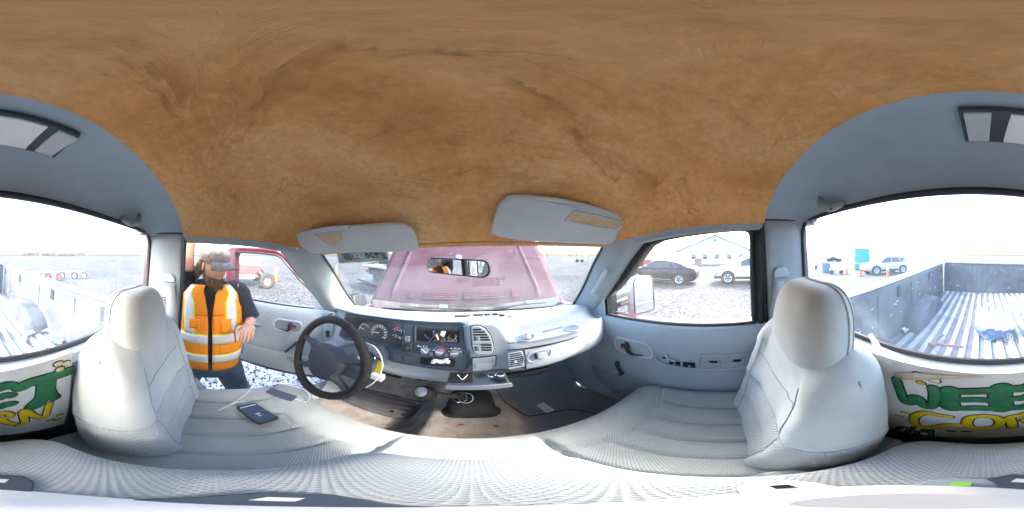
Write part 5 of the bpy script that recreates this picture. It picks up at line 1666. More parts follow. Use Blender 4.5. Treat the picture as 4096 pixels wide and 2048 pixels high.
# scratches on the bed paint
random.seed(21)
for k in range(46):
    s = random.choice((-1, 1, 1)); y = random.uniform(-2.6, -.7); z = random.uniform(-.74, -.40); L = random.uniform(.01, .06); a = random.uniform(-1.2, 1.2)
    x = s * (.7335 if z < -.6 else .7335 + (z + .6) / .2 * .010)
    part(MB().tube([V(x, y, z), V(x - s * .001, y + L * math.cos(a) * .5, z + L * math.sin(a) * .6), V(x, y + L * math.cos(a), z + L * math.sin(a) * .8)], [.001, random.uniform(.002, .006), .001], 5, smooth=5), 'paint_chip', 'print', bed)
# leaf dirt in the front of the bed
mb = MB()
for k in range(900):
    x = random.gauss(.18, .22); y = -.5 - abs(random.gauss(0, .28)); a = random.uniform(0, 6.28); L = random.uniform(.006, .03)
    if abs(x) > .7 or y < -1.5: continue
    p = V(x, y, BZF + .002 + random.uniform(0, .008)); d = V(math.cos(a), math.sin(a), random.uniform(-.1, .1)) * L; w = V(-math.sin(a), math.cos(a), 0) * random.uniform(.001, .004)
    mb.add([p - w, p + d - w * .5, p + d + w * .5, p + w + V(0, 0, .002)], [[0, 1, 2, 3]])
mb.build('leaf_litter', 'leafy', None, frame=TM, smooth=False, label='dry leaf and dirt litter across the front of the cargo bed', cat='litter', kind='stuff')
# things in the bed
def bedp(q, h=0.0):
    return on(q, 2, BZF + h)
bc = bedp(e7(1220, 640))
bag = thing('feed_bag', 'crumpled blue and white plastic bag marked 25 in the truck bed', 'bag', tuple(bc), TM)
M['blueplastic'] = mat('blue_plastic', (.07, .16, .42), .35, var=.25, vscale=14, bump=.8, bscale=30)
M['teal'] = mat('teal_plastic', (.05, .45, .50), .4, var=.15)
M['bagwhite'] = mat('white_woven_plastic', (.8, .8, .82), .5, var=.04, bump=.6, bscale=26)
mb = MB()
def bagfn(p):
    r = 1 + .16 * noise.noise(p * 2.3) + .07 * noise.noise(p * 6)
    q = Vector((math.copysign(abs(p.x) ** .8, p.x), math.copysign(abs(p.y) ** .8, p.y), p.z)) * r
    q.z = max(q.z, -.55)
    return q
mb.ell(bc + V(.0, -.08, .075), (.16, .145, .13), Matrix.Rotation(.35, 3, 'Z'), 40, 24, bagfn)
for i, f in enumerate(mb.f):
    c = sum((mb.v[k] for k in f), Vector()) / len(f) - bc
    mb.m[i] = 1 if c.z > .115 + c.x * .25 or c.y < -.16 else (2 if c.z < .03 and c.x < .06 else 0)
part(mb, 'bag_skin', ['blueplastic', 'bagwhite', 'teal'], bag, smooth=True, angle=25)
text_mesh('25', .045, 'white', bag, bc + V(-.10, .058, .03), V(-1, .25, .1), V(0, -.4, 1), 'bag_number')
part(MB().tube([bc + V(-.10, .06, .03) + (V(-1, .25, .1).normalized() * math.cos(t) + V(0, -.4, 1).normalized() * math.sin(t)) * .035 for t in [k * math.pi / 10 for k in range(20)]], .002, 5, closed=True), 'printed_ring', 'white', bag)
p = bedp(e7(970, 330))
MB().lathe([(.001, 0), (.045, 0), (.048, .03), (.042, .10), (.02, .12), (.018, .14), (.001, .14)], p, (.1, .1, 1), 20).build('plastic_jug', 'bagwhite', None, frame=TM, label='small white plastic jug standing behind the blue bag', cat='jug')
M['redwood'] = mat('red_stick', (.38, .12, .085), .7, var=.2)
M['bark'] = mat('grey_bark', (.14, .12, .105), .9, var=.3, vscale=30, bump=.6)
for qa, qb, r, m, lb in ((e7(95, 760), e7(190, 720), .016, 'redwood', 'short red tube lying in the bed litter'), (e7(215, 750), e7(675, 795), .010, 'redwood', 'long thin red stick lying flat in the bed litter'), (e7(110, 820), e7(330, 640), .014, 'bark', 'grey bark stick crossing the red tube in the bed')):
    a, b = bedp(qa, r), bedp(qb, r)
    if m == 'bark': a += V(0, 0, .02); b += V(0, 0, .025)
    MB().tube([a, a.lerp(b, .5) + V(.004, .004, .002), b], [r, r * .95, r * .8], 9, smooth=8).build('stick', m, None, frame=TM, label=lb, cat='stick')
p = bedp(e5(1365, 1110))
mb = MB()
for k in range(14):
    v = [p + V(random.uniform(-.04, .04), random.uniform(-.05, .05), random.uniform(.004, .04)) for _ in range(3)]
    mb.add(v, [[0, 1, 2]])
mb.build('paper_wad', 'bagwhite', None, frame=TM, smooth=False, label='crumpled white paper wad in the bed corner by the wall', cat='paper')
rc_ = (bedp(e6(310, 1210)) + bedp(e6(955, 1240))) / 2
hr_ = (bedp(e6(310, 1210)) - bedp(e6(955, 1240))).length / 2
hr_ = min(max(hr_, .15), .24)
rc_ = bedp(e6(640, 1235), .02)
MB().tube([rc_ + V(math.cos(t), math.sin(t), 0) * hr_ for t in [k * math.pi / 20 for k in range(40)]], .017, 10, closed=True).build('wheel_ring', mat('grey_ring_paint', (.5, .52, .54), .4, var=.08), None, frame=TM, label='grey wheel trim ring lying flat in the truck bed', cat='ring')
a, b = bedp(e6(640, 1210), .034), bedp(e6(800, 1250), .034)
ax_ = (b - a).normalized()
can = thing('drink_can', 'crushed silver drink can lying inside the grey trim ring', 'can', tuple((a + b) / 2 - V(0, 0, .034)), TM)
part(MB().lathe([(.001, 0), (.024, .001), (.027, .006), (.033, .02), (.030, .06), (.033, .095), (.027, .112), (.024, .117), (.001, .115)], a, ax_, 20), 'can_body', 'chrome', can)
part(MB().lathe([(.0336, .025), (.0322, .04), (.0308, .06), (.0322, .08), (.0336, .09)], a, ax_, 20, cap=False), 'can_label', 'bluew', can)

# ================================================================== hood, cowl, wipers and what shows of the front
hb = V(0, 1.20, -.315); ht = math.radians(52)
hu = V(0, math.cos(ht), math.sin(ht)); hn = V(0, -math.sin(ht), math.cos(ht))
HP = lambda x, l, o=0.0: hb + V(x, 0, 0) + hu * l + hn * o
mb = MB(); rows = []
for j in range(31):
    l = -.03 + 1.12 * j / 30
    row = []
    wv = .80 - .05 * (j / 30)
    for i in range(161):
        x = -wv + 2 * wv * i / 160
        rx = .60 - .10 * l
        o = .020 * (1 - (x / wv) ** 2) - .03 * max(0, abs(x / wv) - .93) / .07
        o += .020 * sstep(abs(x), rx + .022, rx - .012) * sstep(l, .06, .12)
        o += .012 * math.exp(-((abs(x) - rx + .012) / .016) ** 2) * sstep(l, .05, .1)
        o -= .03 * sstep(l, .02, -.03)
        row.append(HP(x, l, o))
    rows.append(row)
mb.grid(rows)
hood = part(mb, 'raised_hood', 'hood', solid=.012, label='raised hood in faded maroon paint with two pressed ridges')
k = 0
for i in range(14):
    x0 = -.42 + .0605 * i
    for j in range(4):
        if i in (1, 6, 12): continue
        part(MB().frame_box(HP(x0, .052 + .017 * j, .039 + (.004 if abs(x0) < .3 else 0)), (.054, 0, 0), hu * .0125, hn, .003), 'hood_louver', 'louver', hood, smooth=False)
for s in (-1, 1):
    part(MB().box((s * .70, 1.30, -.30), (.05, .18, .03), Matrix.Rotation(.5, 3, 'X')), 'hood_hinge', 'steel', bevel=.005)
    # front fenders
    mb = MB(); mb.loft([[V(s * .72, y, -.34), V(s * .80, y, -.345), V(s * .87, y, -.39), V(s * .885, y, -.6), V(s * .88, y, -.95)] for y in (.86, 1.3, 1.9, 2.15)], 14, 10)
    part(mb, 'front_fender', 'maroon', solid=.006)
cowl = part(MB().loft([[V(x, .925 + .045 * (1 - (x / .7) ** 2), -.312) for x in (-.76, -.4, 0, .4, .76)], [V(x, 1.0, -.318) for x in (-.76, -.4, 0, .4, .76)], [V(x, 1.12, -.345) for x in (-.76, -.4, 0, .4, .76)], [V(x, 1.19, -.38) for x in (-.76, -.4, 0, .4, .76)]], 30, 10), 'cowl_panel', mat('dark_cowl', (.06, .065, .07), .6))
for i in range(58):
    x = -.50 + .0175 * i
    part(MB().box((x, .975 + .025 * (1 - (x / .7) ** 2) + .01, -.311), (.006, .035, .006)), 'cowl_slat', 'void', cowl, smooth=False)
# engine bay clutter behind the cowl, a dark shelf with hoses
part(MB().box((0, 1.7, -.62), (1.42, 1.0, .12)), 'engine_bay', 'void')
random.seed(8)
bay = part(MB().box((.05, 1.55, -.47), (.75, .5, .14)), 'engine_cover', 'steel', bevel=.04)
for i in range(12):
    x = -.55 + .1 * i; p = [V(x + random.uniform(-.1, .1), 1.25 + .2 * q + random.uniform(-.05, .05), -.40 + random.uniform(-.04, .05)) for q in range(4)]
    part(MB().tube(p, random.uniform(.008, .02), 7, smooth=14), 'engine_hose', random.choice(['black', 'steel', 'whiteplastic', 'rubber']), bay)
# wipers
for x0, x1 in ((-.39, .05), (.18, .52)):
    z0 = -.262
    w = part(MB().tube([V(x0 - .14 if x0 < 0 else x0 - .05, 1.0, -.30), V((x0 + x1) / 2 - .05, .985, -.268), V((x0 + x1) / 2 + .04, .968, -.250)], [.007, .005, .004], 8, smooth=12), 'wiper_arm', 'black')
    part(MB().tube([V(x0, .962, -.262), V((x0 + x1) / 2, .965, -.256), V(x1, .955, -.262)], .0045, 7, smooth=12), 'wiper_blade', 'black', w)
    part(MB().box(((x0 + x1) / 2 + .06, .97, -.246), (.05, .02, .018)), 'wiper_clip', mat('light_blue_plastic', (.2, .4, .55), .5), w, bevel=.004)
# black ribbed air duct at the driver fender
ad = part(MB().box((-.83, 1.06, -.295), (.10, .16, .10), Matrix.Rotation(-.3, 3, 'Y')), 'cowl_side_box', 'black', bevel=.012)
for k in range(7):
    part(MB().box((-.885 + .004 * k, 1.06 - .07 + .022 * k, -.27 + .0 * k), (.03, .005, .06)), 'box_rib', 'black', ad, smooth=False)
part(MB().tube([V(.83, 1.55, -.34), V(.83, 1.56, -.1), V(.83, 1.57, .12)], .0022, 6), 'radio_antenna', 'steel')
# frame and wheels so that the truck stands on the gravel
def wheel_mesh():
    mb = MB(); mb.lathe([(.20, -.10), (.30, -.115), (.365, -.10), (.385, -.07), (.39, 0), (.385, .07), (.365, .10), (.30, .115), (.20, .10)], (0, 0, 0), (1, 0, 0), 36, cap=False)
    return mb
for x, y in ((-.80, 1.55), (.80, 1.55), (-.80, -1.62), (.80, -1.62)):
    zz = -1.68 + .39 - CAM_H * 0 + (.061 * y) * 0 + .0
    # local z of the ground below this corner
    zg = (TM.inverted() @ Vector((*(TM @ V(x, y, -1.3)).xy, 0))).z
    mb = wheel_mesh(); mb.v = [v + V(x, y, zg + .385) for v in mb.v]
    w = part(mb, 'wheel', 'rubber')
    part(MB().lathe([(.001, .05 if x > 0 else -.05), (.10, .05 if x > 0 else -.05), (.2, .08 if x > 0 else -.08), (.21, .09 if x > 0 else -.09), (.21, -.08 if x > 0 else .08)], (x, y, zg + .385), (1, 0, 0), 28, cap=False), 'wheel_rim', 'steel', w)
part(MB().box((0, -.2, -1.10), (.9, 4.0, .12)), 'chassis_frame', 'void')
# ================================================================== THE YARD
def gravel_mat():
    m = bpy.data.materials.new('grey_gravel'); m.use_nodes = True
    nt = m.node_tree; b = nt.nodes['Principled BSDF']; b.inputs['Roughness'].default_value = .95; b.inputs['Specular IOR Level'].default_value = .15
    tc = nt.nodes.new('ShaderNodeTexCoord')
    vo = nt.nodes.new('ShaderNodeTexVoronoi'); vo.inputs['Scale'].default_value = 17; vo.inputs['Randomness'].default_value = 1
    nt.links.new(tc.outputs['Object'], vo.inputs['Vector'])
    rp = nt.nodes.new('ShaderNodeValToRGB')
    rp.color_ramp.elements[0].color = (.026, .03, .036, 1); rp.color_ramp.elements[1].color = (.145, .15, .155, 1)
    sx = nt.nodes.new('ShaderNodeSeparateColor'); nt.links.new(vo.outputs['Color'], sx.inputs[0]); nt.links.new(sx.outputs[0], rp.inputs[0])
    nz = nt.nodes.new('ShaderNodeTexNoise'); nz.inputs['Scale'].default_value = .35; nz.inputs['Detail'].default_value = 8
    nt.links.new(tc.outputs['Object'], nz.inputs['Vector'])
    r2 = nt.nodes.new('ShaderNodeValToRGB'); r2.color_ramp.elements[0].position = .35; r2.color_ramp.elements[0].color = (.75, .75, .76, 1); r2.color_ramp.elements[1].position = .65; r2.color_ramp.elements[1].color = (1.1, 1.08, 1.05, 1)
    nt.links.new(nz.outputs['Fac'], r2.inputs[0])
    mx = nt.nodes.new('ShaderNodeMixRGB'); mx.blend_type = 'MULTIPLY'; mx.inputs[0].default_value = 1
    nt.links.new(rp.outputs[0], mx.inputs[1]); nt.links.new(r2.outputs[0], mx.inputs[2]); nt.links.new(mx.outputs[0], b.inputs['Base Color'])
    bp = nt.nodes.new('ShaderNodeBump'); bp.invert = True; bp.inputs['Strength'].default_value = 1; bp.inputs['Distance'].default_value = .05
    nt.links.new(vo.outputs['Distance'], bp.inputs['Height']); nt.links.new(bp.outputs[0], b.inputs['Normal'])
    return m


M['gravel'] = gravel_mat()
M['stone'] = mat('gravel_stone', (.80, .80, .80), .9, col2=(.40, .405, .42), vscale=9, bump=.3, bscale=40)
mb = MB(); rows = []
for r in (0, 4, 8, 14, 22, 35, 60, 110, 220, 450, 900):
    rows.append([V(math.sin(a) * max(r, .01), math.cos(a) * max(r, .01), 0 if r < 30 else .0) for a in [2 * math.pi * k / 72 for k in range(72)]])
mb.grid(rows, cu=True, cap=False)
mb.build('ground', 'gravel', None, smooth=True, kind='structure')
# loose stones near the open door
random.seed(2)
ico_v = []; bmx = bmesh.new(); bmesh.ops.create_icosphere(bmx, subdivisions=1, radius=1)
ico_v = [v.co.copy() for v in bmx.verts]; ico_f = [[v.index for v in f.verts] for f in bmx.faces]; bmx.free()
variants = []
for k in range(10):
    variants.append([v * (1 + .45 * noise.noise(v * 1.3 + Vector((k * 7, 0, 0)))) for v in ico_v])
mb = MB()
for k in range(11000):
    x = -random.uniform(.75, 2.3) if k < 7500 else -random.uniform(2.2, 4.2); y = random.uniform(-1.0, 2.3) if k < 7500 else random.uniform(-1.6, 3.2)
    s = random.uniform(.012, .03) * (1 if x > -2.5 else 1.15)
    rt = Euler((random.uniform(0, 6), random.uniform(0, 6), random.uniform(0, 6))).to_matrix()
    sc_ = Vector((1, random.uniform(.6, 1), random.uniform(.5, .85)))
    vv = random.choice(variants)
    mb.add([Vector((x, y, s * .35)) + rt @ Vector((v.x * sc_.x, v.y * sc_.y, v.z * sc_.z)) * s for v in vv], ico_f)
mb.build('loose_gravel', 'stone', None, smooth=False, label='loose grey gravel stones beside the open driver door', cat='gravel', kind='stuff')

# ------------------------------------------------------------------ cars
M['carblack'] = mat('black_car_paint', (.006, .010, .02), .35, coat=.15, var=.1, spec=.3)
M['carwhite'] = mat('white_car_paint', (.75, .76, .76), .3, coat=.6, var=.02)
M['cargrey'] = mat('silver_grey_car_paint', (.42, .44, .46), .35, coat=.5, var=.04, metal=.3)
M['carred'] = mat('red_car_paint', (.45, .03, .035), .4, coat=.4, var=.1)
M['carglass'] = mat('car_window', (.03, .045, .06), .06, var=.1, coat=.5)
M['alloy'] = mat('alloy', (.62, .63, .65), .3, metal=.6, var=.05)
M['taillamp'] = mat('tail_lamp', (.5, .02, .02), .2)
M['headlamp'] = mat('head_lamp', (.7, .72, .75), .15)


def yard_frame(pos, heading):
    """local x forward, y left"""
    return Matrix.Translation(Vector(pos)) @ Matrix.Rotation(heading, 4, 'Z')


def car(name, label, cat, pos, heading, paint, L, W, stations, wheels, wr, windows, extra=(), group=None):
    """stations: (x, z_low, z_belt, z_top, half width low, half width top)"""
    fr = yard_frame(pos, heading)
    t = thing(name, label, cat, (0, 0, 0), fr, group)
    mb = MB(); rows = []
    for x, zl, zb, zt, wl, wt in stations:
        half = [(0, zl), (wl * .85, zl), (wl * .97, zl + .08), (wl, (zl + zb) / 2 + .03), (wl * .985, zb - .06), (wl * .94, zb), (wt, zb + (zt - zb) * .85 if zt > zb + .1 else zt - .01), (wt * .86, zt - .005), (wt * .5, zt + .012), (0, zt + .018)]
        rows.append([V(x, y, z) for y, z in half] + [V(x, -y, z) for y, z in half[-2:0:-1]])
    fine = []
    n = len(rows[0])
    cols = [catmull([r[i] for r in rows], len(rows) * 4) for i in range(n)]
    mb.grid([[cols[i][j] for i in range(n)] for j in range(len(rows) * 4)], cu=True, cap=True)
    part(mb, 'body', paint, t)

    def side_pt(x, f, s, off=.012):
        # point on the glasshouse side at belt fraction f
        for a, b in zip(stations, stations[1:]):
            if min(a[0], b[0]) <= x <= max(a[0], b[0]):
                k = (x - a[0]) / (b[0] - a[0]); S_ = [a[i] + (b[i] - a[i]) * k for i in range(6)]
                y = S_[4] * .94 + (S_[5] - S_[4] * .94) * f
                return V(x, s * (y + off), S_[2] + (S_[3] - S_[2]) * .85 * f)
        return V(x, s * .8, 1)
    for s in (-1, 1):
        for win in windows:
            mb = MB(); P = [side_pt(x, f, s) for x, f in win]
            mb.prism(P, (0, -s * .01, 0))
            part(mb, 'side_window', 'carglass', t, smooth=False)
        for nm, m, x0, x1, z0, z1, hw_, d in extra:
            if nm.startswith('*'): continue
            mb = MB(); mb.box(((x0 + x1) / 2, s * hw_, (z0 + z1) / 2), (x1 - x0, d, z1 - z0)); part(mb, nm, m, t, bevel=.02)
        for x in wheels:
            c = V(x, s * (W / 2 - .10), wr)
            wa_ = part(MB().lathe([(.001, .0), (wr * 1.16, 0), (wr * 1.16, .02), (.001, .02)], V(x, s * (W / 2 - .022), wr + .02), (0, s, 0), 28), 'wheel_arch', 'void', t)
            wh = part(MB().lathe([(wr * .62, -.10), (wr * .9, -.11), (wr, -.08), (wr, .09), (wr * .9, .135), (wr * .66, .14), (wr * .62, .12)], c, (0, s, 0), 30, cap=False), 'wheel', 'rubber', t)
            rim = part(MB().lathe([(wr * .55, .115), (wr * .66, .135), (wr * .63, .145), (wr * .53, .12)], c, (0, s, 0), 28, cap=False), 'rim_edge', 'alloy', wh)
            part(MB().lathe([(.001, .08), (wr * .6, .08), (wr * .6, .07), (.001, .07)], c, (0, s, 0), 24), 'rim_back', 'void', wh)
            for k in range(5):
                a = 2 * math.pi * k / 5 + .3
                for da in (-.16, .16):
                    d_ = V(math.cos(a + da), 0, math.sin(a + da)); d0 = V(math.cos(a), 0, math.sin(a)); q = d_.cross(V(0, 1, 0)) * wr * .06
                    o = c + V(0, s * .115, 0)
                    part(MB().prism([o + d0 * wr * .1 - q, o + d_ * wr * .58 - q, o + d_ * wr * .58 + q, o + d0 * wr * .1 + q], (0, s * .02, 0)), 'rim_spoke', 'alloy', wh, smooth=False)
    for e in extra:
        if e[0].startswith('*'):
            nm, m, poly, dd = e
            part(MB().prism(poly, dd), nm[1:], m, t, smooth=False)
    return t


sed = [(-2.30, .45, .80, .86, .62, .45), (-2.2, .28, .92, 1.0, .80, .62), (-1.85, .22, .98, 1.08, .88, .66), (-1.3, .2, .97, 1.27, .90, .64), (-.6, .2, .95, 1.40, .91, .62), (.0, .2, .94, 1.43, .91, .62), (.45, .2, .93, 1.36, .91, .62), (.95, .2, .93, 1.10, .91, .68), (1.25, .2, .91, .97, .90, .7), (1.8, .22, .85, .88, .88, .66), (2.15, .26, .72, .76, .80, .6), (2.32, .38, .60, .62, .60, .4)]
swin = [[(-1.45, .12), (-.95, .12), (-.85, .88), (-1.05, .82)], [(-.82, .10), (.08, .10), (.08, .92), (-.72, .92)], [(.14, .10), (1.0, .12), (.62, .75), (.42, .9), (.14, .93)]]
sp = ground(e4(1190, 862))
car('black_sedan', 'dark blue-black sedan with five-spoke wheels parked on the gravel in front of the white building', 'car', (9.75, 4.05, 0), rad(90), 'carblack', 4.62, 1.82, sed, (-1.36, 1.36), .335, swin,
    (('tail_lamp', 'taillamp', -2.22, -1.98, .84, .92, .73, .06), ('head_lamp', 'headlamp', 2.0, 2.16, .62, .70, .74, .06), ('door_handle', 'chrome', -.55, -.38, .82, .845, .925, .02), ('door_handle', 'chrome', .40, .57, .81, .835, .925, .02), ('sill_trim', 'chrome', -.9, .95, .30, .32, .925, .02), ('side_mirror', 'carblack', .72, .9, .95, 1.06, .98, .16)))
suv = [(-2.25, .5, 1.0, 1.3, .75, .5), (-2.15, .35, 1.08, 1.58, .88, .62), (-1.6, .30, 1.08, 1.68, .92, .66), (-.6, .28, 1.06, 1.72, .93, .68), (.1, .28, 1.04, 1.70, .93, .68), (.55, .28, 1.03, 1.55, .93, .68), (1.05, .28, 1.04, 1.22, .92, .74), (1.3, .28, 1.03, 1.10, .91, .74), (1.85, .3, .96, 1.0, .88, .7), (2.15, .34, .80, .86, .80, .6), (2.3, .45, .65, .68, .6, .4)]
uwin = [[(-1.95, .12), (-1.25, .12), (-1.25, .88), (-1.75, .8)], [(-1.18, .1), (-.25, .1), (-.25, .92), (-1.18, .9)], [(-.18, .1), (.95, .14), (.5, .8), (.2, .92), (-.18, .93)]]
cl_ = lambda z0, z1, p: ('cladding', 'rubber', p[0], p[1], z0, z1, .925, .03)
car('white_suv', 'white compact SUV with grey lower cladding parked behind the dark sedan', 'car', (10.55, -1.42, 0), rad(90), 'carwhite', 4.55, 1.86, suv, (-1.35, 1.37), .37, uwin,
    (cl_(.30, .46, (-.9, .92)), ('bumper_cladding', 'rubber', 1.72, 2.18, .32, .50, .80, .16), ('fog_lamp', 'black', 1.98, 2.10, .56, .64, .84, .04), ('head_lamp', 'headlamp', 1.85, 2.1, .82, .92, .78, .08), ('side_mirror', 'carwhite', .62, .82, 1.08, 1.22, 1.0, .16)))
gp = ground(e5(985, 390))
gdir = Vector((.42, .9)).normalized()
car('grey_suv', 'washed out silver grey SUV behind the row of orange cones', 'car', (gp.x - gdir.x * 1.4 + .9, gp.y - gdir.y * 1.4 - .5, 0), math.atan2(gdir.y, gdir.x), 'cargrey', 4.7, 1.86, suv, (-1.45, 1.40), .39, uwin, (cl_(.36, .48, (-.9, .92)), ('head_lamp', 'headlamp', 1.85, 2.1, .82, .92, .78, .08)))


def at_(q, r): return far(q, r)


# far parked cars, small
for q, r, m, hd_, lb in ((e5(440, 150), 48, 'carblack', 20, 'small dark car parked far off beyond the bins'), (c2(915, 292), 60, 'cargrey', 80, 'far parked car at the yard edge above the open driver door, silver'), (c2(955, 295), 62, 'carblack', 80, 'far parked car at the yard edge above the open driver door, black')):
    p = far(q, r)
    fr = yard_frame((p.x, p.y, 0), rad(hd_))
    t = thing('parked_car', lb, 'car', (0, 0, 0), fr)
    mb = MB(); mb.loft([[V(x, y, z) for x, z in ((-2.2, .5), (-2.1, .95), (-1.3, 1.0), (-.8, 1.42), (.4, 1.42), (1.0, .98), (2.0, .88), (2.2, .45))] for y in (-.85, 0, .85)], 24, 5); mb.add([V(x, s * .85, z) for s in (-1, 1) for x, z in ((-2.2, .3), (2.2, .3), (2.2, .45), (2.0, .88), (1.0, .98), (.4, 1.42), (-.8, 1.42), (-1.3, 1.0), (-2.1, .95))], [list(range(9)), list(range(9, 18))])
    part(mb, 'body', m, t, smooth=False)
    part(MB().prism([V(-1.1, .87, 1.0), V(.8, .87, 1.0), V(.35, .87, 1.36), V(-.75, .87, 1.36)], (0, -1.74, 0)), 'side_window', 'carglass', t, smooth=False)
    for x in (-1.35, 1.35):
        for s in (-1, 1):
            part(MB().lathe([(.001, 0), (.33, 0), (.33, .2), (.001, .2)], V(x, s * .85, .33), (0, -s, 0), 16), 'wheel', 'rubber', t)

# wrecked red off-roader beside the open door
jw = ground(c2(752, 490))
jr = 8.8
jf = yard_frame((jw.x, jw.y, 0), rad(72))     # local x toward its front
jeep = thing('wrecked_jeep', 'stripped red off-road vehicle with one front wheel knocked loose behind the door window', 'off-roader', (0, 0, 0), jf)
part(MB().prism([V(-3.4, 0, .75), V(-.55, 0, .75), V(-.25, 0, .95), V(-.3, 0, 1.22), V(-1.3, 0, 1.30), V(-3.4, 0, 1.30)], (0, 1.5, 0)), 'body', 'carred', jeep, bevel=.04)
part(MB().prism([V(-1.35, .05, 1.3), V(-3.3, .05, 1.3), V(-3.3, .05, 1.95), V(-1.75, .05, 1.95)], (0, 1.4, 0)), 'cab_glass', mat('green_tinted_glass', (.25, .5, .48), .15, var=.1), jeep, smooth=False)
part(MB().prism([V(-1.6, .03, 1.95), V(-3.4, .03, 1.95), V(-3.4, .03, 2.02), V(-1.7, .03, 2.02)], (0, 1.44, 0)), 'roof', 'carred', jeep, bevel=.02)
part(MB().box((-1.2, .2, .62), (1.2, .5, .25)), 'bare_frame', 'steel', jeep, bevel=.03)


def knobby(c, ax, r, w):
    t = MB(); t.lathe([(r * .5, -w * .5), (r * .86, -w * .55), (r, -w * .4), (r, w * .4), (r * .86, w * .55), (r * .5, w * .5)], c, ax, 30, cap=False)
    wl_ = part(t, 'wheel', 'rubber', jeep)
    axn = Vector(ax).normalized(); u0 = axn.orthogonal().normalized(); w0 = axn.cross(u0)
    for k in range(22):
        a = 2 * math.pi * k / 22; d = u0 * math.cos(a) + w0 * math.sin(a); e = d.cross(axn)
        for s in (-1, 1):
            part(MB().frame_box(Vector(c) + d * r * .97 - e * .03 + axn * (s * w * .26 - w * .14), e * .05, axn * w * .28, d, .035), 'tread_block', 'rubber', wl_, smooth=False)
    part(MB().lathe([(.001, .0), (r * .2, .03), (r * .5, w * .3), (r * .52, -w * .3)], c, ax, 18, cap=False), 'wheel_rim', 'steel', wl_)


knobby(V(0, 0, .40), (.35, -1, 0), .40, .27)
knobby(V(-.55, 1.25, .62), (0, -1, 0), .40, .27)
part(MB().tube([V(-.7, .8, .75), V(-.2, .3, .55), V(0, .05, .42)], .05, 8, smooth=8), 'axle_tube', 'steel', jeep)
part(MB().tube([V(-.5, .2, .95), V(-.2, .15, .7), V(-.05, .1, .45)], .035, 8), 'shock_absorber', 'steel', jeep)

# flatbed tow truck ahead
tp = ground(e2(690, 960))
tf = yard_frame((tp.x, tp.y, 0), rad(62))
tow = thing('tow_truck', 'flatbed tow truck with folded lift and tail lights beyond the raised hood', 'tow truck', (0, 0, 0), tf)
k_ = 1.25
part(MB().box((2.6, -.6, 1.18), (5.2, 2.3, .10)), 'flat_deck', 'steel', tow, bevel=.02)
part(MB().box((2.3, -.5, .95), (4.4, .9, .30)), 'deck_frame', 'black', tow, bevel=.02)
part(MB().box((.25, .28, .92), (.10, .46, .20)), 'light_plate', 'whiteplastic', tow, bevel=.02)
for y in (.40, .24):
    for z in (.88, .97):
        part(MB().box((.185, y, z), (.02, .12, .07)), 'tail_lamp', 'taillamp', tow, bevel=.01)
part(MB().tube([V(.19, .08, .92), V(.24, .08, .92)], .07, 14), 'round_lamp', 'black', tow)
part(MB().tube([V(.05, .45, 1.26), V(1.4, .45, 1.42), V(1.6, .45, 1.24)], .03, 8), 'side_rail', 'black', tow)
part(MB().tube([V(.6, .45, 1.24), V(.7, .45, 1.36)], .025, 8), 'rail_post', 'black', tow)
part(MB().box((.2, -.5, .48), (.9, 2.2, .09)), 'wheel_lift', 'black', tow, bevel=.02)
part(MB().box((.0, -.4, .30), (.5, 1.7, .08)), 'lift_bar', 'black', tow, bevel=.02)
part(MB().box((.45, -.4, .7), (.3, .5, .5)), 'lift_mast', 'black', tow, bevel=.03)
part(MB().box((1.0, -.45, 1.55), (.6, .9, .55)), 'winch_housing', 'black', tow, bevel=.05)
part(MB().tube([V(.8, .0, 1.35), V(.8, .0, 1.85), V(.8, -.7, 1.85)], .05, 8, smooth=8), 'winch_hoop', 'black', tow)
part(MB().box((6.3, -.6, 1.7), (2.0, 2.2, 1.9)), 'tow_cab', 'carwhite', tow, bevel=.15)
for x in (1.5, 2.6, 6.3):
    for s in (.35, -1.6):
        part(MB().lathe([(.001, 0), (.45, 0), (.48, .05), (.48, .25), (.45, .3), (.001, .3)], V(x, s, .48), (0, -1, 0), 22), 'wheel', 'rubber', tow)

# cones and tape posts
def cone(q=None, pos=None, h=1.0, lab='', grp=None):
    p = ground(q) if pos is None else Vector(pos)
    t = thing('traffic_cone', lab, 'cone', tuple(p), None, grp)
    part(MB().lathe([(.12, .03), (.115, .06), (.05, h * .85), (.045, h), (.001, h)], p, (0, 0, 1), 20), 'cone_body', 'orange', t)
    part(MB().box(p + V(0, 0, .018), (.46, .46, .036)), 'cone_base', 'rubber', t, bevel=.01)
    for a, b in ((.55, .68), (.78, .86)):
        part(MB().lathe([(.1155 - .068 * (a * h - .06) / (h * .85 - .06) + .004, h * a), (.1155 - .068 * (b * h - .06) / (h * .85 - .06) + .004, h * b)], p, (0, 0, 1), 20, cap=False), 'cone_band', 'white', t)
    return p


cones = [cone(e5(600, 380), h=1.05, lab='tall orange cone in the roped row next to the little wagon'), cone(e5(785, 402), h=1.15, lab='tall orange cone in the roped row in front of the green bin'), cone(e5(1133, 434), h=1.2, lab='tall orange cone in the roped row in front of the silver grey SUV')]
cone(e2(305, 797), h=1.0, lab='slim orange cone on the gravel beside the windshield pillar')
cone(c2(812, 445), h=1.05, lab='slim orange cone on the gravel behind the loose wheel of the red off-roader')
cone(pos=(3.6, -5.2, 0), h=1.0, lab='tall orange cone standing off the rear quarter of the truck') if False else None
pts = [cones[0] + V(-3.0, 3.0, .9), cones[0] + V(0, 0, 1.0), cones[1] + V(0, 0, 1.1), cones[2] + V(0, 0, 1.1), cones[2] + V(-3.2, -.6, 1.0)]
pts = pts[1:]
MB().tube(pts, .010, 6).build('barrier_rope', 'white', None, recenter=True, label='white rope strung along the tops of the orange cones', cat='rope')
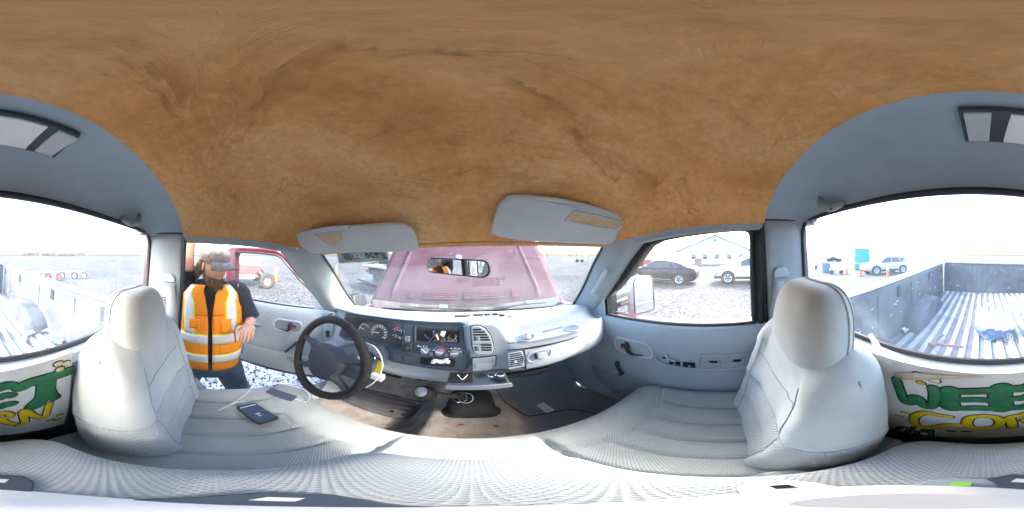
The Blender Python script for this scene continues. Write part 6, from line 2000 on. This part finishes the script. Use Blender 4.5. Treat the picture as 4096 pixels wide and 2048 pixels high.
# bins and wagon
b0 = ground(e5(335, 355))
t = thing('trash_bin', 'slate blue round trash bin beside the small wagon', 'bin', tuple(b0))
M['binblue'] = mat('bin_blue', (.10, .22, .30), .6)
part(MB().lathe([(.001, 0), (.36, 0), (.42, .9), (.45, .95), (.45, 1.0), (.40, 1.0)], b0, (0, 0, 1), 20), 'bin_body', 'binblue', t)
part(MB().lathe([(.44, .96), (.47, .97), (.47, 1.0), (.44, 1.01)], b0, (0, 0, 1), 20, cap=False), 'bin_rim', 'binblue', t)
b1 = ground(e5(745, 325))
M['bingreen'] = mat('bin_green', (.03, .32, .26), .6)
t = thing('dumpster', 'tall green dumpster standing behind the orange cones', 'dumpster', tuple(b1))
dd = Vector((b1.x, b1.y, 0)).normalized(); dw_ = V(dd.y, -dd.x, 0)
part(MB().prism([b1 - dw_ * .4, b1 + dw_ * 1.4, b1 + dw_ * 1.4 + dd * 1.5, b1 - dw_ * .4 + dd * 1.5], (0, 0, 2.5)), 'container', 'bingreen', t, bevel=.04)
part(MB().prism([p + V(0, 0, 2.5) for p in (b1 - dw_ * .46, b1 + dw_ * 1.46, b1 + dw_ * 1.46 + dd * 1.5, b1 - dw_ * .46 + dd * 1.5)], (0, 0, .1)), 'lid', 'bingreen', t, bevel=.02)
w0_ = ground(e5(470, 372))
t = thing('utility_wagon', 'small black four-wheeled utility wagon on the gravel by the bin', 'wagon', tuple(w0_))
fr_ = dw_
part(MB().prism([w0_ + V(0, 0, .34) + fr_ * a + V(fr_.y, -fr_.x, 0) * b for a, b in ((-.65, -.3), (.65, -.3), (.65, .3), (-.65, .3))], (0, 0, .14)), 'wagon_bed', 'steel', t, bevel=.02)
for a in (-.45, .45):
    for b in (-.32, .32):
        c = w0_ + fr_ * a + V(fr_.y, -fr_.x, 0) * b + V(0, 0, .17)
        part(MB().lathe([(.001, -.05), (.10, -.06), (.17, -.05), (.17, .05), (.10, .06), (.001, .05)], c, V(fr_.y, -fr_.x, 0), 16), 'wheel', 'rubber', t)
part(MB().tube([w0_ + fr_ * -.6 + V(0, 0, .36), w0_ + fr_ * -1.2 + V(0, 0, .75)], .02, 6), 'pull_handle', 'black', t)
# trailer with wheels at the pillar edge
p = ground(e5(110, 310))
t = thing('boat_trailer', 'low steel trailer frame standing left of the blue bin', 'trailer', tuple(p))
for a in (-1.2, 1.2):
    part(MB().tube([p + fr_ * a + V(0, 0, .5), p + fr_ * a + dd * 2.5 + V(0, 0, .5)], .06, 8), 'side_beam', 'steel', t)
for k in range(3):
    part(MB().tube([p + fr_ * -1.2 + dd * k * 1.2 + V(0, 0, .5), p + fr_ * 1.2 + dd * k * 1.2 + V(0, 0, .5)], .05, 8), 'cross_beam', 'steel', t)
for a in (-1.0, 1.0):
    part(MB().lathe([(.001, -.08), (.28, -.08), (.28, .08), (.001, .08)], p + fr_ * a + V(0, 0, .28), fr_, 18), 'wheel', 'rubber', t)
p = ground(e5(45, 260)); p = far((e5(45, 260)[0], 1070), 20); p.z = 0
MB().lathe([(.001, 0), (.14, 0), (.13, 2.2), (.001, 2.2)], p, (0, 0, 1), 12).build('bollard_post', 'binblue', None, recenter=True, label='dark steel post at the edge of the rear window beyond the trailer', cat='post')

# old farm implements behind, seen over the bed side
M['rusty'] = mat('rusty_steel', (.25, .16, .12), .8, var=.3)
for i, (q, lb) in enumerate(((e6(620, 465), 'red-wheeled farm cultivator standing below the tall pole'), (e6(960, 440), 'grey two-wheeled farm implement standing apart from the cultivator'))):
    p = ground(q)
    dd2 = Vector((p.x, p.y, 0)).normalized(); sd2 = V(dd2.y, -dd2.x, 0)
    t = thing('farm_implement', lb, 'implement', tuple(p))
    part(MB().tube([p - sd2 * .9 + V(0, 0, .55), p + sd2 * .7 + V(0, 0, .6)], .05, 8), 'tool_bar', 'rusty', t)
    part(MB().tube([p + V(0, 0, .58), p + dd2 * 1.0 + V(0, 0, .5)], .05, 8), 'draw_bar', 'rusty', t)
    part(MB().tube([p - sd2 * .2 + V(0, 0, .55), p - sd2 * .25 + V(0, 0, 1.05), p + sd2 * .2 + V(0, 0, .95)], .03, 6, smooth=8), 'lift_lever', 'rusty', t)
    for a in (-.9, 0.0, .7):
        c = p + sd2 * a + V(0, 0, .26)
        w = part(MB().lathe([(.16, -.06), (.24, -.07), (.26, 0), (.24, .07), (.16, .06)], c, (dd2 + sd2 * .6), 20, cap=False), 'wheel', 'rubber', t)
        part(MB().lathe([(.001, -.03), (.16, -.04), (.16, .04), (.001, .03)], c, (dd2 + sd2 * .6), 16), 'wheel_hub', 'carred' if i == 0 else 'steel', w)
    for a in (-.6, -.3, .3, .5):
        part(MB().tube([p + sd2 * a + V(0, 0, .56), p + sd2 * a - dd2 * .15 + V(0, 0, .3), p + sd2 * a + V(0, 0, .03)], .02, 6, smooth=6), 'tine', 'rusty', t)
p = far(e6(520, 330), 16); p.z = 0
MB().lathe([(.05, 0), (.05, 2.4), (.04, 2.6), (.001, 2.6)], p, (0, 0, 1), 10).build('steel_pole', 'steel', None, recenter=True, label='thin steel pole rising behind the red-wheeled cultivator', cat='pole')

# office building with gable front
bd_ = 34.0
pa = far(e4(1150, 500), bd_); pb = far((3010, 1030), bd_)
ax_ = (V(pb.x, pb.y, 0) - V(pa.x, pa.y, 0)); Wd = ax_.length; ax_.normalize(); nx_ = V(ax_.y, -ax_.x, 0)
nx_ = nx_ if nx_.dot(V(pa.x, pa.y, 0)) > 0 else -nx_
O = V(pa.x, pa.y, 0)
ez = far(e4(1150, 385), bd_).z; az = far(e4(1635, 170), bd_).z + .1
bldg = thing('office_building', 'white gabled metal building with a row of small windows', 'building', tuple(O))
M['siding'] = mat('white_metal_siding', (.74, .76, .78), .5, var=.03)
poly = [O, O + ax_ * Wd, O + ax_ * Wd + V(0, 0, ez), O + ax_ * Wd / 2 + V(0, 0, az), O + V(0, 0, ez)]
part(MB().prism(poly, nx_ * 20), 'wall', 'siding', bldg, smooth=False)
M['roofgrey'] = mat('grey_roof', (.16, .26, .28), .6)
for a, b in ((-.6, Wd / 2), (Wd + .6, Wd / 2)):
    sl = (az - ez) / (Wd / 2)
    z0 = ez - .6 * sl
    mbx = MB().prism([O + ax_ * a + V(0, 0, z0 + .03) - nx_ * .5, O + ax_ * b + V(0, 0, az + .03) - nx_ * .5, O + ax_ * b + V(0, 0, az + .22) - nx_ * .5, O + ax_ * a + V(0, 0, z0 + .22) - nx_ * .5], nx_ * 21)
    part(mbx, 'roof', 'roofgrey', bldg, smooth=False)
for qx in (1385, 1552, 1725, 1895, 2062):
    c = far(e4(qx, 480), bd_)
    s0 = (V(c.x, c.y, 0) - O).dot(ax_)
    w = part(MB().frame_box(O + ax_ * (s0 - .52) + V(0, 0, 1.05) - nx_ * .04, ax_ * 1.04, V(0, 0, 1.05), -nx_, .04), 'window', 'white', bldg, smooth=False)
    for k in (0, 1):
        part(MB().frame_box(O + ax_ * (s0 - .46) + V(0, 0, 1.1 + .49 * k) - nx_ * .085, ax_ * .92, V(0, 0, .45), -nx_, .01), 'pane', 'carglass' if k == 0 else 'roofgrey', w, smooth=False)
part(MB().lathe([(.001, 0), (.3, 0), (.3, .05), (.001, .05)], O + ax_ * Wd / 2 + V(0, 0, az - 1.0) - nx_ * .02, -nx_, 16), 'gable_vent', 'roofgrey', bldg)
part(MB().frame_box(O - nx_ * .05 + ax_ * -.08, ax_ * .16, V(0, 0, ez), -nx_, .05), 'corner_trim', 'roofgrey', bldg, smooth=False)
p = far(e4(1450, 590), 27); p.z = 0
t = thing('red_crate', 'rusty red box standing by the wall of the white building', 'box', tuple(p))
part(MB().box(p + V(0, 0, .65), (1.1, 1.1, 1.2)), 'box_body', 'rusty', t, bevel=.04)
part(MB().box(p + V(0, 0, 1.28), (1.2, 1.2, .08)), 'box_lid', 'rusty', t, bevel=.02)
# forklift
p = far(e4(660, 590), 26); p.z = 0
dd3 = Vector((p.x, p.y, 0)).normalized(); s3 = V(dd3.y, -dd3.x, 0)
fk = thing('forklift', 'forklift with tall mast and overhead guard parked beyond the dark sedan', 'forklift', tuple(p))
part(MB().prism([p + V(0, 0, .35) + s3 * a + dd3 * b for a, b in ((-.7, -.5), (1.1, -.5), (1.1, .6), (-.7, .6))], (0, 0, .75)), 'body', 'carred', fk, bevel=.08)
for a in (-.95, -.75):
    for b in (-.4, .4):
        part(MB().tube([p + s3 * a + dd3 * b + V(0, 0, .1), p + s3 * a + dd3 * b + V(0, 0, 2.3)], .06, 6), 'mast_rail', 'black', fk)
for z in (.6, 1.4, 2.2):
    part(MB().tube([p + s3 * -.9 + dd3 * -.4 + V(0, 0, z), p + s3 * -.9 + dd3 * .4 + V(0, 0, z)], .05, 6), 'mast_bar', 'black', fk)
for a in (-.5, .6):
    for b in (-.45, .5):
        part(MB().tube([p + s3 * a + dd3 * b + V(0, 0, 1.1), p + s3 * a * .9 + dd3 * b + V(0, 0, 2.1)], .04, 6), 'guard_post', 'black', fk)
part(MB().prism([p + V(0, 0, 2.1) + s3 * a + dd3 * b for a, b in ((-.5, -.5), (.65, -.5), (.65, .55), (-.5, .55))], (0, 0, .06)), 'overhead_guard', 'black', fk, smooth=False)
for a in (-.5, .75):
    for b in (-.55, .6):
        part(MB().lathe([(.001, -.12), (.35, -.12), (.35, .12), (.001, .12)], p + s3 * a + dd3 * b + V(0, 0, .35), dd3, 16), 'wheel', 'rubber', fk)
for b in (-.25, .25):
    part(MB().frame_box(p + s3 * -2.0 + dd3 * b + V(0, 0, .12), s3 * 1.05, dd3 * .1, (0, 0, 1), .05), 'fork', 'steel', fk, smooth=False)
# trailer far off through the windshield
p = far(c4(1160, 350), 45); p.z = 0
dd4 = Vector((p.x, p.y, 0)).normalized(); s4 = V(dd4.y, -dd4.x, 0)
t = thing('equipment_trailer', 'low equipment trailer far off across the gravel beyond the antenna', 'trailer', tuple(p))
part(MB().prism([p + V(0, 0, .6) + s4 * a + dd4 * b for a, b in ((-2.4, -1), (2.4, -1), (2.4, 1), (-2.4, 1))], (0, 0, .2)), 'deck', 'steel', t, smooth=False)
for a in (-.8, .5):
    part(MB().lathe([(.001, -.12), (.42, -.12), (.42, .12), (.001, .12)], p + s4 * a + dd4 * -1.0 + V(0, 0, .42), dd4, 16), 'wheel', 'rubber', t)
part(MB().tube([p + s4 * -2.3 + V(0, 0, .8), p + s4 * -2.3 + V(0, 0, 1.6)], .05, 6), 'stake', 'steel', t)

# far tree lines, real leaf clumps on trunks
M['foliage'] = mat('far_foliage', (.10, .13, .07), .9, var=.35, vscale=.6)
M['trunk'] = mat('far_trunk', (.10, .08, .06), .9)
random.seed(17)
def far_tree(pos, h, label, grp):
    p = Vector(pos)
    t = thing('tree', label, 'tree', tuple(p), None, grp)
    mb = MB(); mb.tube([p, p + V(.2, .1, h * .35), p + V(-.1, .2, h * .7)], [h * .035, h * .025, h * .01], 6)
    for k in range(5):
        a = random.uniform(0, 6.28); b = p + V(0, 0, h * random.uniform(.25, .5))
        mb.tube([b, b + V(math.cos(a) * h * .22, math.sin(a) * h * .22, h * .2)], [h * .014, h * .005], 5)
    part(mb, 'trunk', 'trunk', t)
    mb = MB()
    lobes = [(V(random.uniform(-.3, .3) * h, random.uniform(-.3, .3) * h, h * random.uniform(.38, .85)), random.uniform(.14, .26) * h) for _ in range(9)]
    for k in range(420):
        c, r = random.choice(lobes)
        d = Vector((random.gauss(0, 1), random.gauss(0, 1), random.gauss(0, 1))).normalized() * r * random.uniform(.55, 1.05)
        q = p + c + d; s = h * random.uniform(.018, .04)
        u = Vector((random.gauss(0, 1), random.gauss(0, 1), random.gauss(0, 1))).normalized(); w = u.orthogonal().normalized()
        mb.add([q - u * s, q + w * s * .6, q + u * s, q - w * s * .6], [[0, 1, 2, 3]])
    part(mb, 'crown', 'foliage', t, smooth=False)


for k in range(11):
    px_ = 2190 + 20 * k + random.uniform(-6, 6); d = far((px_, 1045), random.uniform(150, 175)); far_tree((d.x, d.y, 0), random.uniform(4.0, 6.5), 'distant tree in the line beyond the windshield', 'trees beyond the windshield')
for k in range(13):
    px_ = 95 + 20 * k + random.uniform(-6, 6); d = far((px_, 1020), random.uniform(140, 170)); far_tree((d.x, d.y, 0), random.uniform(5.0, 7.5), 'distant tree in the line behind the truck bed', 'trees behind the truck bed')
# ================================================================== the man at the open door
M['skin'] = mat('skin', (.56, .32, .22), .55, var=.12, vscale=18, bump=.1, bscale=120)
M['vest'] = mat('orange_vest', (1.0, .31, .015), .75, var=.06, vscale=10, bump=.3, bscale=26)
M['lime'] = mat('lime_trim', (.75, .85, .08), .6)
M['reflect'] = mat('silver_reflective_tape', (.78, .79, .80), .35, var=.03, metal=.1)
M['shirt'] = mat('black_shirt', (.022, .023, .03), .9, var=.2, bump=.3, bscale=30)
M['jeans'] = mat('blue_jeans', (.10, .15, .20), .9, var=.25, vscale=9, bump=.4, bscale=120)
M['camo'] = mat('camouflage_cloth', (.20, .185, .17), .9, col2=(.10, .095, .088), vscale=34, vdetail=3, bump=.2, bscale=200)
M['hair'] = mat('dark_brown_hair', (.16, .10, .07), .8, var=.3, vscale=60, bump=.8, bscale=180)
M['boot'] = mat('brown_boot', (.10, .06, .035), .7)
px, py = -1.17, -.03
man = thing('person', 'bearded person in orange reflective vest and camouflage cap reaching toward the open door', 'person', (px, py, 0))
PV = lambda f, l, z: V(px + f, py + l, z)        # f toward the cab, l to the person's left (truck forward)
# torso rings: z, half width, half depth, forward shift
TR = [(.76, .175, .125, -.02), (.84, .185, .132, -.015), (.95, .195, .138, -.005), (1.08, .205, .142, .0), (1.22, .212, .140, .01), (1.34, .212, .130, .02), (1.43, .19, .110, .03), (1.49, .13, .085, .04), (1.52, .075, .068, .045)]


def torso_pt(z, a, extra=0.0):
    w = interp([(r[0], r[1]) for r in TR], z); d = interp([(r[0], r[2]) for r in TR], z); sh = interp([(r[0], r[3]) for r in TR], z)
    ca, sa = math.cos(a), math.sin(a)
    x = math.copysign(abs(ca) ** .85, ca) * (d + extra); y = math.copysign(abs(sa) ** .85, sa) * (w + extra)
    return PV(sh + x, y, z)


# --- body: one skinned figure
sk = {}
edges = []
def jt(name, p, r, parent=None):
    sk[name] = (Vector(p), r); 
    if parent: edges.append((parent, name))
jt('pelvis', PV(-.02, 0, .86), .125)
jt('belly', PV(0, 0, 1.02), .125, 'pelvis'); jt('chest', PV(.01, 0, 1.28), .135, 'belly'); jt('neck0', PV(.04, 0, 1.47), .062, 'chest'); jt('neck1', PV(.06, .0, 1.535), .058, 'neck0'); jt('skull', PV(.10, .02, 1.58), .066, 'neck1')
for s, nm in ((-1, 'r'), (1, 'l')):
    jt('hip' + nm, PV(-.02, s * .10, .82), .09, 'pelvis')
    jt('knee' + nm, PV(.03 if s > 0 else -.04, s * .19, .46), .062, 'hip' + nm); jt('ankle' + nm, PV(-.02, s * .22, .10), .042, 'knee' + nm); jt('toe' + nm, PV(.15, s * .25, .045), .04, 'ankle' + nm)
jt('shr', PV(.02, -.18, 1.44), .066, 'chest'); jt('shl', PV(.02, .18, 1.43), .066, 'chest')
jt('elr', PV(.10, -.15, 1.70), .047, 'shr'); jt('wrr', PV(.25, -.075, 1.95), .031, 'elr')
jt('ell', PV(.05, .285, 1.21), .047, 'shl'); jt('wrl', PV(.20, .235, 1.235), .031, 'ell')
names = list(sk); me = bpy.data.meshes.new('body')
me.from_pydata([sk[n][0] - Vector((px, py, 0)) for n in names], [(names.index(a), names.index(b)) for a, b in edges], [])
me.materials.append(M['skin'])
body = bpy.data.objects.new('body', me); COL.objects.link(body); body.parent = man
sm = body.modifiers.new('skin', 'SKIN')
for i, n in enumerate(names):
    sv = me.skin_vertices[0].data[i]; sv.radius = (sk[n][1], sk[n][1]); sv.use_root = (n == 'pelvis')
ss_ = body.modifiers.new('sub', 'SUBSURF'); ss_.levels = 2; ss_.render_levels = 2
dg = bpy.context.evaluated_depsgraph_get()
base_me = bpy.data.meshes.new_from_object(body.evaluated_get(dg))
bpy.data.objects.remove(body)
mb = MB()
mb.add([v.co + Vector((px, py, 0)) for v in base_me.vertices], [list(p.vertices) for p in base_me.polygons])
# head added to the same mesh: turned to the person's left and bowed
hd_ = PV(.10, .02, 1.615)
HRm = Matrix.Rotation(rad(42), 3, 'Z') @ Matrix.Rotation(rad(13), 3, 'Y')


def headfn(p):
    q = p.copy()
    f = max(0, p.x)
    if p.z < -.1:
        k = (-.1 - p.z); q.y *= 1 - .32 * k; q.x *= 1 - .10 * k
        q.x += .12 * k * f
    q.x -= .05 * math.exp(-((p.z - .12) / .13) ** 2) * f * math.exp(-((abs(p.y) - .36) / .18) ** 2)     # eye sockets
    q.x += .06 * math.exp(-((p.z - .27) / .09) ** 2) * f                                             # brow
    q.x += (.20 * math.exp(-((p.z + .14) / .10) ** 2) + .10 * math.exp(-((p.z - .06) / .14) ** 2)) * math.exp(-(p.y / .13) ** 2) * f ** 2   # nose
    q.x += .05 * math.exp(-((p.z + .46) / .06) ** 2) * math.exp(-(p.y / .25) ** 2) * f                # lips
    return q


mb.ell(hd_, (.098, .078, .120), HRm, 44, 36, headfn)
for s in (-1, 1):
    mb.ell(hd_ + HRm @ V(-.008, s * .080, -.002), (.018, .008, .030), HRm @ Matrix.Rotation(s * .35, 3, 'Z'), 12, 8)


def hand(wrist, d, up, sd_, curl, side):
    """palm and five fingers; d along the hand, up = back of the hand, sd_ = toward the thumb"""
    d, up, sd_ = d.normalized(), up.normalized(), sd_.normalized()
    pw = wrist + d * .05
    rt = Matrix((d, sd_, up)).transposed()
    mb.ell(pw, (.055, .042, .017), rt, 16, 10)
    for k, (off, L) in enumerate(((.030, .072), (.010, .080), (-.010, .075), (-.029, .060))):
        b = pw + d * .042 + sd_ * off
        p1 = b + (d * math.cos(curl) - up * math.sin(curl)) * L * .42
        p2 = p1 + (d * math.cos(curl * 2.1) - up * math.sin(curl * 2.1)) * L * .33
        p3 = p2 + (d * math.cos(curl * 2.9) - up * math.sin(curl * 2.9)) * L * .25
        mb.tube([b - d * .015, b, p1, p2, p3], [.009, .0092, .0086, .0078, .006], 8, smooth=14, dome=True)
    b = pw - d * .012 + sd_ * .036
    mb.tube([b - sd_ * .015, b, b + (d * .6 + sd_ * .7 - up * .2).normalized() * .034, b + (d * .95 + sd_ * .55 - up * .5).normalized() * .06], [.012, .0115, .010, .007], 8, smooth=12, dome=True)


hand(sk['wrl'][0], V(.9, -.25, .0), V(.1, .2, 1), V(-.2, -1, .1), .55, 1)
hand(sk['wrr'][0], V(.75, .25, .45), V(-.4, 0, .9), V(.1, 1, 0), .35, -1)
o = mb.build('body', 'skin', man)
# eyes
for s in (-1, 1):
    part(MB().ell(hd_ + HRm @ V(.083, s * .031, .013), (.012, .014, .010), HRm, 12, 8), 'eye', 'white', man)
    part(MB().ell(hd_ + HRm @ V(.0925, s * .031, .012), (.004, .006, .006), HRm, 10, 6), 'iris', 'hair', man)
# beard and hair as tufts over the jaw and neck
random.seed(4)
mb = MB()
for k in range(520):
    a = random.uniform(-1.5, 1.5); z = random.uniform(-.98, -.50)
    if abs(a) < .55 and -.55 < z < -.36: continue
    if z > -.55 and abs(a) < .8: continue
    p = V(math.cos(a) * math.sqrt(1 - min(.99, z * z)) * 1.02, math.sin(a) * math.sqrt(1 - min(.99, z * z)), z)
    q = headfn(p); r = V(q.x * .098, q.y * .078, q.z * .120)
    tip = r * 1.08 + V(.016, 0, -.040 - .012 * math.cos(a)) * random.uniform(.6, 1.2) + V(random.gauss(0, .004), random.gauss(0, .005), 0)
    mb.tube([hd_ + HRm @ (r * .97), hd_ + HRm @ (r.lerp(tip, .5) * 1.02), hd_ + HRm @ tip], [.0055, .004, .001], 4)
part(mb, 'beard', 'hair', man)
mb = MB()
for k in range(380):
    a = random.uniform(1.7, 4.58); z = random.uniform(-.35, .25)
    p = V(math.cos(a) * math.sqrt(1 - z * z), math.sin(a) * math.sqrt(1 - z * z), z); r = V(p.x * .102, p.y * .084, p.z * .120)
    tip = r * 1.10 + V(-.018, random.gauss(0, .010), -.085 * random.uniform(.5, 1.1))
    mb.tube([hd_ + HRm @ r, hd_ + HRm @ (r.lerp(tip, .5) + V(-.006, 0, 0)), hd_ + HRm @ tip], [.006, .005, .001], 4)
part(mb, 'hair', 'hair', man)
# cap with brim
mb = MB(); rows = []
for i in range(13):
    th = math.pi / 2 * i / 12
    rr = math.cos(th) ** .62 if i < 12 else .03; zz = math.sin(th)
    rows.append([hd_ + HRm @ V(.112 * rr * math.cos(a) - .002, .092 * rr * math.sin(a), .038 + .108 * zz + (.008 * math.cos(a))) for a in [2 * math.pi * k / 36 for k in range(36)]])
mb.grid(rows, cu=True, cap=True)
cap_ = part(mb, 'cap', 'camo', man)
mb = MB(); rows = []
for i in range(6):
    f = i / 5
    rows.append([hd_ + HRm @ V((.106 + .082 * f * math.cos(a * .95)) * math.cos(a * .82), (.088 + .010 * f) * math.sin(a), .050 - .016 * f - .034 * f * abs(math.sin(a)) - .004 * math.sin(a) ** 2) for a in [-1.15 + 2.3 * k / 20 for k in range(21)]])
mb.grid(rows); part(mb, 'cap_brim', 'camo', cap_, solid=.004)
part(MB().lathe([(.001, .004), (.008, .003), (.009, 0), (.001, -.001)], hd_ + HRm @ V(-.002, 0, .146), HRm @ V(0, 0, 1), 10), 'cap_button', 'camo', cap_)
# shirt: torso and sleeves
mb = MB()
mb.grid([[torso_pt(z, 2 * math.pi * k / 40, .006 + .004 * noise.noise(Vector((z * 9, k * .7, 0)))) for k in range(40)] for z in (.78, .82, .88, .95, 1.02, 1.1, 1.18, 1.26, 1.34, 1.40, 1.45, 1.49, 1.515)], cu=True, cap=True)
sl = lambda a, b, t: sk[a][0].lerp(sk[b][0], t)
mb.tube([PV(.01, -.10, 1.40), sl('shr', 'elr', .05), sl('shr', 'elr', .3), sl('shr', 'elr', .62)], [.09, .088, .078, .072], 16, smooth=12)
mb.tube([PV(.01, .10, 1.40), sl('shl', 'ell', .05), sl('shl', 'ell', .4), sl('shl', 'ell', .95)], [.09, .086, .074, .068], 16, smooth=14)
part(mb, 'shirt', 'shirt', man)
# jeans and boots
mb = MB()
mb.grid([[torso_pt(max(.76, z), 2 * math.pi * k / 36, .012 if z > .78 else .008) + V(0, 0, min(0, z - .76)) for k in range(36)] for z in (.70, .74, .78, .82, .86)], cu=True, cap=True)
for nm in 'rl':
    mb.tube([sl('hip' + nm, 'knee' + nm, -.08), sl('hip' + nm, 'knee' + nm, .3), sk['knee' + nm][0], sl('knee' + nm, 'ankle' + nm, .5), sl('knee' + nm, 'ankle' + nm, .95)], [.118, .105, .082, .075, .072], 18, smooth=20)
part(mb, 'jeans', 'jeans', man)
for nm in 'rl':
    a = sk['ankle' + nm][0]; b = sk['toe' + nm][0]
    mb = MB(); mb.tube([a + V(-.05, 0, -.03), a + V(.0, 0, -.025), a.lerp(b, .6) + V(0, 0, -.005), b + V(.04, 0, 0)], [.05, .058, .052, .04], 12, smooth=10, dome=True); mb.tube([a + V(-.01, 0, -.02), a + V(-.01, 0, .10)], [.06, .06], 12)
    mb.v = [V(v.x, v.y, max(v.z, .004)) for v in mb.v]
    part(mb, 'boot', 'boot', man)


# vest: open-front shell with armholes, tape and pockets
def vest_gap(z):
    return interp([(.8, .02), (.95, .03), (1.10, .03), (1.22, .015), (1.29, .025), (1.36, .05), (1.42, .10), (1.48, .2)], z)


def vest_patch(a0, a1, z0, z1, ex, m, name, parent, nz=12, na=24, solid=.003, gap=False):
    mb = MB(); rows = []
    for i in range(nz + 1):
        z = z0 + (z1 - z0) * i / nz
        row = []
        for k in range(na + 1):
            if gap:
                g = vest_gap(z); lo, hi = (g, math.pi) if a0 > 0 else (-math.pi, -g)
                a = lo + (hi - lo) * k / na
                arm = math.exp(-((abs(a) - math.pi / 2) / .42) ** 2)
            else:
                a = a0 + (a1 - a0) * k / na; arm = 0
            row.append(torso_pt(z, a, ex + .004 * noise.noise(Vector((z * 11, a * 3, 1)))))
        rows.append(row)
    mb.grid(rows)
    return part(mb, name, m, parent, solid=solid)


v1_ = vest_patch(1, 0, .80, 1.30, .018, 'vest', 'safety_vest', man, 16, 36, gap=True)
vest_patch(-1, 0, .80, 1.30, .018, 'vest', 'vest_panel', v1_, 16, 36, gap=True)
for s in (-1, 1):
    # shoulder pieces front and back, leaving the armholes free
    mb = MB(); rows = []
    for i in range(11):
        z = 1.29 + .205 * i / 10
        g = vest_gap(min(z, 1.46)); e = interp([(1.29, 1.15), (1.36, .95), (1.46, 1.0)], z)
        rows.append([torso_pt(z, s * (g + (e - g) * k / 10), .019) for k in range(11)])
    mb.grid(rows); part(mb, 'shoulder_panel', 'vest', v1_, solid=.003)
    mb = MB(); rows = []
    for i in range(11):
        z = 1.29 + .205 * i / 10
        rows.append([torso_pt(z, s * (2.0 + (math.pi - 2.0) * k / 10), .019) for k in range(11)])
    mb.grid(rows); part(mb, 'back_panel', 'vest', v1_, solid=.003)
for z0, z1 in ((1.075, 1.145), (.895, .965)):
    for s in (-1, 1):
        g = vest_gap((z0 + z1) / 2)
        vest_patch(s * (g + .01), s * math.pi, z0 - .010, z1 + .010, .0215, 'lime', 'lime_band', v1_, 4, 30, .001)
        vest_patch(s * (g + .01), s * math.pi, z0, z1, .0235, 'reflect', 'reflective_band', v1_, 4, 30, .001)
for s in (-1, 1):
    for w, ex, m, nm_ in ((.20, .0225, 'lime', 'lime_band'), (.15, .0245, 'reflect', 'reflective_band')):
        c = .55
        mb = MB(); rows = []
        for i in range(13):
            z = 1.155 + .335 * i / 12
            cc_ = c + .22 * sstep(z, 1.36, 1.47)
            rows.append([torso_pt(z, s * (cc_ - w + 2 * w * k / 6), ex) for k in range(7)])
        mb.grid(rows); part(mb, nm_, m, v1_, solid=.001)
for s, z0, z1 in ((-1, 1.20, 1.27), (1, 1.16, 1.27)):
    vest_patch(s * .22, s * .52, z0, z1, .026, 'vest', 'vest_pocket', v1_, 4, 8, .004)
vest_patch(.2, .5, .98, 1.06, .026, 'vest', 'vest_pocket', v1_, 4, 8, .004)
pz = torso_pt(1.18, .60, .035)
part(MB().tube([pz, pz + V(.0, .01, -.10)], .005, 8), 'pen', 'redprint', v1_)
part(MB().tube([torso_pt(1.11, -.34, .03) + V(0, math.cos(t), math.sin(t)) * .012 for t in [k * math.pi / 8 for k in range(16)]], .002, 6, closed=True), 'vest_ring', 'steel', v1_)
# zip edge
for s in (-1, 1):
    part(MB().tube([torso_pt(z, s * vest_gap(z), .019) for z in (.80, .9, 1.0, 1.1, 1.2, 1.3, 1.38, 1.46)], .004, 6, smooth=24), 'vest_edge', 'shirt', v1_)
